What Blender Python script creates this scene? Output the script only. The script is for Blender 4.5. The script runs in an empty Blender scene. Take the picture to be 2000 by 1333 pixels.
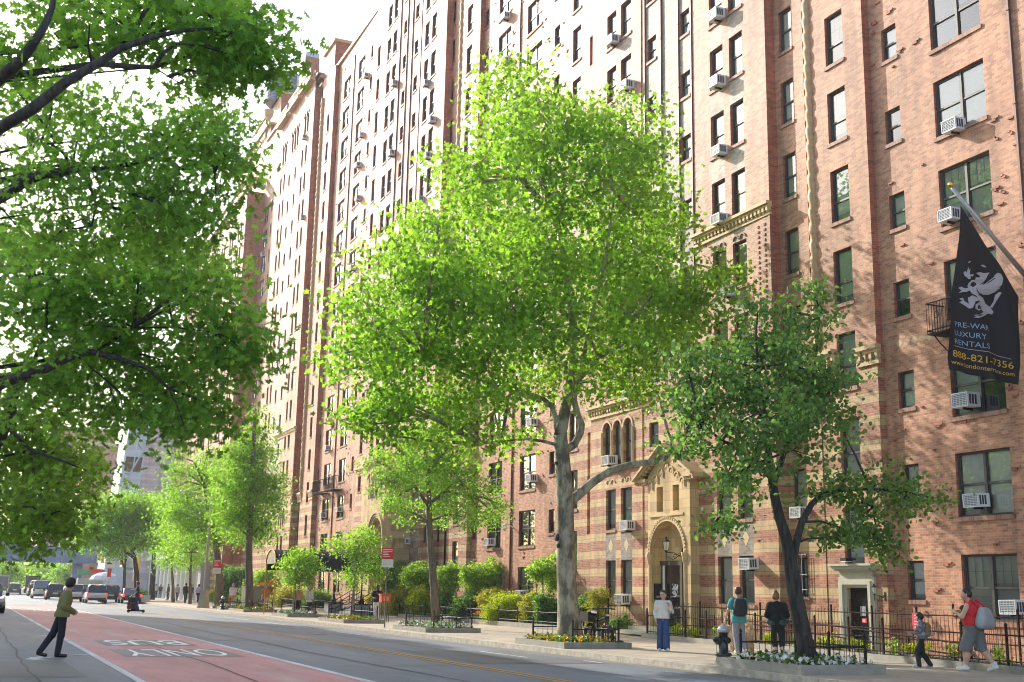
import bpy, math, random
import numpy as np
from mathutils import Matrix, Vector
R0 = random.Random(7)
NR = np.random.default_rng(11)
scene = bpy.context.scene
COL = scene.collection
# ------------------------------------------------------------------ camera model (solved from the photo's vanishing points)
_c = np.array([1000., 666.5]); _vp = np.array([-70., 1137.]); _vv = np.array([1215., -10100.])
FOC = math.sqrt(-float((_vp-_c) @ (_vv-_c)))
_d = np.array([*(_vp-_c), FOC]); _d /= np.linalg.norm(_d)
_u = np.array([*(_vv-_c), FOC]); _u /= np.linalg.norm(_u)
_u -= _d*(_u @ _d); _u /= np.linalg.norm(_u)
_x = np.cross(_d, _u)
if _x[0] < 0: _x = -_x
RM = np.array([_x, _d, _u]); CAM = np.array([0., 0., 1.7]); KS = 0.012
def ray(x, y):
    v = np.array([x-_c[0], y-_c[1], FOC]); return RM @ (v/np.linalg.norm(v))
def G(x, y, z=0.0):
    r = ray(x, y); return CAM + r*((z-CAM[2])/r[2])
def AY(x, y, Y):
    r = ray(x, y); return CAM + r*(Y/r[1])
def AX(x, y, X):
    r = ray(x, y); return CAM + r*(X/r[0])
def FAC(x, y, d=0.):
    r = ray(x, y); return CAM + r*((26-33*KS-d)/(r[0]-KS*r[1]))
def PROJ(P):
    q = RM.T @ (np.array(P)-CAM); return q[:2]/q[2]*FOC+_c
def PXM(P):
    return FOC/float((RM.T @ (np.array(P)-CAM))[2])   # photo pixels per metre at P
def FX(u, d=0.): return 26+KS*(u-33)-d

cam_d = bpy.data.cameras.new('camera'); cam = bpy.data.objects.new('camera', cam_d); COL.objects.link(cam)
cam_d.sensor_fit = 'HORIZONTAL'; cam_d.sensor_width = 36; cam_d.lens = FOC/2000*36; cam_d.clip_end = 3000; cam_d.clip_start = .05
M = Matrix.Identity(4)
for i in range(3):
    M[i][0] = RM[i][0]; M[i][1] = -RM[i][1]; M[i][2] = -RM[i][2]; M[i][3] = CAM[i]
cam.matrix_world = M; scene.camera = cam

# ------------------------------------------------------------------ materials
MATS = {}
def _new(name):
    m = bpy.data.materials.new(name); m.use_nodes = True; nt = m.node_tree
    b = nt.nodes['Principled BSDF']; return m, nt, b
def mat(name, col, rough=.6, metal=0., spec=.5, var=.0, vscale=3., bump=0., bscale=30., emit=None, es=1., coat=0.):
    if name in MATS: return MATS[name]
    m, nt, b = _new(name)
    b.inputs['Base Color'].default_value = (*col, 1); b.inputs['Roughness'].default_value = rough
    b.inputs['Metallic'].default_value = metal; b.inputs['Specular IOR Level'].default_value = spec
    b.inputs['Coat Weight'].default_value = coat
    if var or bump:
        g = nt.nodes.new('ShaderNodeNewGeometry')
    if var:
        n = nt.nodes.new('ShaderNodeTexNoise'); n.inputs['Scale'].default_value = vscale; n.inputs['Detail'].default_value = 6
        nt.links.new(g.outputs['Position'], n.inputs['Vector'])
        r = nt.nodes.new('ShaderNodeValToRGB')
        r.color_ramp.elements[0].position = .3; r.color_ramp.elements[1].position = .7
        r.color_ramp.elements[0].color = (*[c*(1-var) for c in col], 1); r.color_ramp.elements[1].color = (*[min(1, c*(1+var)) for c in col], 1)
        nt.links.new(n.outputs['Fac'], r.inputs['Fac']); nt.links.new(r.outputs['Color'], b.inputs['Base Color'])
    if bump:
        n2 = nt.nodes.new('ShaderNodeTexNoise'); n2.inputs['Scale'].default_value = bscale; n2.inputs['Detail'].default_value = 5
        nt.links.new(g.outputs['Position'], n2.inputs['Vector'])
        bp = nt.nodes.new('ShaderNodeBump'); bp.inputs['Strength'].default_value = bump; bp.inputs['Distance'].default_value = .02
        nt.links.new(n2.outputs['Fac'], bp.inputs['Height']); nt.links.new(bp.outputs['Normal'], b.inputs['Normal'])
    if emit:
        b.inputs['Emission Color'].default_value = (*emit, 1); b.inputs['Emission Strength'].default_value = es
    MATS[name] = m; return m
def N(nt, t, **kw):
    n = nt.nodes.new(t)
    for k, v in kw.items(): setattr(n, k, v)
    return n
def mathn(nt, op, a, b=None, clamp=False):
    n = nt.nodes.new('ShaderNodeMath'); n.operation = op; n.use_clamp = clamp
    for i, v in enumerate((a, b)):
        if v is None: continue
        if isinstance(v, (int, float)): n.inputs[i].default_value = v
        else: nt.links.new(v, n.inputs[i])
    return n.outputs[0]
def mixc(nt, f, a, b, mode='MIX'):
    n = nt.nodes.new('ShaderNodeMix'); n.data_type = 'RGBA'; n.blend_type = mode
    for i, v in ((0, f), (6, a), (7, b)):
        if isinstance(v, (int, float)): n.inputs[i].default_value = v
        elif isinstance(v, tuple): n.inputs[i].default_value = (*v, 1)
        else: nt.links.new(v, n.inputs[i])
    return n.outputs[2]
def brick_tex(nt, vec, c1, c2, cm, bw, rh, ms, bias=0., off=.5):
    n = nt.nodes.new('ShaderNodeTexBrick'); n.offset = off
    n.inputs['Color1'].default_value = (*c1, 1); n.inputs['Color2'].default_value = (*c2, 1); n.inputs['Mortar'].default_value = (*cm, 1)
    n.inputs['Scale'].default_value = 1; n.inputs['Brick Width'].default_value = bw; n.inputs['Row Height'].default_value = rh
    n.inputs['Mortar Size'].default_value = ms; n.inputs['Bias'].default_value = bias; n.inputs['Mortar Smooth'].default_value = .2
    nt.links.new(vec, n.inputs['Vector']); return n
def brick_mat(name, c1, c2, cm, band=False, rough=.6, blotch=.2, bw=.215, rh=.075, spec=.22):
    m, nt, b = _new(name)
    g = N(nt, 'ShaderNodeNewGeometry'); s = N(nt, 'ShaderNodeSeparateXYZ'); nt.links.new(g.outputs['Position'], s.inputs[0])
    h = mathn(nt, 'ADD', s.outputs[0], s.outputs[1])
    v = N(nt, 'ShaderNodeCombineXYZ'); nt.links.new(h, v.inputs[0]); nt.links.new(s.outputs[2], v.inputs[1])
    br = brick_tex(nt, v.outputs[0], c1, c2, cm, bw, rh, .009)
    col = br.outputs['Color']
    # odd darker and paler bricks
    br2 = brick_tex(nt, v.outputs[0], (1.2, 1.16, 1.1), (.6, .58, .62), (1, 1, 1), bw, rh, .0, bias=-.25)
    col = mixc(nt, .55, col, br2.outputs['Color'], 'MULTIPLY')
    n = N(nt, 'ShaderNodeTexNoise'); n.inputs['Scale'].default_value = .45; n.inputs['Detail'].default_value = 7; n.inputs['Roughness'].default_value = .65
    nt.links.new(g.outputs['Position'], n.inputs['Vector'])
    r = N(nt, 'ShaderNodeMapRange'); r.inputs[1].default_value = .3; r.inputs[2].default_value = .7; r.inputs[3].default_value = 1-blotch; r.inputs[4].default_value = 1+blotch
    nt.links.new(n.outputs['Fac'], r.inputs[0])
    # rain streaks and soot, long in the vertical
    sp_ = N(nt, 'ShaderNodeCombineXYZ'); nt.links.new(mathn(nt, 'MULTIPLY', h, 1.5), sp_.inputs[0]); nt.links.new(mathn(nt, 'MULTIPLY', s.outputs[2], .13), sp_.inputs[1])
    ns = N(nt, 'ShaderNodeTexNoise'); ns.inputs['Scale'].default_value = 1.; ns.inputs['Detail'].default_value = 5; ns.inputs['Roughness'].default_value = .6; nt.links.new(sp_.outputs[0], ns.inputs['Vector'])
    rs = N(nt, 'ShaderNodeMapRange'); rs.inputs[1].default_value = .36; rs.inputs[2].default_value = .58; rs.inputs[3].default_value = .74; rs.inputs[4].default_value = 1.04; nt.links.new(ns.outputs['Fac'], rs.inputs[0])
    tot = mathn(nt, 'MULTIPLY', r.outputs[0], rs.outputs[0])
    cc = N(nt, 'ShaderNodeCombineXYZ')
    for i in range(3): nt.links.new(tot, cc.inputs[i])
    col = mixc(nt, 1., col, cc.outputs[0], 'MULTIPLY')
    if band:
        t = mathn(nt, 'DIVIDE', mathn(nt, 'SUBTRACT', s.outputs[2], 1.73-.765*4), .765)
        fr = mathn(nt, 'FRACT', t)
        mask = mathn(nt, 'LESS_THAN', fr, .425)
        mp = N(nt, 'ShaderNodeCombineXYZ'); nt.links.new(h, mp.inputs[0]); nt.links.new(mathn(nt, 'SUBTRACT', s.outputs[2], 1.73-.765*4), mp.inputs[1])
        st = brick_tex(nt, mp.outputs[0], (.58, .42, .225), (.52, .37, .20), (.34, .25, .15), .6, .3925, .012, off=.3)
        cst = mixc(nt, 1., st.outputs['Color'], cc.outputs[0], 'MULTIPLY')
        col = mixc(nt, mask, col, cst)
    nt.links.new(col, b.inputs['Base Color'])
    b.inputs['Roughness'].default_value = rough; b.inputs['Specular IOR Level'].default_value = spec
    bp = N(nt, 'ShaderNodeBump'); bp.inputs['Strength'].default_value = .5; bp.inputs['Distance'].default_value = .012; bp.invert = True
    nt.links.new(br.outputs['Fac'], bp.inputs['Height']); nt.links.new(bp.outputs['Normal'], b.inputs['Normal'])
    MATS[name] = m; return m
BRICK = brick_mat('red_brick', (.52, .26, .155), (.41, .18, .11), (.45, .31, .22))
BRICK_BAY = brick_mat('bay_brick', (.53, .29, .195), (.41, .195, .13), (.48, .35, .26))
BAND = brick_mat('banded_brick', (.43, .20, .125), (.33, .135, .08), (.40, .27, .19), band=True)
TAN = brick_mat('tan_brick', (.45, .38, .30), (.30, .27, .23), (.40, .34, .28))
GREYB = brick_mat('grey_brick', (.26, .235, .20), (.20, .185, .165), (.28, .25, .21), blotch=.08)
DARK_SHADEB = brick_mat('dark_shade_brick', (.46, .15, .09), (.36, .11, .065), (.38, .22, .16))  # dark brick; on returns, grooves and reveals its tone paints in their shade
STONE = brick_mat('cream_stone', (.60, .44, .235), (.55, .40, .21), (.38, .28, .16), blotch=.10, bw=.62, rh=.36, rough=.7)
STONE2 = mat('carved_stone', (.56, .41, .22), .7, var=.12, vscale=5, bump=.3, bscale=25)
ROPE = mat('terracotta', (.50, .31, .15), .6, var=.15, vscale=6, bump=.2, bscale=20)
LIME = mat('limestone', (.45, .43, .33), .7, var=.08, vscale=4)
FRAME = mat('bronze_window_frame', (.065, .06, .055), .45)
FRAMEW = mat('muntin_grey', (.35, .36, .36), .5)
SILL = brick_mat('brick_sill', (.40, .21, .14), (.33, .16, .11), (.36, .26, .2), bw=.075, rh=.3, blotch=.1)
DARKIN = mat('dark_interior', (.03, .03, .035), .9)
IRON = mat('black_iron', (.018, .017, .016), .6, spec=.3)
IRONR = mat('brown_iron', (.04, .022, .016), .8, spec=.2)
WHITE = mat('white_enamel', (.72, .73, .74), .4)
GRILLE = mat('grille_dark', (.05, .055, .065), .6)
PIPE = mat('brown_pipe', (.19, .08, .055), .5)
BRASS = mat('brass', (.65, .42, .12), .3, metal=1.)
STEEL = mat('galvanised', (.42, .43, .44), .42, metal=.7)
def glass_mat(name, ior=1.9, tint=(.75, .85, .85), rough=.01):
    m, nt, b = _new(name); nt.nodes.remove(b)
    o = nt.nodes['Material Output']
    tr = N(nt, 'ShaderNodeBsdfTransparent'); tr.inputs[0].default_value = (*tint, 1)
    gl = N(nt, 'ShaderNodeBsdfGlossy'); gl.inputs['Roughness'].default_value = rough; gl.inputs[0].default_value = (1, 1, 1, 1)
    fr = N(nt, 'ShaderNodeFresnel'); fr.inputs[0].default_value = ior
    g = N(nt, 'ShaderNodeNewGeometry')
    n = N(nt, 'ShaderNodeTexNoise'); n.inputs['Scale'].default_value = .9; n.inputs['Detail'].default_value = 1
    nt.links.new(g.outputs['Position'], n.inputs['Vector'])
    bp = N(nt, 'ShaderNodeBump'); bp.inputs['Strength'].default_value = .025; bp.inputs['Distance'].default_value = .1
    nt.links.new(n.outputs['Fac'], bp.inputs['Height']); nt.links.new(bp.outputs['Normal'], gl.inputs['Normal'])
    mx = N(nt, 'ShaderNodeMixShader')
    nt.links.new(fr.outputs[0], mx.inputs[0]); nt.links.new(tr.outputs[0], mx.inputs[1]); nt.links.new(gl.outputs[0], mx.inputs[2])
    nt.links.new(mx.outputs[0], o.inputs[0]); MATS[name] = m; return m
GLASS = glass_mat('window_glass', 2.15, (.97, 1, 1))
CARGLASS = mat('car_glass', (.012, .016, .02), .06, spec=.9)
BLINDS = [mat('blind_cream', (.85, .84, .77), .8), mat('blind_sage', (.62, .66, .58), .8), mat('blind_white', (.88, .88, .86), .8), mat('curtain_grey', (.5, .52, .5), .9), mat('room_dark', (.05, .05, .055), .9)]  # pale blinds also stand in for bright sky reflected in the upper sashes
def leaf_mat(name, c, trans, var=.35, ratio=.5, rough=.45):
    m, nt, b = _new(name)
    g = N(nt, 'ShaderNodeNewGeometry')
    hs = N(nt, 'ShaderNodeMapRange'); hs.inputs[3].default_value = 1-var; hs.inputs[4].default_value = 1+var
    nt.links.new(g.outputs['Random Per Island'], hs.inputs[0])
    cv = N(nt, 'ShaderNodeCombineXYZ')
    for i in range(3): nt.links.new(hs.outputs[0], cv.inputs[i])
    ca = mixc(nt, 1., tuple(c), cv.outputs[0], 'MULTIPLY'); ct = mixc(nt, 1., tuple(trans), cv.outputs[0], 'MULTIPLY')
    nt.links.new(ca, b.inputs['Base Color']); b.inputs['Roughness'].default_value = rough; b.inputs['Specular IOR Level'].default_value = .35
    t = N(nt, 'ShaderNodeBsdfTranslucent'); nt.links.new(ct, t.inputs[0])
    mx = N(nt, 'ShaderNodeMixShader'); mx.inputs[0].default_value = ratio
    o = nt.nodes['Material Output']
    nt.links.new(b.outputs[0], mx.inputs[1]); nt.links.new(t.outputs[0], mx.inputs[2]); nt.links.new(mx.outputs[0], o.inputs[0])
    MATS[name] = m; return m

# ------------------------------------------------------------------ mesh builder
class MB:
    def __init__(s): s.v = []; s.f = []; s.m = []; s.mats = []
    def mi(s, m):
        if m not in s.mats: s.mats.append(m)
        return s.mats.index(m)
    def add(s, vs, fs, m):
        o = len(s.v); s.v += [tuple(map(float, p)) for p in vs]; k = s.mi(m)
        for f in fs: s.f.append([i+o for i in f]); s.m.append(k)
    def quad(s, a, b, c, d, m): s.add([a, b, c, d], [(0, 1, 2, 3)], m)
    def poly(s, pts, m): s.add(pts, [tuple(range(len(pts)))], m)
    def box(s, a, b, m, T=None):
        x0, y0, z0 = a; x1, y1, z1 = b
        vs = [(x0, y0, z0), (x1, y0, z0), (x1, y1, z0), (x0, y1, z0), (x0, y0, z1), (x1, y0, z1), (x1, y1, z1), (x0, y1, z1)]
        if T is not None: vs = [T @ Vector(p) for p in vs]
        s.add(vs, [(0, 3, 2, 1), (4, 5, 6, 7), (0, 1, 5, 4), (1, 2, 6, 5), (2, 3, 7, 6), (3, 0, 4, 7)], m)
    def tube(s, pts, rad, m, n=8, cap=True):
        pts = [np.array(p, float) for p in pts]
        if isinstance(rad, (int, float)): rad = [rad]*len(pts)
        vs = []; prev = None
        for i, p in enumerate(pts):
            t = pts[min(i+1, len(pts)-1)]-pts[max(i-1, 0)]; t = t/(np.linalg.norm(t)+1e-9)
            if prev is None:
                a = np.array([0, 0, 1.]) if abs(t[2]) < .9 else np.array([1., 0, 0])
                e = np.cross(t, a)
            else: e = prev-t*(prev @ t)
            e /= np.linalg.norm(e)+1e-9; prev = e; f = np.cross(t, e)
            for k in range(n):
                an = 2*math.pi*k/n; vs.append(p+rad[i]*(math.cos(an)*e+math.sin(an)*f))
        fs = []
        for i in range(len(pts)-1):
            for k in range(n):
                a = i*n+k; b = i*n+(k+1) % n; fs.append((a, b, b+n, a+n))
        if cap: fs.append(tuple(range(n))[::-1]); fs.append(tuple(range((len(pts)-1)*n, len(pts)*n)))
        s.add(vs, fs, m)
    def lathe(s, prof, c, m, n=16, axis='z'):
        vs = []
        for r, z in prof:
            for k in range(n):
                an = 2*math.pi*k/n; a, b = r*math.cos(an), r*math.sin(an)
                vs.append((c[0]+a, c[1]+b, c[2]+z) if axis == 'z' else (c[0]+z, c[1]+a, c[2]+b) if axis == 'x' else (c[0]+a, c[1]+z, c[2]+b))
        fs = []
        for i in range(len(prof)-1):
            for k in range(n): fs.append((i*n+k, i*n+(k+1) % n, (i+1)*n+(k+1) % n, (i+1)*n+k))
        fs.append(tuple(range(n))[::-1]); fs.append(tuple(range((len(prof)-1)*n, len(prof)*n)))
        s.add(vs, fs, m)
    def prism(s, poly, d, m):
        n = len(poly); d = np.array(d, float); a = [np.array(p, float) for p in poly]; b = [p+d for p in a]
        s.add(a+b, [tuple(range(n))[::-1], tuple(range(n, 2*n))]+[(i, (i+1) % n, n+(i+1) % n, n+i) for i in range(n)], m)
    def build(s, name, parent=None, smooth=False, loc=None):
        me = bpy.data.meshes.new(name); me.from_pydata(s.v, [], s.f)
        for m in s.mats: me.materials.append(m)
        me.polygons.foreach_set('material_index', s.m)
        if smooth: me.polygons.foreach_set('use_smooth', [True]*len(s.f))
        me.update(); return link(name, me, parent)
def link(name, me, parent=None):
    o = bpy.data.objects.new(name, me); COL.objects.link(o)
    if parent is not None: setp(o, parent)
    return o
def setp(o, p):
    o.parent = p; o.matrix_parent_inverse = Matrix.Translation(-Vector(WP[p.name])) if p.name in WP else Matrix.Identity(4)
def rescale(mb, s):
    mb.v = [(x+KS*(y*s-y), y*s, 1.7+(z-1.7)*s) for x, y, z in mb.v]; return mb
WP = {}
def tag(o, label=None, cat=None, group=None, kind=None):
    if label: o['label'] = label
    if cat: o['category'] = cat
    if group: o['group'] = group
    if kind: o['kind'] = kind
    return o
def thing(name, label, cat, loc, group=None):
    o = bpy.data.objects.new(name, None); COL.objects.link(o); o.location = tuple(map(float, loc)); o.empty_display_size = .2
    WP[o.name] = tuple(map(float, loc)); return tag(o, label, cat, group)
def np_mesh(name, verts, nper, mats, parent=None, midx=None):
    """verts (k*nper,3): k separate n-gons"""
    k = len(verts)//nper; me = bpy.data.meshes.new(name)
    me.vertices.add(k*nper); me.vertices.foreach_set('co', np.ascontiguousarray(verts, dtype=np.float32).ravel())
    me.loops.add(k*nper); me.loops.foreach_set('vertex_index', np.arange(k*nper, dtype=np.int32))
    me.polygons.add(k); me.polygons.foreach_set('loop_start', np.arange(0, k*nper, nper, dtype=np.int32))
    for m in mats: me.materials.append(m)
    if midx is not None: me.polygons.foreach_set('material_index', np.asarray(midx, dtype=np.int32))
    me.update(calc_edges=True); me.validate(); return link(name, me, parent)
def idx_mesh(name, V, F, mats, parent=None, smooth=True, midx=None):
    me = bpy.data.meshes.new(name); F = np.asarray(F); k, n = F.shape
    me.vertices.add(len(V)); me.vertices.foreach_set('co', np.ascontiguousarray(V, dtype=np.float32).ravel())
    me.loops.add(k*n); me.loops.foreach_set('vertex_index', F.astype(np.int32).ravel())
    me.polygons.add(k); me.polygons.foreach_set('loop_start', np.arange(0, k*n, n, dtype=np.int32))
    if smooth: me.polygons.foreach_set('use_smooth', np.ones(k, dtype=bool))
    for m in mats: me.materials.append(m)
    if midx is not None: me.polygons.foreach_set('material_index', np.asarray(midx, dtype=np.int32))
    me.update(calc_edges=True); me.validate(); return link(name, me, parent)
def text_mesh(s, size=1., ext=0.):
    cu = bpy.data.curves.new('t', 'FONT'); cu.body = s; cu.size = size; cu.resolution_u = 3
    o = bpy.data.objects.new('t', cu); COL.objects.link(o); bpy.context.view_layer.update()
    dg = bpy.context.evaluated_depsgraph_get(); me = bpy.data.meshes.new_from_object(o.evaluated_get(dg))
    vs = [tuple(v.co) for v in me.vertices]; fs = [tuple(p.vertices) for p in me.polygons]
    COL.objects.unlink(o); bpy.data.objects.remove(o); bpy.data.curves.remove(cu); bpy.data.meshes.remove(me)
    return vs, fs
# ------------------------------------------------------------------ world and sun
SUN_AZ, SUN_EL = math.radians(20), math.radians(28.5)     # azimuth from the street axis (+Y) towards -X
w = bpy.data.worlds.new('World'); scene.world = w; w.use_nodes = True; nt = w.node_tree
bg = nt.nodes['Background']; sk = nt.nodes.new('ShaderNodeTexSky'); sk.sky_type = 'NISHITA'; sk.sun_disc = False
sk.sun_elevation = SUN_EL; sk.sun_rotation = -SUN_AZ; sk.air_density = 1.2; sk.dust_density = 2.2; sk.ozone_density = 1.0; sk.altitude = 0
nt.links.new(sk.outputs[0], bg.inputs[0]); bg.inputs[1].default_value = .15
sd = bpy.data.lights.new('sun', 'SUN'); sd.energy = 2.7; sd.angle = math.radians(.6); sd.color = (1., .93, .82)
so = bpy.data.objects.new('sun', sd); COL.objects.link(so)
sv = Vector((-math.sin(SUN_AZ)*math.cos(SUN_EL), math.cos(SUN_AZ)*math.cos(SUN_EL), math.sin(SUN_EL)))
so.rotation_euler = sv.to_track_quat('Z', 'Y').to_euler(); so.location = (0, 0, 60)
vs_ = scene.view_settings; vs_.view_transform = 'Standard'; vs_.look = 'None'; vs_.exposure = 1.38; vs_.gamma = 1; vs_.use_curve_mapping = False
scene.cycles.max_bounces = 12; scene.cycles.transparent_max_bounces = 10; scene.cycles.diffuse_bounces = 7; scene.cycles.glossy_bounces = 3; scene.cycles.transmission_bounces = 9
scene.cycles.sample_clamp_indirect = 6; scene.cycles.filter_width = 1.05
# ================================================================== BUILDINGS
def SC(u, d): return 1-d/FX(u)
def BU(u, d): return u*SC(u, d)
def CZ(z, u, d): return 1.7+(z-1.7)*SC(u, d)
DPROF = []           # (u0,u1,d) of every facade strip, used to seat things on the wall
def dof(u):
    for a, b, d in DPROF:
        if a <= u <= b: return d
    return 0.
def wq(mb, ua, ub, za, zb, d, m):
    if zb-za < .004 or ub-ua < .004: return
    mb.quad((FX(ub, d), ub, za), (FX(ua, d), ua, za), (FX(ua, d), ua, zb), (FX(ub, d), ub, zb), m)
def side(mb, u, da, db, z0, z1, m, zones=None):
    """return wall in the plane Y=u between depth da (lower u side) and db"""
    if abs(da-db) < .003: return
    for za, zb, mm in (zones or [(z0, z1, m)]):
        za, zb = max(za, z0), min(zb, z1)
        if zb <= za: continue
        a, b = FX(u, da), FX(u, db)
        mb.quad((b, u, za), (a, u, za), (a, u, zb), (b, u, zb), mm)
def strip(mb, wins, u0, u1, d, z0, z1, zones, cols=(), panels=(), rev=.13, revm=None, conv=True):
    """cols: (ua,ub,[(za,zb)..],kind) openings; panels: (ua,ub,za,zb,mat) other brick"""
    DPROF.append((u0, u1, d)); 
    if conv:
        cols = [(BU(a, d), BU(b, d), [(CZ(x, a, d), CZ(y, a, d)) for x, y in zs], k) for a, b, zs, k in cols]; panels = [(BU(a, d), BU(b, d), CZ(x, a, d), CZ(y, a, d), m) for a, b, x, y, m in panels]
    panels = [q for q in panels if q[0] >= u0-.01 and q[1] <= u1+.01]
    cuts = sorted({u0, u1, *[c[0] for c in cols], *[c[1] for c in cols], *[p[0] for p in panels], *[p[1] for p in panels]})
    for a, b in zip(cuts[:-1], cuts[1:]):
        mid = (a+b)/2; ops = []
        for ua, ub, zs, k in cols:
            if ua < mid < ub: ops += [(za, zb) for za, zb in zs if za >= z0 and zb <= z1]
        zc = sorted({z0, z1, *[q for o in ops for q in o], *[q for z in zones for q in z[:2] if z0 < q < z1],
                     *[q for p in panels if p[0] < mid < p[1] for q in p[2:4] if z0 < q < z1]})
        for za, zb in zip(zc[:-1], zc[1:]):
            zm = (za+zb)/2
            if any(o[0] < zm < o[1] for o in ops): continue
            m = next((z[2] for z in zones if z[0] <= zm < z[1]), BRICK)
            for p in panels:
                if p[0] < mid < p[1] and p[2] < zm < p[3]: m = p[4]
            wq(mb, a, b, za, zb, d, m)
    for ua, ub, zs, k in cols:
        for za, zb in zs:
            if za < z0 or zb > z1: continue
            zm = (za+zb)/2; m = revm or next((z[2] for z in zones if z[0] <= zm < z[1]), BRICK)
            if m in (BRICK, BRICK_BAY, TAN): m = DARK_SHADEB  # window reveals get the darker brick as painted shade
            x0a, x0b = FX(ua, d), FX(ub, d); r = rev
            mb.quad((x0a+r, ua, za), (x0a, ua, za), (x0a, ua, zb), (x0a+r, ua, zb), m)      # faces +Y
            mb.quad((x0b, ub, za), (x0b+r, ub, za), (x0b+r, ub, zb), (x0b, ub, zb), m)
            mb.quad((x0a, ua, zb), (x0b, ub, zb), (x0b+r, ub, zb), (x0a+r, ua, zb), m)
            mb.quad((x0b, ub, za), (x0a, ua, za), (x0a+r, ua, za), (x0b+r, ub, za), SILL)
            if k: wins.append((ua, ub, za, zb, d-rev, k))
            if k in ('dh', 'pair', 'tall') and za > 1:
                mb.box((x0a-.045, ua-.05, za-.13), (x0a+.02, ub+.05, za-.004), SILL)
WMESH = {}
def win_mesh(w, h, kind, bv):
    key = (round(w, 2), round(h, 2), kind, bv)
    if key in WMESH: return WMESH[key]
    fr = MB(); pa = MB(); bl = MB(); t = .055; n = 2 if kind == 'pair' else 1
    y0, y1 = -w/2+.004, w/2-.004; h0, h1 = .004, h-.004
    fr.box((-.03, y0, h0), (.05, y0+t, h1), FRAME); fr.box((-.03, y1-t, h0), (.05, y1, h1), FRAME)
    fr.box((-.03, y0+t, h1-t), (.05, y1-t, h1), FRAME); fr.box((-.03, y0+t, h0), (.05, y1-t, h0+t*1.1), FRAME)
    iw = (w-.008-2*t-(n-1)*.09)/n; mr = h*(.50 if kind != 'tall' else .40)
    rr = random.Random(bv*7+int(w*100))
    for i in range(n):
        a = y0+t+i*(iw+.09); b = a+iw
        if i: fr.box((-.035, a-.09, h0+t*1.1), (.05, a, h1-t), FRAME)
        fr.box((-.015, a, mr-.03), (.045, b, mr+.03), FRAME)
        for za, zb, x in ((mr+.03, h1-t, .0), (h0+t*1.1, mr-.03, .02)):
            fr.box((x, a, za), (x+.03, a+.03, zb), FRAME); fr.box((x, b-.03, za), (x+.03, b, zb), FRAME)
            pa.quad((x+.015, b-.03, za), (x+.015, a+.03, za), (x+.015, a+.03, zb), (x+.015, b-.03, zb), GLASS)
            if bv % 3 == 1 and za > mr:      # old grid of muntins behind the upper sash
                nn = 3
                for q in range(1, nn): fr.box((x+.02, a+.03+(iw-.06)*q/nn-.008, za), (x+.028, a+.03+(iw-.06)*q/nn+.008, zb), FRAMEW)
                fr.box((x+.0205, a+.03, (za+zb)/2-.008), (x+.0275, b-.03, (za+zb)/2+.008), FRAMEW)
        if bv != 4:
            drop = [1., .62, .85, .55, 0][bv]*(1 if n == 1 or i == bv % 2 else .7)
            zb_ = h1-(h1-h0)*drop
            k = BLINDS[[0, 1, 2, 3, 4][bv]]
            bl.quad((.065, b, zb_), (.065, a, zb_), (.065, a, h1), (.065, b, h1), k)
            if drop < .95: bl.quad((.085, b, h0), (.085, a, h0), (.085, a, zb_), (.085, b, zb_), BLINDS[3 if (bv+i) % 3 else 4])
        else: bl.quad((.11, b, h0), (.11, a, h0), (.11, a, h1), (.11, b, h1), BLINDS[4])
    WMESH[key] = (fr, pa, bl); return WMESH[key]
def mesh_of(mb, name):
    me = bpy.data.meshes.new(name); me.from_pydata(mb.v, [], mb.f)
    for m in mb.mats: me.materials.append(m)
    me.polygons.foreach_set('material_index', mb.m); me.update(); return me
MESHC = {}
def hidden(px):
    x, y = px
    if x < -90 or x > 2090 or y < -110 or y > 1345: return True
    if ((x-1075)/285)**2+((y-540)/300)**2 < 1: return True
    if ((x-830)/120)**2+((y-720)/150)**2 < 1: return True
    if ((x-180)/255)**2+((y-550)/400)**2 < 1: return True
    if ((x-1500)/140)**2+((y-800)/110)**2 < 1: return True
    return False
def place_windows(root, wins, limit=98):
    sc = []
    for w in wins:
        ua, ub, za, zb, d, k = w; um, zm = (ua+ub)/2, (za+zb)/2; P = (FX(um, d), um, zm); p = PROJ(P); s = PXM(P)
        off = hidden(p); sc.append(((0 if off else s*s*(ub-ua)*(zb-za)*abs(P[0])/np.linalg.norm(P)), w))
    sc.sort(key=lambda t: -t[0]); rest = MB(); n = 0
    for s, w in sc:
        ua, ub, za, zb, d, k = w; um = (ua+ub)/2
        bv = R0.choice([0, 0, 1, 2, 2, 2, 3, 0]) if zb > 3.6 else R0.choice([1, 1, 0, 2])
        fr, pa, bl = win_mesh(ub-ua, zb-za, k, bv)
        loc = Vector((FX(um, d), um, za))
        if n < limit and s > 0:
            n += 1; key = (round(ub-ua, 2), round(zb-za, 2), k, bv)
            if key not in MESHC: MESHC[key] = (mesh_of(fr, 'window'), mesh_of(pa, 'pane'), mesh_of(bl, 'blind'))
            a, b, c = MESHC[key]
            o = bpy.data.objects.new('window', a); COL.objects.link(o); setp(o, root); o.location = loc
            for nm, me in (('pane', b), ('blind', c)):
                q = bpy.data.objects.new(nm, me); COL.objects.link(q); q.parent = o
        else:
            for mb in (fr, pa, bl):
                for f, mi in zip(mb.f, mb.m): rest.add([Vector(mb.v[i])+loc for i in f], [tuple(range(len(f)))], mb.mats[mi])
    if rest.v:
        o = rest.build('window_rows', root); o['kind'] = 'stuff'
def heads(top, h, z0, z1, step=2.9, extra=()):
    out = list(extra); k = top
    while k > z0: k -= step
    k += step
    while k < z1:
        if not any(abs(k-e[1]) < 1.5 for e in extra): out.append((k-h, k))
        k += step
    return out
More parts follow.
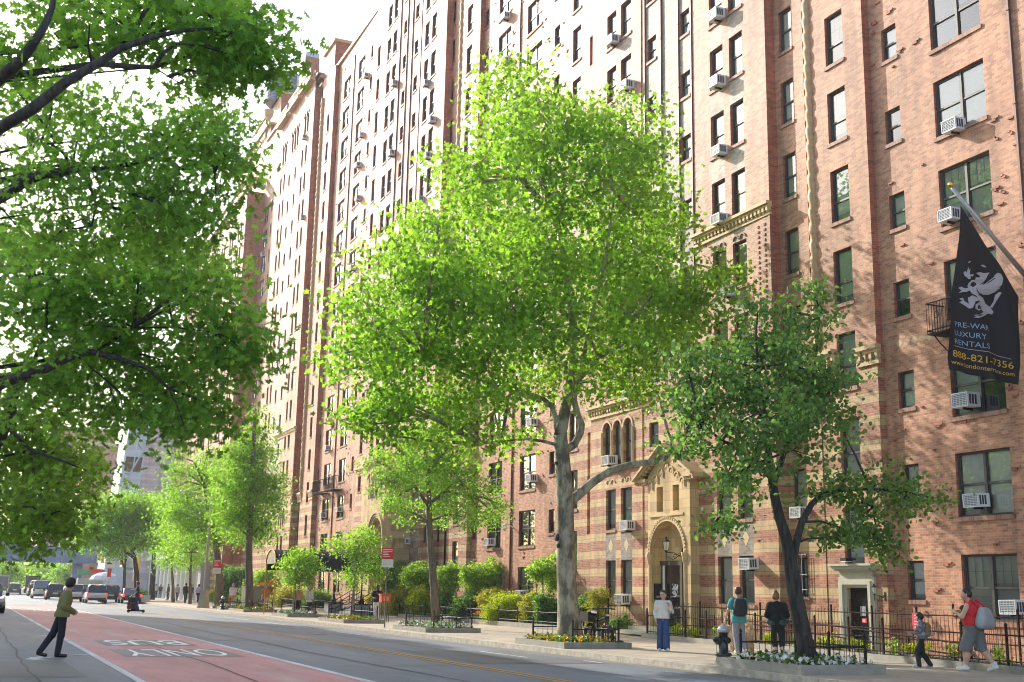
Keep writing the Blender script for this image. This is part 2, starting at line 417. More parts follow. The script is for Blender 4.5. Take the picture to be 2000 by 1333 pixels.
def rope(root, u, d, z0, z1, r=.19):
    n, dz = 18, .07; k = int((z1-z0)/dz); V = []; F = []
    cx, cy = FX(u, d), u
    for i in range(k+1):
        z = z0+i*dz
        for j in range(n):
            a = 2*math.pi*j/n; rr = r*(.66+.40*abs(math.sin(a+z*5.2))**.6)
            V.append((cx+rr*math.cos(a), cy+rr*math.sin(a), z))
    for i in range(k):
        for j in range(n):
            a, b = i*n+j, i*n+(j+1) % n; F.append((a, b, b+n, a+n))
    return idx_mesh('rope_column', np.array(V), F, [ROPE], root)
def cornice(root, u0, u1, d, z, h=.55, m=None, proj=.22, ends=True, name='cornice'):
    m = m or STONE2; mb = MB(); X = lambda u, dd: FX(u, d+dd)
    def bx(ua, ub, da, db, za, zb): mb.box((X((ua+ub)/2, db), ua, za), (X((ua+ub)/2, da), ub, zb), m)
    bx(u0, u1, -.05, proj, z+h*.78, z+h); bx(u0+.01, u1-.01, -.05, proj*.6, z+h*.6, z+h*.775); bx(u0+.012, u1-.012, -.05, .06, z, z+h*.2)
    k = int((u1-u0)/.24)
    for i in range(k):
        a = u0+.03+i*(u1-u0)/k
        bx(a, a+.12, -.05, proj*.52, z+h*.3, z+h*.597)
        bx(a+.02, a+.1, -.05, proj*.35, z+h*.205, z+h*.298)
    return mb.build(name, root)
def arch_fill(mb, uc, r, d, zs, m, soff=.25, nseg=14, top=None):
    """fills the corners between a semicircle (centre uc,zs radius r) and its bounding box, with a soffit"""
    top = top or zs+r
    P = [(uc+r*math.cos(math.pi*i/nseg), zs+r*math.sin(math.pi*i/nseg)) for i in range(nseg+1)]
    for (ua, za), (ub, zb) in zip(P[:-1], P[1:]):
        mb.poly([(FX(ua, d), ua, za), (FX(ua, d), ua, top), (FX(ub, d), ub, top), (FX(ub, d), ub, zb)][::1], m)
        mb.quad((FX(ua, d), ua, za), (FX(ub, d), ub, zb), (FX(ub, d)+soff, ub, zb), (FX(ua, d)+soff, ua, za), m)
def arch_ring(mb, uc, r0, r1, d, zs, m, dp=.06, nseg=16, teeth=False):
    for i in range(nseg):
        a0, a1 = math.pi*i/nseg, math.pi*(i+1)/nseg
        if teeth: a1 = a0+(a1-a0)*.55
        q = lambda a, r, dd: (FX(uc, d+dd), uc+r*math.cos(a), zs+r*math.sin(a))
        f = [q(a0, r0, dp), q(a1, r0, dp), q(a1, r1, dp), q(a0, r1, dp)]; b = [q(a0, r0, 0), q(a1, r0, 0), q(a1, r1, 0), q(a0, r1, 0)]
        mb.add(f+b, [(0, 1, 2, 3), (0, 4, 5, 1), (1, 5, 6, 2), (2, 6, 7, 3), (3, 7, 4, 0)], m)
def pipe(root, u, d, z0, z1, w=.07, m=None):
    mb = MB(); mb.box((FX(u, d)-.09, u-w/2, z0), (FX(u, d)-.004, u+w/2, z1), m or PIPE)
    z = z0+.8
    while z < z1-.2: mb.box((FX(u, d)-.105, u-w/2-.02, z), (FX(u, d)-.003, u+w/2+.02, z+.05), m or PIPE); z += 2.9
    return mb.build('drainpipe', root)
def knobs(mb, u0, u1, d, z0, z1, n, avoid):
    for _ in range(n):
        u, z = R0.uniform(u0, u1), R0.uniform(z0, z1)
        if any(a-.15 < u < b+.15 and (c-.25 < z < e+.2) for a, b, c, e in avoid): continue
        x = FX(u, d); z = round(z/.075)*.075+.01
        mb.box((x-.045, u, z), (x+.02, u+R0.choice([.1, .2]), z+.06), DARK_SHADEB)
        if R0.random() < .6: mb.box((x-.05, u+R0.choice([-.1, .1]), z+.068), (x+.02, u+.1+R0.choice([0, .08]), z+.128), BRICK)
def avoids(cols): return [(c[0], c[1], a, b) for c in cols for a, b in c[2]]
ZT = 49.2
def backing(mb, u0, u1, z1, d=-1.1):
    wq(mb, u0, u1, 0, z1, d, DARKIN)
def diamond(mb, u, z, d, w, h, m):
    x = FX(u, d)-.006; mb.poly([(x, u+w/2, z), (x, u, z-h/2), (x, u-w/2, z), (x, u, z+h/2)], m)

# ---------------------------------------------------------------- near block
def wing(mb, wins, root, u0, u1, d, sw, bw, top_sw, top_bw, zt, zvis, mirror=False, kn=120, zk=(1, 20)):
    cols = [(a, b, heads(top_sw, 1.15, 1.2, zvis), 'dh') for a, b in sw]+[(a, b, heads(top_bw, 1.84, 1.2, zvis), 'pair') for a, b in bw]
    strip(mb, wins, u0, u1, d, 0, zt, [(0, 99, BRICK)], cols)
    knobs(mb, u0+.1, u1-.1, d, zk[0], zk[1], kn, avoids(cols))
e0, e1, e2, e3, e4, e5, e6, e7, e8, e9, e10, e11 = [BU(u, d) for u, d in ((29.0, .28), (31.88, .28), (32.22, .24), (34.47, .66), (39.6, .66), (44.0, .66), (48.8, .66), (49.25, .3), (51.6, .28), (64.4, .36), (67.72, .36), (68.1, .3))]
WARM = thing('apartment_building', 'long red brick apartment building with cream banded base, arched stone entrance and black flag', 'apartment building', (26, 36, 0))
nb, nw = MB(), []
wing(nb, nw, WARM, 8, e0, 0., [(27.4, 28.1), (17.4, 18.1), (11.6, 12.3)], [(23.86, 25.9), (19.7, 21.7), (13.4, 15.4)], 20.28, 20.42, ZT, 33, kn=420, zk=(.8, 30))
z_lo = [(0, 9.45, BAND), (9.45, 99, BRICK)]
tw = heads(22.04, 1.88, 4, 40)
strip(nb, nw, e0, e1, .28, 0, ZT, z_lo, [(30.0, 30.95, tw, 'tall'), (29.86, 30.86, [(.02, 2.07)], None)], rev=.14)
side(nb, e0, 0, .28, 0, ZT, DARK_SHADEB, [(0, 9.45, BAND), (9.45, 99, DARK_SHADEB)])
strip(nb, nw, e1, e2, .0, 9.9, ZT, [(0, 99, DARK_SHADEB)]); strip(nb, nw, e1, e2, .30, 0, 9.9, z_lo)
side(nb, e1, .28, .0, 9.9, ZT, DARK_SHADEB); side(nb, e2, .0, .24, 9.9, ZT, DARK_SHADEB)
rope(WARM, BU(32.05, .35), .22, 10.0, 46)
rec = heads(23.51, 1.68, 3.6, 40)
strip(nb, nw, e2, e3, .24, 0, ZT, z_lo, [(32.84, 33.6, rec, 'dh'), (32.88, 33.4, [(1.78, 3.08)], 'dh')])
side(nb, e3, .24, .66, 0, ZT, DARK_SHADEB, [(0, 9.45, BAND), (9.45, 99, DARK_SHADEB)])
# bay with twin windows
BD = .66
pt = [(1.45, 3.2), (4.55, 6.34)]+heads(12.34, 1.78, 11, 40)
ptl = [(1.45, 3.2), (4.55, 6.34), (7.42, 9.42)]+heads(12.34, 1.78, 11, 40)
swm = [(7.9, 8.95)]+heads(23.85, 1.12, 9.6, 40)
pans = []
for ua, ub in ((35.98, 36.9), (37.35, 38.3), (44.92, 45.92), (46.38, 47.3)):
    pans += [(ua, ub, 3.2, 4.55, GREYB)]
    for k in range(9): pans.append((ua, ub, 12.34+2.9*k, 12.34+2.9*(k+1)-1.78, TAN))
pans += [(39.72, 40.69, 10.6, 48, TAN), (42.2, 43.56, 10.6, 48, TAN), (40.73, 42.16, 10.6, 48, TAN)]
bayz = [(0, 9.75, BAND), (9.75, 16, BRICK_BAY), (16, 99, BRICK_BAY)]
strip(nb, nw, e3, e4, BD, 0, ZT, bayz, [(35.98, 36.9, pt, 'dh'), (37.35, 38.3, pt, 'dh')], pans, rev=.15)
strip(nb, nw, e4, e5, BD-.04, 0, ZT, bayz, [(39.82, 40.6, swm, 'dh'), (42.63, 43.4, swm, 'dh'), (40.55, 43.45, [(.02, 4.95)], None)], pans)
ar = [(7.42, 9.42)]
strip(nb, nw, e5, e6, BD, 0, ZT, bayz, [(44.92, 45.92, pt, 'dh'), (46.38, 47.3, pt, 'dh'), (44.87, 45.62, ar, 'arch'), (45.84, 46.6, ar, 'arch'), (46.82, 47.58, ar, 'arch')], pans, rev=.15)
side(nb, e4, BD, BD-.04, 0, ZT, BRICK); side(nb, e5, BD-.04, BD, 0, ZT, BRICK); ex = MB()
for c in (45.245, 46.22, 47.2): arch_fill(ex, c, .377, BD+.006, 9.05, BAND); arch_ring(ex, c, .38, .47, BD, 9.05, STONE2, .05)
for c in (44.8, 45.73, 46.71, 47.65): ex.tube([(FX(c, BD)-.02, c, 7.42), (FX(c, BD)-.02, c, 9.0)], .075, STONE2)
ex.box((FX(46.2, BD)-.16, 44.6, 7.2), (FX(46.2, BD)-.003, 47.85, 7.4), STONE2)
for c in (36.44, 37.83, 45.42, 46.84):
    diamond(ex, c, 3.85, BD, .42, .62, STONE2)
    for s_ in (-.22, .22): arch_ring(ex, c+s_, .15, .20, BD, 6.62, STONE2, .04, 8)
    if c < 40:
        for s_ in (-.22, .22): arch_ring(ex, c+s_, .15, .2, BD, 15.32, BRICK, .05, 8)
    for k in range(8):
        for q in range(4): ex.box((FX(c, BD)-.05, c-.36+q*.2, 12.34+2.9*k+.98), (FX(c, BD)+.02, c-.28+q*.2, 12.34+2.9*k+1.04), DARK_SHADEB)
for z in np.arange(11, 15.5, .2):                     # toothed brick chain below the upper cornice
    for u in (34.75, 35.15): ex.box((FX(u, BD)-.03, u, z), (FX(u, BD)+.01, u+.09, z+.09), DARK_SHADEB)
rescale(ex, SC(42, BD)); nb.add(ex.v, [], BRICK); o_ = len(nb.v)-len(ex.v)
for f_, k_ in zip(ex.f, ex.m): nb.f.append([i+o_ for i in f_]); nb.m.append(nb.mi(ex.mats[k_]))
slit = [(4.45, 9.2), (12.5, 14.1), (15.4, 17.), (18.3, 19.9), (21.2, 22.8), (24.1, 25.7), (27.9, 29.5)]
strip(nb, nw, e6, e7, .3, 0, ZT, bayz, [(48.87, 49.17, slit, None)], rev=.15); side(nb, e6, BD, .3, 0, ZT, BRICK)
wq(nb, BU(48.86, .3), BU(49.18, .3), 4.4, 30, .16, PIPE)
strip(nb, nw, e7, e8, .28, 0, ZT, bayz, [(50.18, 51.1, heads(22.04, 1.88, 3, 40), 'tall')])
side(nb, e8, .28, .05, 0, ZT, BRICK)
wing(nb, nw, WARM, e8, e9, .05, [(52.7, 53.35), (63.0, 63.63)], [(55.0, 57.0), (59.4, 61.3)], 20.3, 20.42, ZT, 44, kn=240, zk=(1, 42))
strip(nb, nw, e9, e10, .36, 0, ZT, z_lo, [(65.75, 66.7, heads(22.04, 1.88, 3, 46), 'tall')]); side(nb, e9, .05, .36, 0, ZT, DARK_SHADEB, [(0, 9.45, BAND), (9.45, 99, DARK_SHADEB)])
strip(nb, nw, e10, e11, .05, 0, ZT, z_lo); side(nb, e10, .36, .05, 9.9, ZT, DARK_SHADEB)
rope(WARM, BU(67.92, .4), .3, 10.0, 46.5)
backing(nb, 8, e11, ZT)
nb.box((FX(38)+.3, 8, ZT), (FX(38)+16, e11-.05, ZT+.3), DARK_SHADEB)
nb.quad((FX(8), 8, 0), (FX(8)+16, 8, 0), (FX(8)+16, 8, ZT), (FX(8), 8, ZT), BRICK)
# capitals and cornices
cornice(WARM, e3-.05, e4, BD, CZ(15.75, 36, BD), .51); cornice(WARM, BU(43.3, BD), e6+.15, BD, CZ(9.72, 46, BD), .58)
def capital(root, ua, ub, d, z=9.1, h=.75): return cornice(root, BU(ua, d), BU(ub, d), d, z, h, STONE2, proj=.2, name='capital')
capital(WARM, 28.86, 29.95, .28, 9.05, .62); capital(WARM, 31.05, 32.4, .30, 9.2, .68); capital(WARM, 64.3, 65.6, .36, 9.2, .68); capital(WARM, 67.2, 68.2, .36, 9.2, .68)
for u in (57.86, 22.75): pipe(WARM, u, .05 if u > 30 else 0, .3, 46)
for u in (39.66, 43.62, 40.71, 42.18): pipe(WARM, BU(u, BD), BD-.04, 10.4, 46, w=.045)
for px in (1757, 1771.5, 1786, 1800.5, 1815):
    P = FAC(px, 671-(px-1757)*.225); diamond(nb, P[1], P[2], 0, .3, .26, STONE2)
# ---- arched stone entrance, number 15
e = MB(); ED = 1.06
e_u0, e_u1 = 40.22, 43.52; uc, zs, r = 42.0, 3.42, 1.3
def ewall(ua, ub, za, zb): wq(e, ua, ub, za, zb, ED, STONE)
ewall(e_u0, uc-r, 0, 6.6); ewall(uc+r, e_u1, 0, 6.6); ewall(uc-r, uc+r, zs+r+.02, 5.12); ewall(uc-r, uc+r, 6.16, 6.6)
ewall(uc-r, 41.05, 5.12, 6.16); ewall(41.52, 42.3, 5.12, 6.16); ewall(42.8, uc+r, 5.12, 6.16)
arch_fill(e, uc, r, ED, zs, STONE, soff=.5, top=zs+r+.02); arch_ring(e, uc, r, r+.09, ED, zs, STONE2, .05, 18); arch_ring(e, uc, r+.09, r+.2, ED, zs, STONE2, .07, 30, teeth=True)
for s_ in (-1, 1):
    u = uc+s_*r; x = FX(u, ED)
    e.quad((x, u, 0), (x+.5, u, 0), (x+.5, u, zs), (x, u, zs), STONE)
    e.lathe([(.11, .25), (.13, .3), (.1, .36), (.085, .5), (.085, 2.95), (.12, 3.05), (.17, 3.36), (.17, 3.42)], (x+.02, u-s_*.02+s_*.1, 0), STONE2, 10)
side(e, e_u0, 0.3, ED, 0, 6.6, STONE); side(e, e_u1, ED, .3, 0, 6.6, STONE)
wq(e, uc-r, uc+r, 0, zs+r+.05, ED-.5, STONE)                                  # back of the niche
for ua, ub in ((41.05, 41.52), (42.3, 42.8)):
    x = FX(ua, ED)
    e.quad((x+.3, ua, 5.12), (x, ua, 5.12), (x, ua, 6.16), (x+.3, ua, 6.16), STONE); e.quad((x, ub, 5.12), (x+.3, ub, 5.12), (x+.3, ub, 6.16), (x, ub, 6.16), STONE)
    e.quad((x, ub, 5.12), (x, ua, 5.12), (x+.3, ua, 5.12), (x+.3, ub, 5.12), STONE2); e.quad((x, ua, 6.16), (x, ub, 6.16), (x+.3, ub, 6.16), (x+.3, ua, 6.16), STONE2)
    wq(e, ua, ub, 5.12, 6.16, ED-.3, FRAME); wq(e, ua+.08, ub-.08, 5.2, 6.08, ED-.29, BLINDS[3])
e.box((FX(42, ED)-.05, 40.7, 4.92), (FX(42, ED)-.003, 43.4, 5.02), STONE2)
gu0, gu1, ga, gz0, gz1 = 39.75, 44.35, 42.1, 6.6, 7.85                          # gable
x = FX(42, ED); bk = FX(42, .3)
e.prism([(x, gu0+.45, gz0), (x, gu1-.8, gz0), (x, ga+.0, gz1-.12)], (bk-x, 0, 0), STONE)
for ua, ub in ((gu0, ga), (gu1, ga)):
    za, zb = gz0-.12, gz1
    for dz, pr, th in ((.0, .30, .1), (-.11, .2, .09)):
        e.prism([(x-pr, ua, za+dz), (x-pr, ub, zb+dz), (x-pr, ub, zb+dz+th), (x-pr, ua, za+dz+th)], (bk-x+pr, 0, 0), STONE2)
    for i in range(11):
        t = (i+.5)/11; u = ua+(ub-ua)*t; z = za+(zb-za)*t-.12
        e.box((x-.14, u-.06, z-.11), (x+.0, u+.06, z), STONE2)
for i in range(7):                                                             # stepped row of small blind arches
    u = 40.75+i*.42; z = 6.28+.72*(1-abs(i-3)/3.); arch_ring(e, u, .13, .19, ED, z, STONE2, .06, 8)
    e.box((FX(u, ED)-.05, u-.19, z-.22), (FX(u, ED)-.002, u-.13, z), STONE2)
    e.lathe([(.04, -.04), (.09, -.03), (.05, 0)], (FX(u, ED)-.0, u, z-.02), STONE2, 8, axis='x')
for ua, ub in ((40.0, 40.6), (43.5, 44.25)):
    e.box((x-.16, ua, 6.42), (bk, ub, 6.56), STONE2)
    for q in range(4): e.box((x-.1, ua+.03+q*.15, 6.3), (bk, ua+.12+q*.15, 6.417), STONE2)
PS = SC(42, ED); rescale(e, PS); en = e.build('entrance_porch', WARM); DS = SC(42, ED-.5)
dd = MB(); xd = FX(41.75, ED-.5)-.004
dd.box((xd-.08, 40.78, .2), (xd-.002, 40.86, 3.1), FRAME); dd.box((xd-.08, 42.55, .2), (xd-.002, 42.65, 3.1), FRAME); dd.box((xd-.08, 40.86, 2.92), (xd-.002, 42.55, 3.1), FRAME)
dd.box((xd-.07, 42.0, .2), (xd-.004, 42.08, 2.92), FRAME); dd.box((xd-.07, 40.86, .2), (xd-.004, 40.95, 2.92), FRAME); dd.box((xd-.07, 40.95, .2), (xd-.004, 42.0, .34), FRAME)
dd.box((xd-.068, 42.3, .2), (xd-.004, 42.36, 2.92), FRAME)
rescale(dd, DS); door = dd.build('door', WARM)
g_ = MB(); g_.quad((xd-.04, 42.0, .34), (xd-.04, 40.95, .34), (xd-.04, 40.95, 2.92), (xd-.04, 42.0, 2.92), GLASS); g_.quad((xd-.04, 42.3, .2), (xd-.04, 42.08, .2), (xd-.04, 42.08, 2.92), (xd-.04, 42.3, 2.92), BLINDS[0])
g_.quad((xd-.012, 42.0, .34), (xd-.012, 40.95, .34), (xd-.012, 40.95, 2.92), (xd-.012, 42.0, 2.92), BLINDS[4]); rescale(g_, DS); g_.build('door_glass', door)
h_ = MB(); h_.tube([(xd-.1, 41.92, 1.2), (xd-.1, 41.92, 1.5)], .018, STEEL); rescale(h_, DS); h_.build('handle', door)
vs, fs = text_mesh('15', .17); tmb = MB(); tmb.add([(xd-.082, 41.8-p[0], 2.94+p[1]) for p in vs], fs, WHITE); rescale(tmb, DS); tmb.build('house_number', WARM)
ib = MB(); ib.box((FX(43, ED)+.12, 43.15, 1.55), (FX(43, ED)+.38, 43.29, 2.2), IRON); ib.box((FX(43, ED)+.16, 43.13, 1.62), (FX(43, ED)+.34, 43.149, 1.7), STEEL); rescale(ib, PS); ib.build('intercom_box', WARM)
st = MB(); st.box((FX(42, ED)-1.0, 39.9, .15), (FX(42, ED)+.9, 44.4, .3), LIME); st.box((FX(42, ED)-.55, 40.0, .3), (FX(42, ED)+.9, 44.2, .45), LIME); rescale(st, PS); st.build('entrance_step', WARM)
# ---- side door in the pilaster
s2 = MB(); D2 = .28; x2 = FX(30.35, D2)
for pr, t_ in ((.1, .34), (.16, .22), (.06, .12)):
    s2.box((x2-pr, 29.86-t_, .15), (x2+.02, 29.86-t_+.12, 2.07+t_), LIME); s2.box((x2-pr, 30.86+t_-.12, .15), (x2+.02, 30.86+t_, 2.07+t_), LIME)
    s2.box((x2-pr-.002, 29.86-t_+.12, 2.07+t_-.12), (x2+.02, 30.86+t_-.12, 2.07+t_), LIME)
s2.box((x2-.1, 29.6, 2.41), (x2+.0, 31.12, 2.66), LIME); s2.box((x2-.3, 29.4, 2.66), (x2+.0, 31.32, 2.75), LIME); s2.box((x2-.22, 29.48, 2.6), (x2+.0, 31.24, 2.658), LIME); s2.box((x2-.36, 29.34, 2.753), (x2, 31.38, 2.82), LIME)
S2 = SC(30, D2); rescale(s2, S2); s2.build('door_surround', WARM)
d2 = MB(); d2.box((x2+.1, 29.87, .15), (x2+.16, 30.85, 2.06), IRON); d2.box((x2+.085, 29.95, .3), (x2+.1, 30.77, 1.95), mat('door_black', (.015, .016, .017), .25))
rescale(d2, S2); dr = d2.build('door', WARM)
d3 = MB(); d3.box((x2+.075, 30.15, 1.2), (x2+.086, 30.4, 1.5), mat('notice_grey', (.3, .33, .36), .5)); rescale(d3, S2); d3.build('door_notice', dr)
d4 = MB(); d4.box((x2+.072, 30.12, .98), (x2+.084, 30.36, 1.13), mat('sign_red', (.62, .03, .03), .5)); d4.box((x2+.070, 30.16, 1.06), (x2+.0718, 30.32, 1.09), WHITE); d4.box((x2+.070, 30.16, 1.01), (x2+.0718, 30.3, 1.035), WHITE); rescale(d4, S2); d4.build('door_warning_sign', dr)
wg = MB(); xg = FX(33.1, .24)-.1                                               # white window grating
for u in np.linspace(32.86, 33.42, 5): wg.tube([(xg, u, 1.7), (xg, u, 3.2)], .012, WHITE if abs(u-33.14) < .02 else IRON, 5)
for z in (1.72, 2.0, 2.5, 3.18): wg.tube([(xg, 32.86, z), (xg, 33.42, z)], .012, WHITE, 5)
rescale(wg, S2); wg.build('window_grating', WARM)
def balcony(root, ua, ub, d, z, dep=.75, hgt=.95):
    b = MB(); x1 = FX((ua+ub)/2, d); x0 = x1-dep
    b.box((x0, ua, z), (x1, ub, z+.04), IRON)
    for zz in (z+.12, z+hgt): b.tube([(x1, ua, zz), (x0, ua, zz), (x0, ub, zz), (x1, ub, zz)], .022, IRON, 5)
    for i in range(int((ub-ua)/.11)+1): u = min(ub, ua+i*.11); b.tube([(x0, u, z), (x0, u, z+hgt)], .011, IRON, 4)
    for i in range(7):
        xx = x0+dep*i/7
        for u in (ua, ub): b.tube([(xx, u, z), (xx, u, z+hgt)], .011, IRON, 4)
    for u in (ua+.15, ub-.15): b.tube([(x0+.1, u, z), (x0+.35, u, z-.25), (x1, u, z-.5)], .022, IRON, 5)
    for u in (ua+.4, (ua+ub)/2, ub-.4): b.tube([(x0-.01, u+.1*math.cos(a), z+.55+.1*math.sin(a)) for a in np.linspace(0, 6.28, 9)], .012, IRON, 4)
    return b.build('balcony', root)
balcony(WARM, 23.9, 25.98, 0, 9.4, .7)
nb.build('wall', WARM)
place_windows(WARM, nw)

# ---------------------------------------------------------------- middle block
MID = thing('apartment_building', 'middle red brick apartment block with rope columns, stone portal and navy canopy in front', 'apartment building', (26.6, 88, 0))
mb_, mw = MB(), []; m0, m1, m2, m3, m4, m5, m6, m7, m8 = [BU(u, d) for u, d in ((70.7, .8), (76, .8), (81.3, .8), (86, .8), (87.9, .3), (101.1, .45), (105.55, .45), (105.95, .3), (108.8, .95))]
strip(mb_, mw, e11, m0, .3, 0, ZT, z_lo, [(69.0, 69.8, heads(29.6, 1.7, 3, 47), 'dh')])
B2 = .8; side(mb_, m0, .3, B2, 0, ZT, DARK_SHADEB, [(0, 9.45, BAND), (9.45, 99, DARK_SHADEB)])
p2 = [(1.6, 3.3), (4.7, 6.5)]+heads(39.25, 1.85, 11.5, 48); s2_ = heads(41.85, 1.15, 10.5, 48)
pan2 = []
for ua, ub in ((72.8, 73.75), (74.36, 75.25), (82.05, 83.05), (83.6, 84.55)):
    pan2.append((ua, ub, 3.3, 4.7, GREYB))
    for k in range(13): pan2.append((ua, ub, 39.25-2.9*k, 39.25-2.9*k+1.05, TAN))
strip(mb_, mw, m0, m1, B2, 0, ZT, bayz, [(72.8, 73.75, p2[2:], 'dh'), (74.36, 75.25, p2[2:], 'dh'), (71.3, 72.0, p2[:2], 'dh')], pan2)
strip(mb_, mw, m1, m2, B2-.04, 0, ZT, bayz, [(76.8, 77.6, s2_, 'dh'), (79.6, 80.38, s2_, 'dh')], [(76.1, 81.2, 11, 48, TAN)])
strip(mb_, mw, m2, m3, B2, 0, ZT, bayz, [(82.05, 83.05, p2[2:], 'dh'), (83.6, 84.55, p2[2:], 'dh'), (85.2, 85.55, slit, None)], pan2)
side(mb_, m1, B2, B2-.04, 0, ZT, BRICK); side(mb_, m2, B2-.04, B2, 0, ZT, BRICK)
side(mb_, m3, B2, .3, 0, ZT, BRICK); wq(mb_, BU(85.1, B2), BU(85.65, B2), 4.4, 30, B2-.18, PIPE)
strip(mb_, mw, m3, m4, .3, 0, ZT, bayz, [(86.55, 87.3, heads(39.85, 1.85, 10.5, 48), 'dh')]); side(mb_, m4, .3, .05, 0, ZT, BRICK)
wing(mb_, mw, MID, m4, m5, .05, [(88.75, 89.35), (99.35, 100.1)], [(91.05, 93.0), (95.5, 97.65)], 40.9, 41.0, ZT, 48, kn=220, zk=(1, 48))
strip(mb_, mw, m5, m6, .45, 0, ZT, z_lo, [(102.5, 103.3, heads(42.85, 1.8, 3, 47), 'tall')]); side(mb_, m5, .05, .45, 0, ZT, DARK_SHADEB, [(0, 9.45, BAND), (9.45, 99, DARK_SHADEB)])
strip(mb_, mw, m6, m7, .1, 0, ZT, z_lo); side(mb_, m6, .45, .1, 9.9, ZT, DARK_SHADEB)
rope(MID, BU(105.75, .6), .45, 10.2, 47.5, .24)
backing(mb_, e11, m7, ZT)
for u in (94.1,): pipe(MID, u, .05, .3, 48)
for u in (76.05, 78.2, 79.4, 81.2): pipe(MID, BU(u, B2), B2-.04, 10.5, 48, w=.05)
mb_.box((FX(88)-.12, e11, ZT), (FX(88)+16, m7-.05, ZT+.3), STONE2)
cornice(MID, m0-.1, m1, B2, 15.75, .52); cornice(MID, m2, m3+1.5, B2, 9.9, .62)
capital(MID, 101.0, 102.3, .45, 9.2, .8); capital(MID, 104.9, 106.4, .45, 9.2, .85); capital(MID, 69.9, 70.9, .5, 9.2, .7)
balcony(MID, 91.3, 94.0-.2, .05, 9.45, .8, 1.1); balcony(MID, 95.4, 97.9, .05, 9.45, .8, 1.1)
pe = MB(); PD = 2.6; pc, ps, pr_ = 73.75, 5.05, 1.22                                   # deep stone portal
def pw(ua, ub, za, zb): wq(pe, ua, ub, za, zb, PD, STONE)
PW0, PW1 = 72.35, 77.4; pw(PW0, pc-pr_, 0, 10); pw(pc+pr_, PW1, 0, 10); pw(pc-pr_, pc+pr_, ps+pr_, 10)
for k in range(3): u = 73.3+k*1.0; pe.box((FX(u, PD)-.004, u, 7.6), (FX(u, PD)+.2, u+.6, 9.0), DARKIN); arch_ring(pe, u+.3, .3, .42, PD, 9.0, STONE2, .07, 8); pe.tube([(FX(u, PD)-.05, u-.12, 7.6), (FX(u, PD)-.05, u-.12, 9.0)], .08, STONE2, 6)
arch_fill(pe, pc, pr_, PD, ps, STONE, soff=2.2)
for k in range(3): arch_ring(pe, pc, pr_+.14*k, pr_+.14*k+.1, PD, ps, STONE2, .05+.05*k, 18)
side(pe, PW0, .8, PD, 0, 10, STONE); side(pe, PW1, PD, .8, 0, 10, STONE)
for s_ in (-1, 1): u = pc+s_*pr_; pe.quad((FX(u, PD), u, 0), (FX(u, PD)+2, u, 0), (FX(u, PD)+2, u, ps), (FX(u, PD), u, ps), STONE)
pe.box((FX(79, PD)-.15, PW0-.15, ps-.1), (FX(79, PD)+1.8, PW0+.12, ps+.15), STONE2)
pe.lathe([(.3, 0), (.42, .15), (.3, .5), (.45, .95), (.5, 1.1)], (FX(72, PD)+.4, PW0+.05, ps-1.25), STONE2, 10)
pe.box((FX(74, PD)-.25, PW0-.2, 10), (FX(74, .8), PW1+.2, 10.35), STONE2); wq(pe, pc-pr_, pc+pr_, 0, ps+pr_, PD-2, DARKIN)
pe.build('stone_portal', MID)
ent = MB(); ent.box((FX(73.7, PD)+1.9, 73.0, .6), (FX(73.7, PD)+1.96, 74.5, 3.2), FRAME); ent.build('entrance_door', MID)
# roof blocks
def block(mb, u0, u1, da, db, z0, z1, m, msd=None, cap=.2):
    xa, xb = FX((u0+u1)/2, da), FX((u0+u1)/2, db)
    mb.quad((xa, u1, z0), (xa, u0, z0), (xa, u0, z1), (xa, u1, z1), m); mb.quad((xb, u0, z0), (xb, u1, z0), (xb, u1, z1), (xb, u0, z1), m)
    mb.quad((xa, u0, z0), (xb, u0, z0), (xb, u0, z1), (xa, u0, z1), msd or DARK_SHADEB); mb.quad((xb, u1, z0), (xa, u1, z0), (xa, u1, z1), (xb, u1, z1), msd or DARK_SHADEB)
    mb.box((xa-cap, u0-cap, z1), (xb+cap, u1+cap, z1+.3), STONE2)
block(mb_, 101.0, 104.6, .2, -3, ZT, 52.3, BRICK); block(mb_, 93.5, 99.5, -2.2, -7, ZT, 57.5, BRICK)
for u in (94.5, 95.6, 96.7, 97.8): mb_.box((FX(u, -2.2)-.02, u, 54.6), (FX(u, -2.2)+.05, u+.5, 55.6), DARK_SHADEB)
block(mb_, 105.0, 106.0, .3, -2, ZT, 50.2, BRICK)
mb_.build('wall', MID); place_windows(MID, mw)

# ---------------------------------------------------------------- far block with corner pavilion
FARB = thing('apartment_building', 'farthest red brick apartment block with corner pavilion, rooftop water tank and tall chimney', 'apartment building', (27, 125, 0))
fb, fw = MB(), []
strip(fb, fw, m7, m8, .3, 0, ZT, z_lo, [(106.3, 107.1, heads(47.75, 1.8, 3, 49), 'dh')])
B3 = .95; side(fb, m8, .3, B3, 0, ZT, DARK_SHADEB, [(0, 9.45, BAND), (9.45, 99, DARK_SHADEB)])
p3 = heads(45.6, 1.8, 11, 46.2); ar3 = [(46.9, 49.0)]
cols3 = [(a, b, p3, 'dh') for a, b in ((110.9, 111.65), (112.45, 113.15), (120.45, 121.15), (122.0, 122.8))]+[(a, b, heads(44.7, 1.2, 11, 46), 'dh') for a, b in ((115.3, 116.0), (118., 118.7))]
cols3 += [(a, a+.8, ar3, 'dh') for a in (110.75, 111.8, 115.0, 116.1, 117.2, 120.4, 121.5)]+[(a, b, [(5.1, 6.4)], 'dh') for a, b in ((111.6, 112.4), (113.1, 113.9))]+[(a, a+.6, [(7.5, 9.2)], 'dh') for a in (111.5, 112.4, 113.3)]
f9 = BU(125.5, .95); strip(fb, fw, m8, f9, B3, 0, 50.6, bayz, cols3, [(114.3, 119.6, 11, 46.6, TAN)])
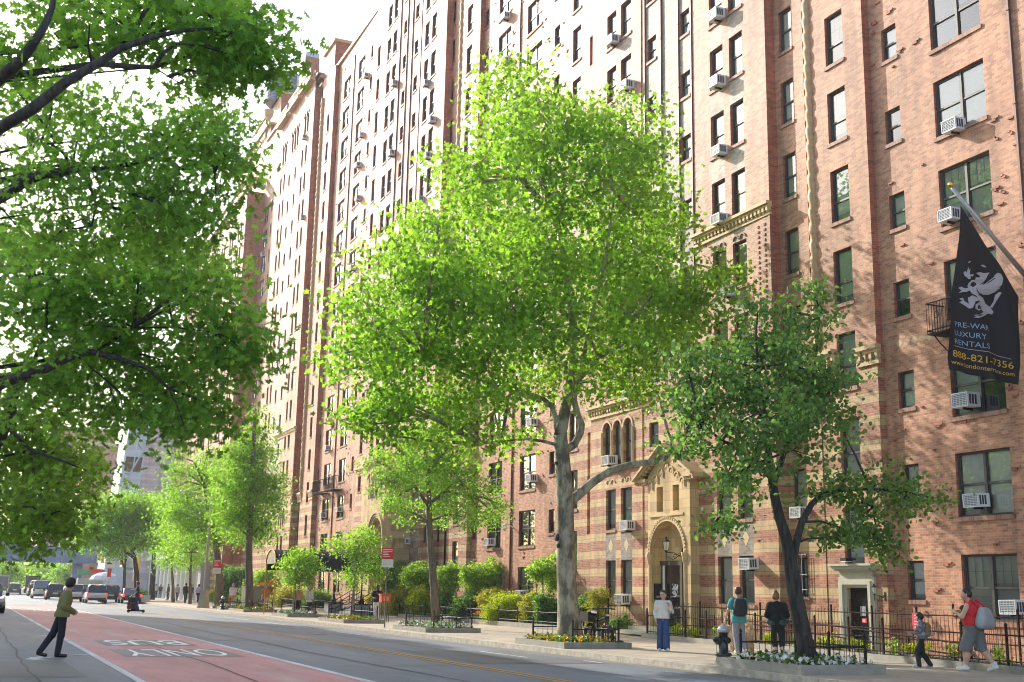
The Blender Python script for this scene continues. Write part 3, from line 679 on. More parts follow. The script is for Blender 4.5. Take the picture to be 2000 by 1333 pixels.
for a in (110.75, 111.8, 115.0, 116.1, 117.2, 120.4, 121.5): arch_ring(fb, BU(a+.4, B3), .42, .55, B3, CZ(48.9, a, B3), ROPE, .08, 8)
cornice(FARB, m8-.1, 113, B3, 15.6, .52); cornice(FARB, m8-.1, 115, B3, 9.8, .62)
side(fb, f9, B3, .0, 0, 50.6, BRICK)
strip(fb, fw, f9, 131.0, .0, 0, 47, bayz, [(126.4, 127., heads(41.6, 1.2, 11, 46), 'dh'), (128.35, 130.5, heads(41.6, 2.0, 11, 46), 'pair')])
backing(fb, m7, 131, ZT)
PV = 2.05                                                                       # pavilion
strip(fb, fw, 131.0, 176, PV, 0, 46.6, bayz, [(a, a+.85, heads(43.5, 1.85, 3, 46), 'dh') for k in range(8) for a in (133+k*5.2, 134.6+k*5.2)], conv=False)
side(fb, 131.0, .0, PV, 0, 46.6, DARK_SHADEB); backing(fb, 131, 176, 46, PV-1.2)
cornice(FARB, 130.9, 176, PV, 34.0, .6, proj=.3); cornice(FARB, 130.9, 176, PV, 46.6, .5, proj=.4)
xa = FX(131, PV)
for k in range(12): fb.lathe([(.07, 0), (.12, .3), (.06, .6), (.1, 1.0)], (xa+.1+k*.17, 131.0, 47.1), STONE2, 6)
fb.box((xa-.15, 130.8, 48.1), (xa+2.3, 131.2, 48.35), STONE2); fb.box((xa-.15, 131.2, 48.1), (xa+.2, 176, 48.35), STONE2)
# balustrades above the bay and stepped roof storeys
for (a, b) in ((105.2, 109.4), (110.2, 114.3), (115.2, 119.6)):
    fb.box((FX(a, B3)-.55, a, 50.0), (FX(a, B3), b, 50.25), ROPE); fb.box((FX(a, B3)-.5, a, 51.0), (FX(a, B3)-.3, b, 51.2), ROPE)
    for u in np.arange(a+.1, b, .45): fb.box((FX(a, B3)-.46, u, 50.25), (FX(a, B3)-.34, u+.14, 51.0), ROPE)
    for q in (0, .25, .5): fb.box((FX(a, B3)-.5+q*.9, a-.02, 50.25), (FX(a, B3)-.42+q*.9, a+.12, 51.0), ROPE)
fb.box((FX(117, B3)+.02, m8+.05, 50.6), (FX(117)+14, f9-.1, 50.8), DARK_SHADEB)
block(fb, 123.2, 131.5, -.1, -5, 47, 53.2, BRICK); block(fb, 121.5, 130, -2.3, -9, 47, 57.0, BRICK, cap=.35)
block(fb, 132.0, 150, -.2, -8, 46.6, 55.5, BRICK, cap=.35); block(fb, 133.5, 148, -1.6, -9, 55.8, 60.4, BRICK, cap=.15)
for u in np.arange(134, 149, .8): fb.box((FX(u, -.2)-.1, u, 54.6), (FX(u, -.2), u+.4, 55.4), STONE2)
chx = AY(606, 150, 126)[0]
fb.box((chx-.95, 125.0, 50), (chx+.75, 127.2, 61.8), DARK_SHADEB)
fb.build('wall', FARB); place_windows(FARB, fw)
cm = MB(); cm.box((chx-.9, 125.1, 61.8), (chx+.7, 127.1, 62.4), STEEL); cm.build('chimney_cap', FARB)
um = MB(); um.lathe([(.35, 0), (.3, .3), (.2, .5), (.55, 1.1), (.6, 1.7), (.45, 1.8)], (FX(133)+.1, 132.6, 55.8), STONE2, 12); um.build('roof_urn', FARB)
tk = thing('water_tank', 'round grey wooden water tank standing on the roof beside the chimney', 'water tank', (29.8, 137, 60.4))
t = MB(); tcx, tcy, tr = 29.9, 137., 2.15; WOOD = mat('tank_wood', (.16, .19, .25), .7, var=.2, vscale=2)
t.lathe([(tr, 60.4), (tr*.97, 64.0)], (tcx, tcy, 0), WOOD, 28); t.build('barrel', tk)
t = MB()
for z in np.arange(60.6, 64, .42): t.lathe([(tr+.03, z), (tr+.03, z+.05)], (tcx, tcy, 0), mat('hoop_iron', (.07, .07, .08), .5), 28)
t.build('hoop', tk)
t = MB(); t.lathe([(tr+.1, 64.0), (.1, 64.9)], (tcx, tcy, 0), mat('tank_roof', (.35, .36, .38), .6), 28); t.build('lid', tk)
t = MB(); t.tube([(tcx+1.2, tcy-tr-.12, 63.6), (tcx+1.2, tcy-tr-.12, 61.6), (tcx+1.5, tcy-tr-.3, 61.2), (tcx+1.6, tcy-tr-.3, 60.2)], .16, WHITE, 8); t.build('overflow_pipe', tk)
# ================================================================== GROUND
def asphalt(name, col, patch=.25, sc=.35, wear=None):
    m, nt, b = _new(name); g = N(nt, 'ShaderNodeNewGeometry')
    mp = N(nt, 'ShaderNodeMapping'); mp.inputs['Scale'].default_value = (1, .22, 1); nt.links.new(g.outputs['Position'], mp.inputs[0])
    n1 = N(nt, 'ShaderNodeTexNoise'); n1.inputs['Scale'].default_value = sc; n1.inputs['Detail'].default_value = 8; n1.inputs['Roughness'].default_value = .7
    nt.links.new(mp.outputs[0], n1.inputs['Vector'])
    n2 = N(nt, 'ShaderNodeTexNoise'); n2.inputs['Scale'].default_value = 40; n2.inputs['Detail'].default_value = 4; nt.links.new(g.outputs['Position'], n2.inputs['Vector'])
    r = N(nt, 'ShaderNodeMapRange'); r.inputs[1].default_value = .3; r.inputs[2].default_value = .7; r.inputs[3].default_value = 1-patch; r.inputs[4].default_value = 1+patch
    nt.links.new(n1.outputs[0], r.inputs[0])
    r2 = N(nt, 'ShaderNodeMapRange'); r2.inputs[1].default_value = .3; r2.inputs[2].default_value = .7; r2.inputs[3].default_value = .75; r2.inputs[4].default_value = 1.25
    nt.links.new(n2.outputs[0], r2.inputs[0]); k = mathn(nt, 'MULTIPLY', r.outputs[0], r2.outputs[0])
    cv = N(nt, 'ShaderNodeCombineXYZ')
    for i in range(3): nt.links.new(k, cv.inputs[i])
    base = tuple(col)
    if wear:
        mw_ = N(nt, 'ShaderNodeMapping'); mw_.inputs['Scale'].default_value = (1.6, .16, 1); nt.links.new(g.outputs['Position'], mw_.inputs[0])
        nw_ = N(nt, 'ShaderNodeTexNoise'); nw_.inputs['Scale'].default_value = .9; nw_.inputs['Detail'].default_value = 9; nw_.inputs['Roughness'].default_value = .72; nt.links.new(mw_.outputs[0], nw_.inputs['Vector'])
        rw_ = N(nt, 'ShaderNodeMapRange'); rw_.inputs[1].default_value = .52; rw_.inputs[2].default_value = .66; rw_.inputs[4].default_value = .75; nt.links.new(nw_.outputs['Fac'], rw_.inputs[0])
        base = mixc(nt, rw_.outputs[0], tuple(col), tuple(wear))
    nt.links.new(mixc(nt, 1., base, cv.outputs[0], 'MULTIPLY'), b.inputs['Base Color'])
    b.inputs['Roughness'].default_value = .75
    bp = N(nt, 'ShaderNodeBump'); bp.inputs['Strength'].default_value = .35; bp.inputs['Distance'].default_value = .01
    nt.links.new(n2.outputs[0], bp.inputs['Height']); nt.links.new(bp.outputs['Normal'], b.inputs['Normal']); MATS[name] = m; return m
ASPH = asphalt('asphalt', (.125, .148, .178), .3, .35, (.17, .185, .205)); REDLANE = asphalt('bus_lane_red', (.43, .185, .18), .3, .5, (.36, .30, .30)); ASPD = asphalt('asphalt_patch', (.17, .155, .16), .25)
PAINT = asphalt('road_paint_white', (.50, .52, .55), .35, 1.5, (.2, .2, .21)); YELL = asphalt('road_paint_yellow', (.50, .27, .05), .25, 1.5)
def conc_mat():
    m, nt, b = _new('concrete_flags'); g = N(nt, 'ShaderNodeNewGeometry')
    br = brick_tex(nt, g.outputs['Position'], (.42, .36, .285), (.34, .30, .24), (.12, .105, .085), 1.5, 1.5, .016, off=0)
    n = N(nt, 'ShaderNodeTexNoise'); n.inputs['Scale'].default_value = .8; n.inputs['Detail'].default_value = 8; n.inputs['Roughness'].default_value = .7; nt.links.new(g.outputs['Position'], n.inputs['Vector'])
    r = N(nt, 'ShaderNodeMapRange'); r.inputs[1].default_value = .3; r.inputs[2].default_value = .7; r.inputs[3].default_value = .78; r.inputs[4].default_value = 1.15; nt.links.new(n.outputs[0], r.inputs[0])
    cv = N(nt, 'ShaderNodeCombineXYZ')
    for i in range(3): nt.links.new(r.outputs[0], cv.inputs[i])
    nt.links.new(mixc(nt, 1., br.outputs[0], cv.outputs[0], 'MULTIPLY'), b.inputs['Base Color']); b.inputs['Roughness'].default_value = .8; MATS['concrete'] = m; return m
CONC = conc_mat(); KERB = mat('kerb_granite', (.40, .36, .29), .75, var=.25, vscale=6, bump=.4, bscale=18); KERB2 = mat('bed_curb_concrete', (.30, .28, .235), .8, var=.18, vscale=4, bump=.2)
SOIL = mat('soil', (.055, .04, .028), .95, var=.4, vscale=8, bump=.6)
def sheet(name, pts, m, kind='structure', z=None):
    b = MB(); b.poly([(p[0], p[1], p[2] if len(p) > 2 else z) for p in pts], m); return tag(b.build(name), kind=kind)
gmb = MB(); gmb.quad((-400, -60, -.02), (500, -60, -.02), (500, 1500, -.02), (-400, 1500, -.02), ASPH); tag(gmb.build('ground'), kind='structure')
sheet('road', [(-3, -20, 0), (15.7, -20, 0), (15.7, 700, 0), (-3, 700, 0)], ASPH)
sheet('bus_lane', [(3.16, 5, .004), (7.2, 5, .004), (7.0, 97, .004), (3.0, 97, .004)], REDLANE)
lm = MB()
lm.quad((3.04, -5, .008), (3.2, -5, .008), (3.08, 98, .008), (2.92, 98, .008), PAINT); lm.quad((7.14, -5, .008), (7.32, -5, .008), (7.12, 98, .008), (6.94, 98, .008), PAINT)
for k in range(40): lm.quad((7.05, 103+k*9, .008), (7.17, 103+k*9, .008), (7.17, 106+k*9, .008), (7.05, 106+k*9, .008), PAINT)
for a, b, c in ((2.4, 3.04, 31.3), (2.42, 2.95, 55.3), (2.42, 2.9, 68.8), (2.42, 2.9, 43)): lm.quad((a, c-.06, .008), (b, c-.06+.5, .008), (b, c+.1+.5, .008), (a, c+.1, .008), PAINT)
for ya, yb, xx in ((64.5, 71.5, 14.0), (52, 61, 14.0), (42.5, 48, 14.0), (29.7, 32.9, 13.95), (27.2, 28.2, 14.9)): lm.quad((xx, ya, .008), (xx+.1, ya, .008), (xx+.1, yb, .008), (xx, yb, .008), PAINT)
for k in range(12): lm.quad((3.2+k*1.0, 158, .008), (3.7+k*1.0, 158, .008), (3.7+k*1.0, 162, .008), (3.2+k*1.0, 162, .008), PAINT)
sp = [(1.40, 29.9), (1.6, 29.6), (1.9, 29.55), (1.75, 29.9), (2.05, 30.3), (1.9, 30.7), (1.86, 31.2), (1.66, 30.6), (1.55, 30.75), (1.6, 30.2)]
lm.poly([(x, y, .0085) for x, y in sp], PAINT)
tag(lm.build('white_road_markings'), kind='structure')
lm = MB()
for xx in (10.86, 11.1): lm.quad((xx, -5, .008), (xx+.11, -5, .008), (xx+.11, 135, .008), (xx, 135, .008), YELL)
tag(lm.build('yellow_centre_lines'), kind='structure')
for word, x0, x1, y0, y1 in (('ONLY', 6.42, 3.92, 34.0, 30.9), ('BUS', 6.28, 4.05, 39.6, 36.6), ('BUS', 6.2, 4.0, 88, 85), ('ONLY', 6.2, 4.0, 83, 80)):
    vs, fs = text_mesh(word, 1.); xs = [p[0] for p in vs]; ys = [p[1] for p in vs]; a, b, c, d = min(xs), max(xs), min(ys), max(ys)
    t = MB(); t.add([(x0+(p[0]-a)/(b-a)*(x1-x0), y0+(p[1]-c)/(d-c)*(y1-y0), .013) for p in vs], [f[::-1] for f in fs], mat('fresh_paint', (.62, .62, .6), .6, var=.12, vscale=3))
    tag(t.build('lane_lettering'), kind='structure')
    if y0 < 50: sheet('lane_letter_patch', [(x1-.2, y1-.25, .009), (x0+.2, y1-.25, .009), (x0+.2, y0+.25, .009), (x1-.2, y0+.25, .009)], ASPD)
sheet('gutter', [(15.25, -10, .004), (15.695, -10, .004), (15.695, 320, .004), (15.25, 320, .004)], asphalt('gutter_sunlit_tan', (.17, .16, .145), .3, .6))  # gutter strip; its lighter tan also paints in sunlight along the kerb
tm = MB(); TAR = asphalt('tar_seam', (.035, .037, .04), .3)
for x0, ya, yb, w_ in ((9.1, 14, 62, .05), (13.2, 18, 75, .045), (5.3, 8, 40, .04), (1.2, 14, 60, .05)):
    y = ya; x = x0
    while y < yb: x2 = x+R0.uniform(-.06, .06); tm.quad((x, y, .0125), (x+w_, y, .0125), (x2+w_, y+1.3, .0125), (x2, y+1.3, .0125), TAR); x = x2; y += 1.3
for yy, xa, xb in ((26.5, 7.6, 10.6), (39, 11.5, 15.2), (33.5, .3, 2.9), (52, 7.5, 15.2), (20.5, 3.4, 7)):
    x = xa; y = yy
    while x < xb: y2 = y+R0.uniform(-.1, .1); tm.quad((x, y, .0128), (x+.4, y2, .0128), (x+.4, y2+.05, .0128), (x, y+.05, .0128), TAR); x += .4; y = y2
tag(tm.build('tar_seams'), kind='structure')
sheet('road_patch', [(11.6, 27.2, .006), (14.9, 27.0, .006), (15.0, 33.1, .006), (11.7, 33.4, .006)], asphalt('asphalt_newer', (.095, .108, .125), .25)); sheet('road_patch', [(7.6, 40, .006), (10.2, 40.2, .006), (10.1, 58, .006), (7.6, 58, .006)], asphalt('asphalt_older', (.15, .165, .185), .3)); sheet('road_patch', [(.4, 24, .006), (2.3, 24.1, .006), (2.2, 29, .006), (.4, 29, .006)], asphalt('asphalt_newer', (.095, .108, .125), .25))
km = MB(); y = -10.
while y < 320:
    L = R0.uniform(2.2, 3.4); km.box((15.70, y, -.02), (15.9, y+L-.012, .149), KERB); y += L
tag(km.build('kerb'), kind='structure')
sm = MB(); sm.box((15.9, -10, -.02), (27.2, 320, .146), CONC); tag(sm.build('sidewalk'), kind='structure')
sm = MB(); sm.box((-9, -10, -.02), (-.6, 320, .146), CONC); sm.box((-.6, -10, -.02), (-.42, 320, .149), KERB); tag(sm.build('opposite_sidewalk'), kind='structure')
for nm, yy in (('manhole', 55.),):
    b = MB(); b.lathe([(.36, .0), (.36, .006)], (12.6, 45.6, .004), mat('cast_iron', (.07, .068, .065), .5, metal=.5), 20); tag(b.build('manhole_cover'), 'round cast iron manhole cover set in the asphalt beyond the yellow lines', 'manhole cover')
# ================================================================== PLANTING BEDS AND FENCES
def bed(name, label, poly, h, w=.16, base=.146, group=None):
    """stone curb round a bed with soil inside"""
    t = thing(name, label, 'planting bed', (poly[0][0], poly[0][1], base), group); n = len(poly); b = MB()
    c = np.mean(poly, 0)
    inn = [tuple(np.array(p)+(c-np.array(p))/np.linalg.norm(c-np.array(p))*w*1.3) for p in poly]
    for i in range(n):
        a, d = poly[i], poly[(i+1) % n]; ai, di = inn[i], inn[(i+1) % n]
        vs = [(*a, base), (*d, base), (*di, base), (*ai, base), (*a, base+h), (*d, base+h), (*di, base+h), (*ai, base+h)]
        b.add(vs, [(0, 1, 5, 4), (4, 5, 6, 7), (2, 3, 7, 6)], KERB2)
    b.build('stone_curb', t); b = MB(); b.poly([(*p, base+h*.75) for p in inn], SOIL); b.build('soil', t); return t, inn
def flowers(name, poly, z, n, cols, kind='stuff', size=.05):
    """low bedding flowers, nobody could count them"""
    P = np.array(poly); lo, hi = P.min(0), P.max(0); out = []; mi = []
    pts = []
    while len(pts) < n:
        p = NR.uniform(lo, hi); ins = False; j = len(P)-1
        for i in range(len(P)):
            if (P[i, 1] > p[1]) != (P[j, 1] > p[1]) and p[0] < (P[j, 0]-P[i, 0])*(p[1]-P[i, 1])/(P[j, 1]-P[i, 1])+P[i, 0]: ins = not ins
            j = i
        if ins: pts.append(p)
    for p in pts:
        zc = z+NR.uniform(.02, .2); k = NR.integers(len(cols)); s = size*NR.uniform(.7, 1.3)
        for _ in range(2):
            nrm = NR.normal(size=3)+np.array([0, 0, .8]); nrm /= np.linalg.norm(nrm); a = np.cross(nrm, [1, .2, 0]); a /= np.linalg.norm(a); c2 = np.cross(nrm, a)
            o = np.array([p[0], p[1], zc])+NR.normal(size=3)*.02
            out += [o+a*s, o+c2*s, o-a*s, o-c2*s]; mi.append(k)
    return np_mesh(name, np.array(out), 4, cols, None, mi)
LEAFLOW = leaf_mat('leaf_bedding', (.06, .13, .025), (.12, .28, .03)); FYEL = mat('petal_yellow', (.75, .50, .02), .6); FWHI = mat('petal_white', (.70, .70, .64), .6)
def fence(name, label, path, h, gap=.13, post=1.9, z=.29, m=IRON, rails=(.12, .88), spike=.06, group=None, loops=False, postx=.0):
    t = thing(name, label, 'fence', (path[0][0], path[0][1], z), group); rl = MB(); bars = MB(); ps = MB()
    for (a, b) in zip(path[:-1], path[1:]):
        a3 = np.array([*a, a[2] if len(a) > 2 else z][:3] if len(a) > 2 else [*a, z], float); b3 = np.array([*b, z] if len(b) < 3 else b, float); L = np.linalg.norm(b3-a3)
        dr = (b3-a3)/L; nx = np.array([-dr[1], dr[0], 0])
        for f in rails: rl.tube([a3+[0, 0, h*f], b3+[0, 0, h*f]], .017, m, 4)
        k = max(2, int(L/gap))
        for i in range(1, k):
            p = a3+(b3-a3)*i/k; bars.tube([p+[0, 0, .02], p+[0, 0, h+spike*(1 if i % 2 else .6)]], [.0085, .007], m, 4, cap=False)
        kp = max(1, int(round(L/post)))
        for i in range(kp+1 if (b == path[-1]) else kp):
            p = a3+(b3-a3)*i/kp; s = .024
            ps = MB(); ps.box((p[0]-s, p[1]-s, p[2]-.1), (p[0]+s, p[1]+s, p[2]+h+.1+postx), m); ps.lathe([(.02, 0), (.04, .03), (.035, .06), (.0, .1)], (p[0], p[1], p[2]+h+.1+postx), m, 8); ps.build('post', t)
    rl.build('rail', t); bars.build('bars', t); return t
def tree_guard(x0, x1, y0, y1, label, zb=.30):
    return fence('tree_guard', label, [(x0, y1), (x1, y1), (x1, y0), (x0, y0)], .52, .16, 1.3, zb, IRON, rails=(.1, .8), spike=.08)
beds = [('yellow flowered stone tree bed round the big plane tree', 16.0, 18.25, 31.4, 34.8, .17, 'y', 'plane tree'),
        ('white flowered stone tree bed round the leaning dark trunk, beside the hydrant', 15.95, 18.2, 20.5, 23.6, .2, 'w', 'leaning dark trunk'),
        ('white flowered stone tree bed round the slim trunk before the hedge', 16.3, 18.6, 43.7, 47.6, .17, 'w', 'slim trunk before the hedge'),
        ('yellow flowered stone tree bed with a bare stake, beside the red and white sign', 16.4, 18.4, 55.0, 59.5, .17, 'y', 'bare stake by the sign'),
        ('white flowered stone tree bed round a pale young trunk by the canopy', 16.4, 18.3, 65.8, 69.5, .17, 'w', 'pale young trunk'),
        ('yellow flowered stone tree bed before the green utility cabinet', 16.6, 18.8, 78.2, 83, .17, 'y', 'trunk by the cabinet'),
        ('white flowered low stone bed behind the silver hydrant', 17.0, 19.0, 86.5, 91, .17, 'w', 'trunk behind the silver hydrant')]
for lb, x0, x1, y0, y1, h, c, wh in beds:
    t, inn = bed('tree_bed', lb, [(x0, y0), (x1, y0), (x1, y1), (x0, y1)], h, group='stone tree beds along the kerb')
    tag(flowers('bedding_flowers', inn, .146+h*.7, 520 if y0 < 40 else 260, [FYEL, FYEL, LEAFLOW, LEAFLOW] if c == 'y' else [FWHI, FWHI, LEAFLOW, LEAFLOW], size=.045 if y0 < 40 else .06), 'bedding flowers in the tree bed', None, None, 'stuff')
    tree_guard(x0+.45, x1-.25, y0+.35, y1-.35, 'low black iron tree guard round the '+wh, .146+h*.7)
# fence along the near garden strip (low in front, taller behind)
bed_t, inn = bed('garden_bed', 'long narrow garden bed with plants behind the front iron fence', [(21.3, 17.5), (22.3, 17.5), (24.2, 39.3), (23.3, 39.4)], .17)
fence('iron_fence', 'low black spiked iron fence in front of the garden strip', [(21.6, 17.6), (22.35, 26.6), (22.9, 33.1), (23.45, 39.2)], .76, .135, 1.6, .30, IRONR)
fence('iron_fence', 'long taller dark iron railing along the sunken areaway beneath the walls', [(24.1, 17), (24.25, 26), (24.3, 31.5), (24.35, 38.8)], 1.22, .15, 1.9, .146, IRONR, rails=(.42, .97), spike=.1)
hr = MB()
for za, zb in ((1.05, .45), (.75, .15)): hr.tube([(23.6, 34.5, za+.2), (23.2, 23.0, zb+.2)], .025, IRONR, 6)
for q in np.linspace(0, 1, 6): p = np.array([23.6, 34.5, 1.25])+(np.array([23.2, 23., .65])-np.array([23.6, 34.5, 1.25]))*q; hr.tube([(p[0], p[1], .146), p], .02, IRONR, 5)
tag(hr.build('ramp_handrail'), 'sloping dark iron handrail of the ramp behind the low front fence', 'handrail')
# hedge garden in front of the middle wing
hb, inn2 = bed('garden_bed', 'shrub filled garden bed with concrete curb before the hydrangea row', [(23.5, 44.3), (26.0, 44.3), (26.4, 68), (23.6, 68.)], .22)
bed('garden_bed', 'small garden bed beside the arched stone entrance steps', [(24.0, 44.6), (26.0, 44.4), (26.0, 48.4), (27.0, 49)], .2)
bed('garden_bed', 'shrub filled garden bed beyond the entrance canopy', [(23.5, 77), (26.4, 77), (26.6, 108), (23.8, 108)], .2)
fence('hedge_fence', 'low black garden fence with two pale rails, between plane tree and hydrangeas', [(23.55, 44.5), (23.6, 53.3)], .55, .12, 2.0, .36, IRON, rails=(.2, .95), spike=.03)
fence('hedge_fence', 'low black garden fence with two pale rails, between round bush and canopy', [(23.6, 54.6), (23.65, 68)], .55, .12, 2.2, .36, IRON, rails=(.2, .95), spike=.03)
fence('hedge_fence', 'low black garden fence behind the utility cabinet', [(23.6, 77), (23.8, 104)], .55, .2, 3, .34, IRON, rails=(.2, .95), spike=.03)
fence('iron_fence', 'short spiked iron fence between the e-bike and the entrance steps', [(24.4, 43.9), (26.0, 43.9), (26.0, 49.5)], 1.2, .14, 1.7, .2, IRON)
# ================================================================== STREET FURNITURE
def hydrant(loc, label, top):
    t = thing('fire_hydrant', label, 'fire hydrant', loc); x, y, z = loc; D = mat('hydrant_black', (.02, .022, .024), .32, coat=.4)
    b = MB(); b.lathe([(.17, 0), (.19, .05), (.19, .09), (.14, .1), (.125, .16), (.2, .2), (.2, .25), (.125, .27), (.115, .5), (.12, .72), (.135, .74)], (x, y, z), D, 18); b.build('barrel', t, True)
    b = MB(); b.lathe([(.14, .74), (.14, .80), (.125, .84), (.09, .885), (.03, .91), (.03, .95)], (x, y, z), top, 18); b.build('bonnet', t, True)
    b = MB(); b.lathe([(.085, -.2), (.085, -.17), (.1, -.165), (.1, -.12), (.06, -.1), (.06, -.25)][:5], (x, y, z+.55), D, 12, axis='x'); b.lathe([(.03, -.27), (.03, -.2)], (x, y, z+.55), D, 6, axis='x')
    b.lathe([(.06, .0), (.06, .17), (.075, .175), (.075, .22)], (x, y, z+.56), D, 12, axis='y'); b.lathe([(.06, .0), (.06, -.17), (.075, -.175), (.075, -.22)], (x, y, z+.56), D, 12, axis='y'); b.build('nozzle', t)
    b = MB()
    for i in range(8): a = i*math.pi/4; b.lathe([(.018, .19), (.018, .27)], (x+.165*math.cos(a), y+.165*math.sin(a), z), D, 6)
    b.build('flange_bolts', t)
    b = MB(); b.tube([(x-.2, y-.02, z+.48), (x-.21, y-.04, z+.3), (x-.18, y-.05, z+.16)], .008, D, 4); b.build('chain', t)
HSIL = mat('hydrant_silver', (.5, .51, .52), .35, metal=.5)
hydrant((16.5, 24.1, .146), 'black fire hydrant with silver bonnet on the near pavement, left of the tree bed', HSIL)
hydrant(tuple(G(434, 1191, .146)), 'small distant fire hydrant with silver bonnet, beside the white flowered low bed', HSIL)
def sign_pole(loc, h, label, sh, sw, yaw=0., red=True):
    t = thing('parking_sign', label, 'street sign', loc); x, y, z = loc
    b = MB(); b.box((x-.025, y-.015, z), (x+.025, y+.015, z+h), mat('sign_pole_green', (.10, .11, .08), .5)); b.build('pole', t)
    RED = mat('sign_red', (.62, .03, .03), .5); SW = mat('sign_white', (.75, .75, .73), .5)
    yy = y-.03; b = MB(); b.box((x-sw/2, yy-.004, z+h-sh*.58), (x+sw/2, yy, z+h), RED)
    for i in range(5):
        zz = z+h-.09-i*sh*.085; b.box((x-sw*.4, yy-.0075, zz), (x-sw*.4+sw*[.8, .75, .45, .5, .62][i], yy-.0045, zz+sh*[.04, .035, .035, .035, .03][i]), SW)
    b.build('red_panel', t)
    b = MB(); b.box((x-sw/2, yy-.004, z+h-sh), (x+sw/2, yy, z+h-sh*.585), SW)
    for i in range(3): b.box((x-sw*.4, yy-.0075, z+h-sh*(.68+.1*i)), (x+sw*.35, yy-.0045, z+h-sh*(.665+.1*i)), mat('sign_grey', (.3, .3, .3), .5))
    b.build('white_panel', t)
P = G(751, 1226, .146); sign_pole(tuple(P), 3.35, 'red and white parking sign on a thin pole by the hydrangeas', .82, .52)
P = G(404, 1186, .146); sign_pole((P[0], P[1]-3, .146), 3.6, 'distant red and white parking sign beside the grey lamp post', 1.05, .62)
# lamp post
P = G(397, 1188, .146); t = thing('street_lamp', 'grey street lamp post with chunky concrete base, left of the small hydrant', 'street lamp', P)
b = MB(); b.lathe([(.48, 0), (.45, .1), (.3, 1.25), (.26, 1.35)], P, LIME, 4); b.build('base', t)
b = MB(); b.tube([P+[0, 0, 1.3], P+[0, 0, 8.2]], [.12, .075], STEEL, 8); b.build('pole', t)
b = MB(); b.tube([P+[0, 0, 7.7], P+[-.6, 0, 8.3], P+[-2.0, -.1, 8.6]], .045, STEEL, 6); b.build('arm', t)
b = MB(); b.lathe([(.02, -.05), (.16, 0), (.17, .08), (.08, .15)], P+[-2.2, -.1, 8.5], WHITE, 10); b.build('lamp_head', t)
# utility cabinet
P = G(470, 1191, .146); t = thing('utility_cabinet', 'grey green utility cabinet standing against the tree trunk', 'utility cabinet', P); CAB = mat('cabinet_green', (.20, .22, .18), .55, var=.08)
b = MB(); b.box((P[0]-.1, P[1]-2.2, .146), (P[0]+1.1, P[1]-.4, 1.75), CAB); b.box((P[0]-.15, P[1]-2.25, 1.75), (P[0]+1.15, P[1]-.35, 1.8), CAB); b.build('casing', t)
b = MB(); b.box((P[0]-.12, P[1]-1.25, .25), (P[0]-.105, P[1]-.5, 1.68), CAB); b.box((P[0]-.12, P[1]-2.1, .25), (P[0]-.105, P[1]-1.35, 1.68), CAB); b.build('door', t)
# canopy with brass poles
t = thing('entrance_canopy', 'long dark navy entrance canopy on brass poles reaching from kerb to building', 'canopy', (16.8, 72.7, .146)); NAVY = mat('navy_canvas', (.012, .016, .028), .7)
b = MB(); y0, y1, x0, x1 = 71.4, 73.95, 16.9, 23.8; yc = (y0+y1)/2; n = 12
arc = [(yc-(y1-y0)/2*math.cos(math.pi*i/n), 3.15+.85*math.sin(math.pi*i/n)) for i in range(n+1)]
for (ya, za), (yb, zb) in zip(arc[:-1], arc[1:]): b.quad((x0, ya, za), (x1, ya, za), (x1, yb, zb), (x0, yb, zb), NAVY)
for yy in (y0, y1): b.box((x0, yy-.012, 2.78), (x1, yy+.012, 3.16), NAVY)
b.build('canvas', t)
b = MB(); b.poly([(x0+.02, y, z) for y, z in arc], mat('canopy_lining', (.42, .38, .26), .8)); b.build('end_panel', t)
for yy in (y0+.02, y1-.02):
    b = MB(); b.tube([(x0+.05, yy, .146), (x0+.05, yy, 3.2)], .04, BRASS, 8); b.build('pole', t)
b = MB(); b.tube([(x0, y, z+.03) for y, z in arc], .03, BRASS, 6); b.build('front_arch', t); CANOPY = t
# entrance stairs with lamp posts
t = thing('entrance_stairs', 'grey stone stairs with black handrails leading up beneath the canopy', 'stairs', (24, 70.5, .146)); STP = mat('painted_step_grey', (.30, .33, .36), .7, var=.08)
b = MB()
for k in range(4): b.box((22.6+k*.3, 72.7, .146), (23.85, 77.8, .146+.15*(k+1)), STP)
b.build('steps', t)
for yy in (72.2, 78.3):
    b = MB(); b.box((22.1, yy-.45, .146), (23.1, yy+.45, .78), STP); b.box((22.05, yy-.5, .78), (23.15, yy+.5, .85), IRON); b.build('plinth', t)
for yy in (72.75, 75.2, 77.7):
    b = MB()
    for dz in (.9, .62, .34): b.tube([(22.2, yy, .146+dz-.05), (22.6, yy, .146+dz), (23.6, yy, .75+dz), (24.2, yy, .75+dz)], .028, IRON, 6)
    for xx, zz in ((22.3, .146), (22.9, .45), (23.5, .6), (24.1, .75)): b.tube([(xx, yy, zz), (xx, yy, zz+.95)], .022, IRON, 6)
    b.build('handrail', t)
def lamp_post(x, y, z, lb):
    t = thing('lamp_post', lb, 'lamp post', (x, y, z)); b = MB()
    b.lathe([(.2, 0), (.18, .2), (.09, .3), (.07, .5), (.05, .6), (.045, 1.5), (.09, 1.55), (.04, 1.6)], (x, y, z), IRON, 10); b.build('post', t)
    b = MB(); b.lathe([(.07, 1.6), (.2, 2.0)], (x, y, z), mat('lamp_glass', (.75, .72, .6), .3), 6); b.build('lamp_shade', t)
    b = MB(); b.lathe([(.24, 2.0), (.1, 2.15), (.03, 2.3), (.0, 2.36)], (x, y, z), IRON, 6); b.build('cap', t)
lamp_post(22.6, 72.2, .85, 'black lantern lamp post on the plinth at the near side of the canopy stairs'); lamp_post(22.6, 78.3, .85, 'black lantern lamp post on the plinth at the far side of the canopy stairs')
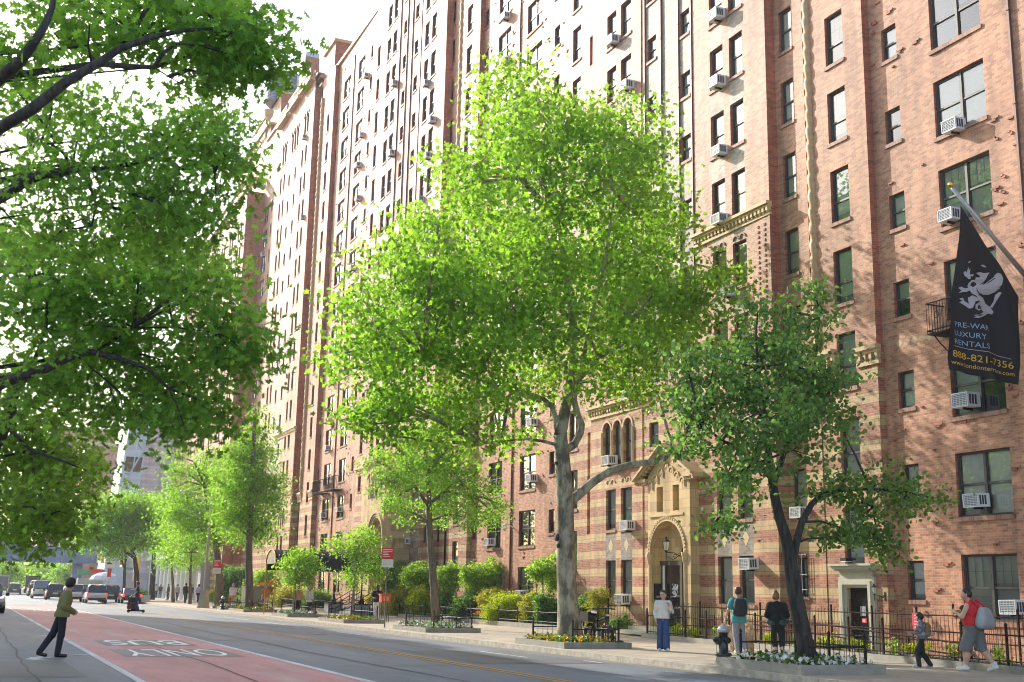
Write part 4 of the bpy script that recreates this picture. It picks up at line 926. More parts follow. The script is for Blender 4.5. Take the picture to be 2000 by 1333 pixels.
# wall lanterns
def wall_lantern(u, d, z, reach, lb, s=1.):
    x1 = FX(u, d); x = x1-reach; t = thing('wall_lantern', lb, 'wall lantern', (x1, u, z)); b = MB(); L = lambda pr: [(r*s, q*s) for r, q in pr]
    b.lathe(L([(.02, .62), (.05, .58), (.06, .5), (.19, .4), (.2, .37)]), (x, u, z), IRON, 6); b.lathe(L([(.11, -.02), (.03, -.1), (.02, -.42), (.005, -.48)]), (x, u, z), IRON, 6)
    for k in range(6): a = k*math.pi/3; b.tube([(x+.11*s*math.cos(a), u+.11*s*math.sin(a), z), (x+.185*s*math.cos(a), u+.185*s*math.sin(a), z+.38*s)], .011*s, IRON, 4)
    b.build('lantern_frame', t)
    b = MB(); b.lathe(L([(.10, 0), (.175, .37)]), (x, u, z), mat('lamp_glass', (.75, .72, .6), .3), 6); b.build('lantern_glass', t)
    b = MB(); b.tube([(x, u, z-.1*s), (x+reach*.5, u, z-.12*s), (x1, u, z-.3*s)], .018*s, IRON, 6); b.tube([(x+.05*s, u, z-.3*s), (x+reach*.4, u, z-.42*s), (x+reach*.75, u, z-.25*s), (x1, u, z-.05*s)], .016*s, IRON, 6)
    for cx, cz, r in ((x+reach*.55, z-.27*s, .09*s), (x+reach*.8, z-.18*s, .07*s)): b.tube([(cx+r*math.cos(a), u, cz+r*math.sin(a)) for a in np.linspace(0, 5.5, 10)], .012, IRON, 5)
    b.box((x1-.02, u-.05*s, z-.45*s), (x1-.002, u+.05*s, z+.1*s), IRON); b.build('bracket', t)
wall_lantern(39.95, ED-.5, 3.45, .75, 'black iron lantern on a scrolled bracket in the arched entrance niche', .85); wall_lantern(28.82, .28, 1.9, .42, 'black iron lantern on a bracket beside the side door', .48)
b = MB(); x1 = FX(29.8, .28); b.tube([(x1, 30.1, 2.95), (x1-.3, 30.1, 2.98)], .03, IRON, 6); b.box((x1-.5, 29.98, 2.88), (x1-.22, 30.24, 2.98), IRON); b.box((x1-.5, 29.99, 2.86), (x1-.24, 30.22, 2.879), BLINDS[2]); b.tube([(x1-.05, 30.1, 2.8), (x1-.25, 30.1, 2.86)], .02, IRON, 5); tag(b.build('floodlight'), 'small black floodlight above the side door cornice', 'floodlight')
for u, z, lb in ((57.6, 5.0, 'white dome security camera on a bracket beside the brown drainpipe'), (22.6, 5.9, 'white security camera at the edge of the brick wall by the flagpole')):
    x1 = FX(u, .05); t = thing('security_camera', lb, 'security camera', (x1, u, z)); b = MB(); b.tube([(x1, u, z+.1), (x1-.35, u, z+.25), (x1-.5, u, z+.2)], .035, WHITE, 6); b.build('arm', t)
    b = MB(); b.lathe([(.0, -.14), (.09, -.1), (.12, 0), (.12, .12), (.05, .18)], (x1-.5, u, z+.05), WHITE, 10); b.build('dome', t, True)
# red newspaper box behind the phone man, red planter box, street notices
P = G(747, 1200, .146); t = thing('news_box', 'orange red newspaper box standing beside the parking sign pole', 'newspaper box', P); RB = mat('box_orange_red', (.62, .075, .02), .5)
b = MB(); q_ = AY(751, 1177, 57.2); bx0 = q_[0]-.23; bz0 = q_[2]; b.box((bx0, 57, bz0), (bx0+.46, 57.4, bz0+.36), RB); b.box((bx0-.03, 56.97, bz0+.36), (bx0+.49, 57.43, bz0+.42), RB); b.build('cabinet', t)
b = MB()
for a in (bx0+.02, bx0+.4):
    for c in (57.02, 57.34): b.box((a, c, .146), (a+.03, c+.03, bz0), IRON)
b.build('legs', t); b = MB(); b.box((bx0+.1, 56.985, bz0+.08), (bx0+.36, 56.998, bz0+.3), mat('box_label', (.75, .3, .15), .5)); b.build('window', t)
b = MB(); P = AX(942, 1196, 24.2); b.box((P[0]-.2, P[1]-.5, .5), (P[0]+.2, P[1]+.5, .8), mat('red_plastic', (.6, .05, .03), .5)); b.box((P[0]-.23, P[1]-.53, .8), (P[0]+.23, P[1]+.53, .84), mat('red_plastic', (.6, .05, .03), .5)); tag(b.build('red_crate'), 'small red plastic crate in the garden bed beside the round bush', 'crate')
b = MB(); P = AX(1791, 1218, 24.0); b.box((P[0], P[1]-.2, P[2]-.28), (P[0]+.02, P[1]+.18, P[2]+.28), mat('notice_pink', (.7, .06, .1), .5))
for i in range(6): b.box((P[0]-.003, P[1]-.14, P[2]+.2-i*.08), (P[0]-.0005, P[1]+.1, P[2]+.23-i*.08), mat('notice_pale', (.8, .5, .5), .5))
tag(b.build('red_notice'), 'red notice board tied to the taller iron railing behind the child', 'notice')
# ================================================================== FLAG
FY = 22.8
t = thing('flagpole', 'silver flagpole with gold ball leaning out from the brick wall', 'flagpole', (25.9, FY, 10.44))
b = MB(); b.tube([(26.0, FY, 10.35), (23.28, FY, 12.68)], [.075, .05], STEEL, 10); b.build('pole', t, True)
b = MB(); b.lathe([(.0, -.09), (.07, -.05), (.085, 0), (.07, .05), (.0, .09)], (23.24, FY, 12.76), mat('gold', (.75, .5, .12), .25, metal=1.), 12); b.build('finial', t, True)
b = MB(); b.tube([(23.3, FY-.05, 12.6), (25.9, FY-.08, 9.75)], .008, mat('halyard', (.5, .5, .48), .7), 4); b.tube([(23.35, FY-.04, 12.5), (25.95, FY-.05, 10.0)], .006, mat('halyard', (.5, .5, .48), .7), 4); b.build('halyard', t)
b = MB(); b.box((25.85, FY-.15, 10.15), (26.0, FY+.15, 10.6), IRON); b.build('wall_bracket', t)
def fold(X, Z): return .05*math.sin((X-23)*5.2+(Z-9)*.9)*min(1., max(.15, (12.2-Z)/3))+.010*math.sin((X-23)*11+(Z-9)*2.2)
def on_flag(px, py, off=0.):
    P = AY(px, py, FY); return (P[0], FY+fold(P[0], P[2])-off, P[2])
CLOTH = mat('flag_black', (.012, .013, .017), .75)
fl = thing('hanging_flag', 'black rental flag with silver griffin and gold phone number', 'flag', (24.2, FY, 7.5))
b = MB(); nU, nV = 70, 90; V = []
L_ = [(1876, 402), (1872, 470), (1862, 560), (1853, 640), (1849, 700), (1852, 722)]; R_ = [(1877, 402), (1912, 458), (1955, 525), (1991, 580), (1990, 670), (1988, 752)]
def lerp_path(P, t):
    k = t*(len(P)-1); i = min(int(k), len(P)-2); f = k-i; return P[i][0]+(P[i+1][0]-P[i][0])*f, P[i][1]+(P[i+1][1]-P[i][1])*f
for j in range(nV+1):
    l, r = lerp_path(L_, j/nV), lerp_path(R_, j/nV)
    for i in range(nU+1): f = i/nU; V.append(on_flag(l[0]+(r[0]-l[0])*f, l[1]+(r[1]-l[1])*f))
F = [(j*(nU+1)+i, j*(nU+1)+i+1, (j+1)*(nU+1)+i+1, (j+1)*(nU+1)+i) for j in range(nV) for i in range(nU)]
idx_mesh('cloth', np.array(V), F, [CLOTH], fl)
SILV = mat('emblem_silver', (.42, .42, .45), .7); LBLUE = mat('letters_blue', (.25, .42, .62), .7); GOLD = mat('letters_gold', (.68, .44, .06), .7)
def zp(x, y): return 1840+x/3.506, 400+y/3.506
GRIF = [[(225, 470), (262, 463), (285, 470), (326, 466), (310, 485), (300, 510), (285, 530), (262, 545), (235, 560), (222, 580), (228, 600), (245, 618), (215, 625), (190, 610), (178, 585), (165, 560), (172, 540), (190, 520), (215, 520), (222, 500), (250, 500), (262, 490), (240, 480)],
        [(230, 560), (262, 548), (300, 535), (335, 510), (370, 470), (392, 478), (405, 510), (400, 545), (388, 575), (360, 600), (320, 618), (280, 618), (245, 605), (228, 585)],
        [(140, 470), (150, 455), (158, 470), (168, 430), (172, 455), (182, 440), (178, 470), (185, 510), (172, 515), (160, 500), (148, 490)],
        [(110, 570), (130, 562), (150, 575), (175, 572), (182, 590), (160, 600), (140, 600), (112, 605), (130, 590)],
        [(215, 620), (250, 625), (280, 640), (300, 680), (330, 700), (355, 735), (345, 752), (318, 745), (290, 705), (262, 690), (240, 660)],
        [(118, 645), (140, 638), (150, 660), (175, 680), (180, 700), (170, 640), (195, 625), (225, 640), (240, 660), (215, 668), (200, 710), (180, 714), (150, 690), (118, 668), (138, 660)],
        [(205, 760), (230, 755), (250, 752), (275, 738), (255, 720), (235, 730), (215, 715), (215, 690), (240, 670), (285, 690), (310, 720), (325, 742), (300, 755), (265, 770), (235, 780), (205, 775), (225, 768)],
        [(330, 700), (352, 665), (362, 620), (385, 600), (398, 605), (385, 635), (368, 665), (345, 708)],
        [(165, 400), (180, 388), (186, 395), (172, 405)], [(262, 415), (280, 412), (300, 425), (296, 432), (275, 425)], [(180, 484), (205, 480), (200, 495), (185, 495)]]
from mathutils.geometry import tessellate_polygon
def flag_poly(mb, pts, m, off):
    n = 2; P = []
    for (a, c) in zip(pts, pts[1:]+pts[:1]):
        for k in range(n): P.append((a[0]+(c[0]-a[0])*k/n, a[1]+(c[1]-a[1])*k/n))
    tr_ = tessellate_polygon([[Vector((x, -y, 0)) for x, y in P]]); mb.add([on_flag(*zp(x, y), off) for x, y in P], tr_, m)
b = MB()
for g in GRIF: flag_poly(b, g, SILV, .026)
for k in range(7):
    a = k/6; flag_poly(b, [(262+a*22, 560+a*48), (350+a*42, 490+a*70), (353+a*42, 495+a*70), (264+a*22, 565+a*48)], CLOTH, .034)
b.build('griffin_emblem', fl)
def flag_text(s, p0, p1, hgt, m, name):
    vs, fs = text_mesh(s, 1.); x1 = max(p[0] for p in vs); ex = ((p1[0]-p0[0])/x1, (p1[1]-p0[1])/x1); b = MB()
    pts = [(p0[0]+p[0]*ex[0]-p[1]*hgt*.03, p0[1]+p[0]*ex[1]-p[1]*hgt) for p in vs]; b.add([on_flag(*zp(*q), .045) for q in pts], fs, m); return b.build(name, fl)
flag_text('PRE-WAR', (78, 833), (312, 866), 50, LBLUE, 'lettering'); flag_text('LUXURY', (70, 893), (287, 927), 50, LBLUE, 'lettering'); flag_text('RENTALS', (66, 953), (312, 992), 50, LBLUE, 'lettering')
b = MB(); flag_poly(b, [(64, 968), (300, 1010), (466, 1058), (466, 1062), (300, 1014), (64, 972)], SILV, .04); b.build('underline', fl)
flag_text('888-821-7356', (54, 1042), (482, 1128), 66, GOLD, 'phone_number'); flag_text('www.londonterrace.com', (48, 1092), (488, 1178), 42, GOLD, 'web_address')
# emblem on the entrance door glass
b = MB()
for g in GRIF[:8]:
    tr_ = tessellate_polygon([[Vector((x, -y, 0)) for x, y in g]]); b.add([(xd-.046, 41.35-(x-260)/330*.55, 1.95-(y-600)/330*.55) for x, y in g], tr_, mat('etched_white', (.6, .66, .66), .6))
rescale(b, DS); b.build('etched_emblem', door)
b = MB(); q_ = AY(632, 1103, 71.385)
for g in GRIF[:8]:
    tr_ = tessellate_polygon([[Vector((x, -y, 0)) for x, y in g]]); b.add([(q_[0]+(x-260)/330*.42, 71.384, 2.97-(y-600)/330*.36) for x, y in g], tr_, mat('etched_white', (.6, .66, .66), .6))
b.build('canopy_emblem', CANOPY)
# ================================================================== AIR CONDITIONERS
def ac_proto():
    t = thing('air_conditioner', 'x', 'air conditioner', (0, 0, 0), 'window air conditioners'); a = MB(); w, h, dp = .60, .40, .40
    T = .03
    a.box((-dp+.02, -w/2, 0), (.06, w/2, h), WHITE)
    for ya, yb, za, zb in ((-w/2, w/2, 0, T), (-w/2, w/2, h-T, h), (-w/2, -w/2+T, T, h-T), (w/2-T, w/2, T, h-T)): a.box((-dp-.012, ya, za), (-dp+.018, yb, zb), WHITE)
    a.build('casing', t)
    g = MB()
    g.quad((-dp+.0165, w/2-T, T), (-dp+.0165, -w/2+T, T), (-dp+.0165, -w/2+T, h-T), (-dp+.0165, w/2-T, h-T), mat('coil_grey', (.22, .23, .24), .6))
    for i in range(7): z = T+.02+i*(h-2*T)/7; g.box((-dp+.0, -w/2+T, z), (-dp+.014, w/2-T, z+.014), WHITE)
    for i in range(5): y = -w/2+T+(i+.5)*(w-2*T)/5; g.box((-dp-.003, y, T), (-dp+.0, y+.012, h-T), WHITE)
    g.build('front_grille', t)
    for s in (-1, 1):
        g = MB()
        for x0 in (-dp+.05, -dp+.15, -dp+.25): g.box((x0, s*(w/2+.002)-.002, .07), (x0+.07, s*(w/2+.002)+.002, h-.06), GRILLE)
        g.build('side_vent', t)
    g = MB(); g.box((-dp*.7, -.03, -.06), (.05, .03, -.004), IRON); g.build('bracket', t); return t
AC_AT = [(1858, 256, 'in the second big double window from the top right'), (1850, 432, 'just left of the black flag near the flagpole tip'), (1882, 796, 'directly below the bottom hem of the black flag'),
 (1902, 990, 'in the big double window well below the flag'), (1974, 1200, 'in the lowest big window behind the heavy walker'), (1557, 1012, 'between the two forks of the leaning dark trunk'),
 (1459, 1112, 'at the top of the low window above the man with the backpack'), (1222, 1036, 'in the upper twin window left of the arched entrance'), (1213, 1180, 'in the low twin window left of the arched entrance'),
 (1187, 908, 'in the leftmost of the three small arches'), (1396, 38, 'highest in the twin column above the cornice'), (1397, 170, 'second down in the twin column above the cornice'),
 (1401, 303, 'third down in the twin column above the cornice'), (1401, 437, 'resting on the stone cornice of the near bay'), (1414, 578, 'below the cornice among the plane tree leaves'),
 (1221, 176, 'on the twin windows above the tree top, right sash'), (1193, 86, 'on the twin windows above the tree top, left sash'), (982, 125, 'large brownish, beneath the double window above the tree'), (984, 38, 'in the double window near the top edge above the tree'),
 (1014, 1168, 'under the ground floor double window beside the golden bush'), (953, 1066, 'beside the dome security camera'), (1035, 942, 'in the double window behind the plane tree trunk'), (1036, 832, 'in the double window just below the plane tree crown'),
 (1228, 780, 'over the stone cornice left of the gable'), (832, 310, 'big grey one left of the middle rope column'), (840, 240, 'left of the middle rope column, fourth row'), (829, 168, 'left of the middle rope column, third row'), (818, 395, 'left of the middle rope column, just above the crown'),
 (655, 500, 'dark front, in the double window left of the crown, seventh row'), (686, 528, 'in the double window touching the crown, upper'), (644, 750, 'in the double window left of the crown, lower'), (641, 828, 'in the double window three rows above the balconies'), (637, 880, 'in the double window just above the far balcony'),
 (712, 152, 'highest in the far double window column'), (703, 268, 'in the far double window column, third row'), (697, 327, 'in the far double window column, fourth row'), (697, 392, 'in the far double window column, fifth row'), (765, 112, 'in the far twin windows, first row'), (767, 168, 'in the far twin windows, second row'), (762, 305, 'in the far twin windows, fourth row'),
 (592, 272, 'under the arches at the top of the far bay'), (588, 428, 'big box on the far bay beside the rope column'), (552, 380, 'on the far bay, sixth row, left twin'), (545, 1010, 'in the far canopy side double window'), (628, 1012, 'in the double window below the far balcony'), (659, 1000, 'in the double window below the near balcony'), (791, 1063, 'in the window beside the stone portal above the hydrangeas'), (512, 500, 'on the recessed wall beside the pavilion, lower'), (515, 467, 'on the recessed wall beside the pavilion, upper'),
 (1200, 235, 'half hidden behind the crown top, on the twin windows')]
acp = ac_proto()
def copy_tree(o, parent=None):
    c = o.copy(); COL.objects.link(c)
    if parent is not None: c.parent = parent; c.matrix_parent_inverse = o.matrix_parent_inverse
    for ch in o.children: copy_tree(ch, c)
    return c
for i, (px, py, lb) in enumerate(AC_AT[:-1]):
    P = FAC(px, py); d = dof(P[1]); P = FAC(px, py, d+.3); o = acp if i == 0 else copy_tree(acp)
    o.location = (FX(P[1], d)-.02, P[1], P[2]); k_ = R0.uniform(.92, 1.06); o.scale = (k_, k_, k_); o.rotation_euler = (R0.uniform(-.015, .015), R0.uniform(-.07, .02), 0); o['label'] = 'white air conditioner '+lb if 'dark' not in lb and 'big grey' not in lb and 'brownish' not in lb else 'air conditioner, '+lb
# ================================================================== TREES AND SHRUBS
BARK_PL = None
def bark_mat(name, c1, c2, scale=2.2, stretch=.35, bump=.5):
    m, nt, b = _new(name); g = N(nt, 'ShaderNodeNewGeometry'); mp = N(nt, 'ShaderNodeMapping'); mp.inputs['Scale'].default_value = (1, 1, stretch); nt.links.new(g.outputs['Position'], mp.inputs[0])
    n = N(nt, 'ShaderNodeTexNoise'); n.inputs['Scale'].default_value = scale*3; n.inputs['Detail'].default_value = 6; n.inputs['Roughness'].default_value = .65; nt.links.new(mp.outputs[0], n.inputs[0])
    r = N(nt, 'ShaderNodeValToRGB'); r.color_ramp.elements[0].position = .42; r.color_ramp.elements[1].position = .58; r.color_ramp.elements[0].color = (*c1, 1); r.color_ramp.elements[1].color = (*c2, 1)
    nt.links.new(n.outputs[0], r.inputs[0]); nt.links.new(r.outputs[0], b.inputs['Base Color']); b.inputs['Roughness'].default_value = .85
    bp = N(nt, 'ShaderNodeBump'); bp.inputs['Strength'].default_value = bump; bp.inputs['Distance'].default_value = .03; nt.links.new(n.outputs[0], bp.inputs['Height']); nt.links.new(bp.outputs[0], b.inputs['Normal'])
    MATS[name] = m; return m
BARK_PL = bark_mat('bark_plane_tree', (.13, .112, .075), (.43, .375, .27), 1.15, .45, .35)
BARK_D = bark_mat('bark_dark', (.022, .019, .017), (.06, .05, .042), 5, .15, .9)
BARK_G = bark_mat('bark_grey', (.11, .085, .06), (.2, .165, .125), 5, .15, .7)
BARK_P = bark_mat('bark_pale', (.22, .19, .15), (.33, .29, .24), 4, .2, .3)
L_PLANE = leaf_mat('leaf_plane_tree', (0.105, 0.2, 0.022), (0.36, 0.66, 0.045), .4, 0.56)
L_OAK = leaf_mat('leaf_oak', (0.09, 0.185, 0.03), (0.3, 0.58, 0.05), .4, 0.56)
L_OLIVE = leaf_mat('leaf_olive', (.09, .165, .026), (.31, .53, .045), .4, 0.58)
L_DARK = leaf_mat('leaf_linden', (0.09, 0.18, 0.05), (0.25, 0.47, 0.07), .4, 0.48)
L_LOC = leaf_mat('leaf_locust', (0.1, 0.21, 0.03), (0.33, 0.64, 0.05), .35, 0.54)
L_HYD = leaf_mat('leaf_viburnum', (0.17, 0.31, 0.035), (0.45, 0.72, 0.06), .4, 0.5)
L_LIME = leaf_mat('leaf_lime', (0.22, 0.31, 0.01), (0.55, 0.68, 0.02), .3, 0.5)
L_GOLD = leaf_mat('leaf_gold', (0.27, 0.27, 0.03), (0.52, 0.54, 0.05), .4, 0.5)
L_BOX = leaf_mat('leaf_box', (0.08, 0.18, 0.045), (0.2, 0.42, 0.06), .4, 0.45)
L_RED = leaf_mat('leaf_maple_red', (.24, .10, .03), (.45, .2, .03), .4, .45)
FLW = mat('flower_cream', (.62, .66, .50), .7)
def star(n=5, inner=.42, asp=1.):
    pts = []
    for i in range(2*n):
        a = math.pi*i/n; r = 1. if i % 2 == 0 else inner
        pts.append((r*math.cos(a)*asp, r*math.sin(a)))
    return np.array(pts)
SHAPES = {'quad': np.array([(1, 0), (0, .48), (-1, 0), (0, -.48)]), 'round': np.array([(1, 0), (.3, .7), (-.7, .55), (-.9, 0), (-.7, -.55), (.3, -.7)]),
          'maple': np.array([(1, 0), (.35, .28), (.45, .85), (-.1, .5), (-.75, .6), (-.55, 0), (-.75, -.6), (-.1, -.5), (.45, -.85), (.35, -.28)]),
          'oak': np.array([(1, 0), (.5, .12), (.62, .55), (.2, .16), (.1, .72), (-.2, .14), (-.45, .5), (-.9, 0), (-.45, -.5), (-.2, -.14), (.1, -.72), (.2, -.16), (.62, -.55), (.5, -.12)])}
def leaves(centers, size, shape, up=.7, rng=NR, droop=0.):
    n = len(centers); S = SHAPES[shape]; k = len(S)
    nr = rng.normal(size=(n, 3)); nr += np.array([sv[0], sv[1], 0.])*.7; nr[:, 2] += up*.7; nr /= np.linalg.norm(nr, axis=1, keepdims=True)+1e-9
    t = rng.normal(size=(n, 3)); t[:, 2] -= droop; t -= nr*(t*nr).sum(1, keepdims=True); t /= np.linalg.norm(t, axis=1, keepdims=True)+1e-9
    b = np.cross(nr, t); s = size*rng.uniform(.65, 1.25, size=(n, 1))
    V = centers[:, None, :]+s[:, None]*(S[None, :, 0, None]*t[:, None]+S[None, :, 1, None]*b[:, None])
    V += nr[:, None, :]*(s[:, None]*.18*(np.abs(S[None, :, 1, None])))     # slight fold along the midrib
    return V.reshape(-1, 3), k
def blob_px(px, py, r, Y, dy=0., sq=1., sz=1.):
    P = AY(px, py, Y+dy); m = r/PXM(P); return (P[0], P[1], P[2], m, m*sq, m*sz)
def crown(blobs, ncl, nleaf, csize, rng, shell=.42):
    """cluster centres through the blob volumes, biased outward; leaves scattered round every cluster on a flat spray"""
    C = []; O = []
    for b in blobs:
        c = np.array(b[:3]); r = np.array(b[3:6]); n = max(4, int(ncl*(r[0]*r[1]+r[0]*r[2]+r[1]*r[2])/3))
        d = rng.normal(size=(n, 3)); d /= np.linalg.norm(d, axis=1, keepdims=True); rad = rng.uniform(0, 1, size=(n, 1))**shell
        C.append(c+d*rad*r*(1+.12*rng.normal(size=(n, 1)))); O += [c]*n
    C = np.concatenate(C); O = np.array(O); k = len(C)
    off = rng.normal(size=(k, nleaf, 3))*csize*np.array([1, 1, .5])
    out = C-O; out /= np.linalg.norm(out, axis=1, keepdims=True)+1e-6
    off += out[:, None, :]*rng.uniform(-.5, .9, size=(k, nleaf, 1))*csize
    return C, O, (C[:, None, :]+off).reshape(-1, 3)
def twigs(mb, C, O, m, rng, r=.012, frac=1.):
    for c, o in zip(C, O):
        if rng.random() > frac: continue
        mid = o+(c-o)*.55+rng.normal(size=3)*.08*np.linalg.norm(c-o)+np.array([0, 0, -.03]); mb.tube([o, mid, c], [r*1.8, r*1.2, r*.5], m, 3, cap=False)
def tree(name, label, trunk, tr, limbs, blobs, lmat, bark, shape='quad', lsize=.1, ncl=22, nleaf=16, csize=.3, up=.7, seed=1, group=None, cat='tree', twr=.012, twf=.6, conn=True, flw=0., shell=.42, droop=0., trn=12):
    rng = np.random.default_rng(seed); base = trunk[0]; t = thing(name, label, cat, base, group)
    tb = MB(); tb.tube(trunk, tr, bark, trn, cap=True); tb.build('trunk', t, True)
    lb = MB(); ends = []
    for pts, rad in limbs:
        lb.tube(pts, np.linspace(rad[0], rad[1], len(pts)).tolist() if len(rad) == 2 else rad, bark, 8); ends += [np.array(p) for p in pts[1:]]
    ends += [np.array(p) for p in trunk[len(trunk)//2:]]
    if conn:
        for b in blobs:
            c = np.array(b[:3]); e = min(ends, key=lambda q: np.linalg.norm(q-c)+.6*max(0, q[2]-c[2])); L = np.linalg.norm(c-e)
            if L < .05: continue
            mid = e+(c-e)*.5+np.array([0, 0, .08*L])+rng.normal(size=3)*.05*L; r0 = min(.05+.008*L, max(tr)*.5)*(twr/.012); lb.tube([e, mid, c], [r0, r0*.75, r0*.4], bark, 5, cap=False)
    C, O, Lc = crown(blobs, ncl, nleaf, csize, rng, shell)
    twigs(lb, C, O, bark, rng, twr, twf)
    if lb.v: lb.build('limbs', t, True)
    V, k = leaves(Lc, lsize, shape, up, rng, droop)
    np_mesh('crown', V, k, [lmat], t)
    if flw:
        n = int(len(C)*flw); ii = rng.choice(len(C), n); d = C[ii]-O[ii]; d /= np.linalg.norm(d, axis=1, keepdims=True)+1e-6; P = C[ii]+d*csize*.9+np.array([0, 0, csize*.4])
        pp = (P[:, None, :]+rng.normal(size=(n, 9, 3))*.045).reshape(-1, 3); V2, k2 = leaves(pp, .035, 'quad', .9, rng); np_mesh('blossom', V2, k2, [FLW], t)
    return t
def pxs(Y, *pts): return [tuple(AY(x, y, Y+(p[0] if p else 0))) for x, y, *p in pts]
rr = np.random.default_rng(5)
# ---- big London plane
TY = 33.6
BP = [(1012, 190, 62), (1003, 270, 92), (1095, 250, 82), (1178, 235, 68), (1245, 290, 72), (935, 345, 82), (1055, 360, 105), (1175, 370, 105), (1265, 380, 70), (868, 430, 72), (955, 470, 105), (1080, 500, 105), (1195, 500, 105), (1290, 470, 62),
      (795, 520, 88), (880, 590, 105), (1000, 610, 105), (1120, 620, 95), (1240, 600, 100), (1335, 560, 84), (1395, 525, 42), (735, 640, 82), (830, 690, 95), (950, 720, 85), (705, 585, 52), (1280, 690, 84), (1345, 640, 66), (765, 775, 76), (850, 800, 64), (690, 720, 50), (675, 690, 32), (1180, 700, 55), (965, 800, 48),
      (1022, 855, 32), (950, 868, 36), (1010, 135, 24), (1290, 440, 50), (705, 800, 42), (1380, 590, 55), (1060, 700, 55), (1285, 770, 38), (1230, 740, 40), (1100, 725, 40), (1055, 745, 42), (1160, 745, 40), (1010, 760, 44), (905, 830, 44), (760, 850, 40), (720, 830, 36), (870, 850, 40)]
bl = []
for i, (x, y, r) in enumerate(BP):
    ex = ((x-1060)/400)**2+((y-500)/400)**2; mx = 4.2*math.sqrt(max(0., 1-min(1, ex)))+.4
    for s_ in ((0, 1) if r > 70 else (0,)): bl.append(blob_px(x+rr.uniform(-12, 12)*s_, y+rr.uniform(-12, 12)*s_, r*(1 if not s_ else .85), TY, rr.uniform(-mx, mx) if not s_ else rr.uniform(-mx, mx), 1.05))
trk = pxs(TY, (1113, 1252), (1112, 1225), (1109, 1180), (1106, 1120), (1104, 1050), (1104, 985), (1101, 930), (1098, 890), (1094, 850))
trr = [.46, .38, .325, .30, .285, .27, .255, .235, .22]
lm_ = [(pxs(TY, (1094, 852), (1100, 820, .2), (1106, 790, .3), (1112, 755, .4), (1118, 720, .4), (1120, 660, .3), (1110, 560, .3), (1090, 430, 0), (1040, 300, 0), (1012, 200, 0)), [.22, .04]),
       (pxs(TY, (1104, 880), (1122, 868), (1134, 845), (1136, 830), (1128, 810), (1121, 780), (1124, 755), (1132, 730), (1140, 700), (1150, 640), (1180, 520), (1200, 380)), [.14, .05]),
       (pxs(TY, (1120, 752, .4), (1135, 735, .3), (1155, 715, 0), (1170, 700, -.4), (1220, 640, -1), (1290, 560, -1.2), (1340, 540, -1.3)), [.12, .035]),
       (pxs(TY, (1092, 862), (1086, 820, .3), (1078, 795, .5), (1062, 780, .7), (1040, 772, .9), (1010, 768, 1.2), (930, 740, 1.5), (830, 700, 1.8)), [.11, .03]),
       (pxs(TY, (1104, 985), (1128, 968), (1160, 940, -.3), (1190, 921, -.5), (1230, 908, -.8), (1270, 903, -1), (1298, 896, -1.1), (1312, 880, -1.1), (1313, 862, -1.1), (1305, 845, -1.1)), [.15, .16, .145, .125, .11, .1, .095, .085, .07, .04]),
       (pxs(TY, (1090, 870), (1060, 862, .4), (1030, 858, .6), (980, 862, .8), (940, 868, 1)), [.06, .02])]
tree('plane_tree', 'tall London plane tree with mottled bark and bright crown in front of the building', trk, trr, lm_, bl, L_PLANE, BARK_PL, 'maple', .098, 9, 52, .44, .55, 3, twr=.010, twf=.4, trn=18)
b = MB()
for (x, y, r) in ((1088, 1050, .11), (1091, 1066, .07), (1087, 905, .05), (1150, 945, .04)): P = AY(x, y, TY-.25); b.lathe([(r, -.05), (r*1.15, .02), (r*.6, .04), (r*.4, .0)], P, BARK_D, 8, axis='x')
plane = bpy.data.objects['plane_tree']; b.build('bark_knot', plane, True)
# ---- leaning dark street tree at right
T2 = 21.8
BP2 = [(1415, 700, 62), (1500, 690, 90), (1590, 725, 76), (1395, 790, 78), (1490, 810, 105), (1600, 795, 66), (1575, 640, 38), (1608, 605, 30), (1635, 765, 44), (1395, 880, 55), (1475, 890, 72), (1440, 940, 40), (1410, 1015, 30), (1390, 1030, 22), (1550, 880, 55), (1650, 850, 34),
       (1580, 965, 60), (1650, 935, 52), (1715, 945, 48), (1775, 962, 42), (1822, 975, 20), (1690, 1010, 34), (1712, 1060, 22), (1725, 1080, 14), (1640, 1030, 28), (1620, 1050, 20), (1340, 800, 42), (1350, 740, 36), (1590, 575, 18), (1480, 610, 24), (1340, 870, 30), (1530, 740, 60), (1440, 760, 70), (1335, 690, 34), (1365, 840, 46), (1330, 760, 30), (1545, 670, 40), (1520, 610, 26), (1670, 985, 30), (1755, 1000, 24), (1700, 1040, 18)]
bl = []
for x, y, r in BP2:
    mx = 1.5*math.sqrt(max(0., 1-min(1, ((x-1500)/200)**2+((y-800)/200)**2)))+.15
    bl.append(blob_px(x, y, r, T2, rr.uniform(-mx, mx), 1., .72))
    if r > 60: bl.append(blob_px(x+rr.uniform(-25, 25), y+rr.uniform(-20, 20), r*.85, T2, rr.uniform(-mx, mx), 1., .6))
trk = pxs(T2, (1578, 1292), (1573, 1260), (1563, 1210), (1553, 1160), (1547, 1120), (1543, 1090), (1535, 1050), (1522, 1010), (1513, 970), (1507, 930), (1500, 880), (1493, 820), (1480, 720))
lm2 = [(pxs(T2, (1547, 1100), (1555, 1060), (1566, 1020), (1585, 985), (1605, 965), (1640, 958), (1700, 955), (1770, 962), (1815, 972)), [.10, .02]), (pxs(T2, (1507, 935), (1480, 905), (1445, 880), (1410, 860), (1370, 830)), [.07, .02]),
       (pxs(T2, (1510, 950), (1530, 890), (1560, 820), (1590, 740), (1600, 620)), [.07, .02]), (pxs(T2, (1700, 955), (1705, 990), (1714, 1050), (1722, 1080)), [.02, .008]), (pxs(T2, (1440, 880), (1415, 940), (1405, 1010)), [.02, .008])]
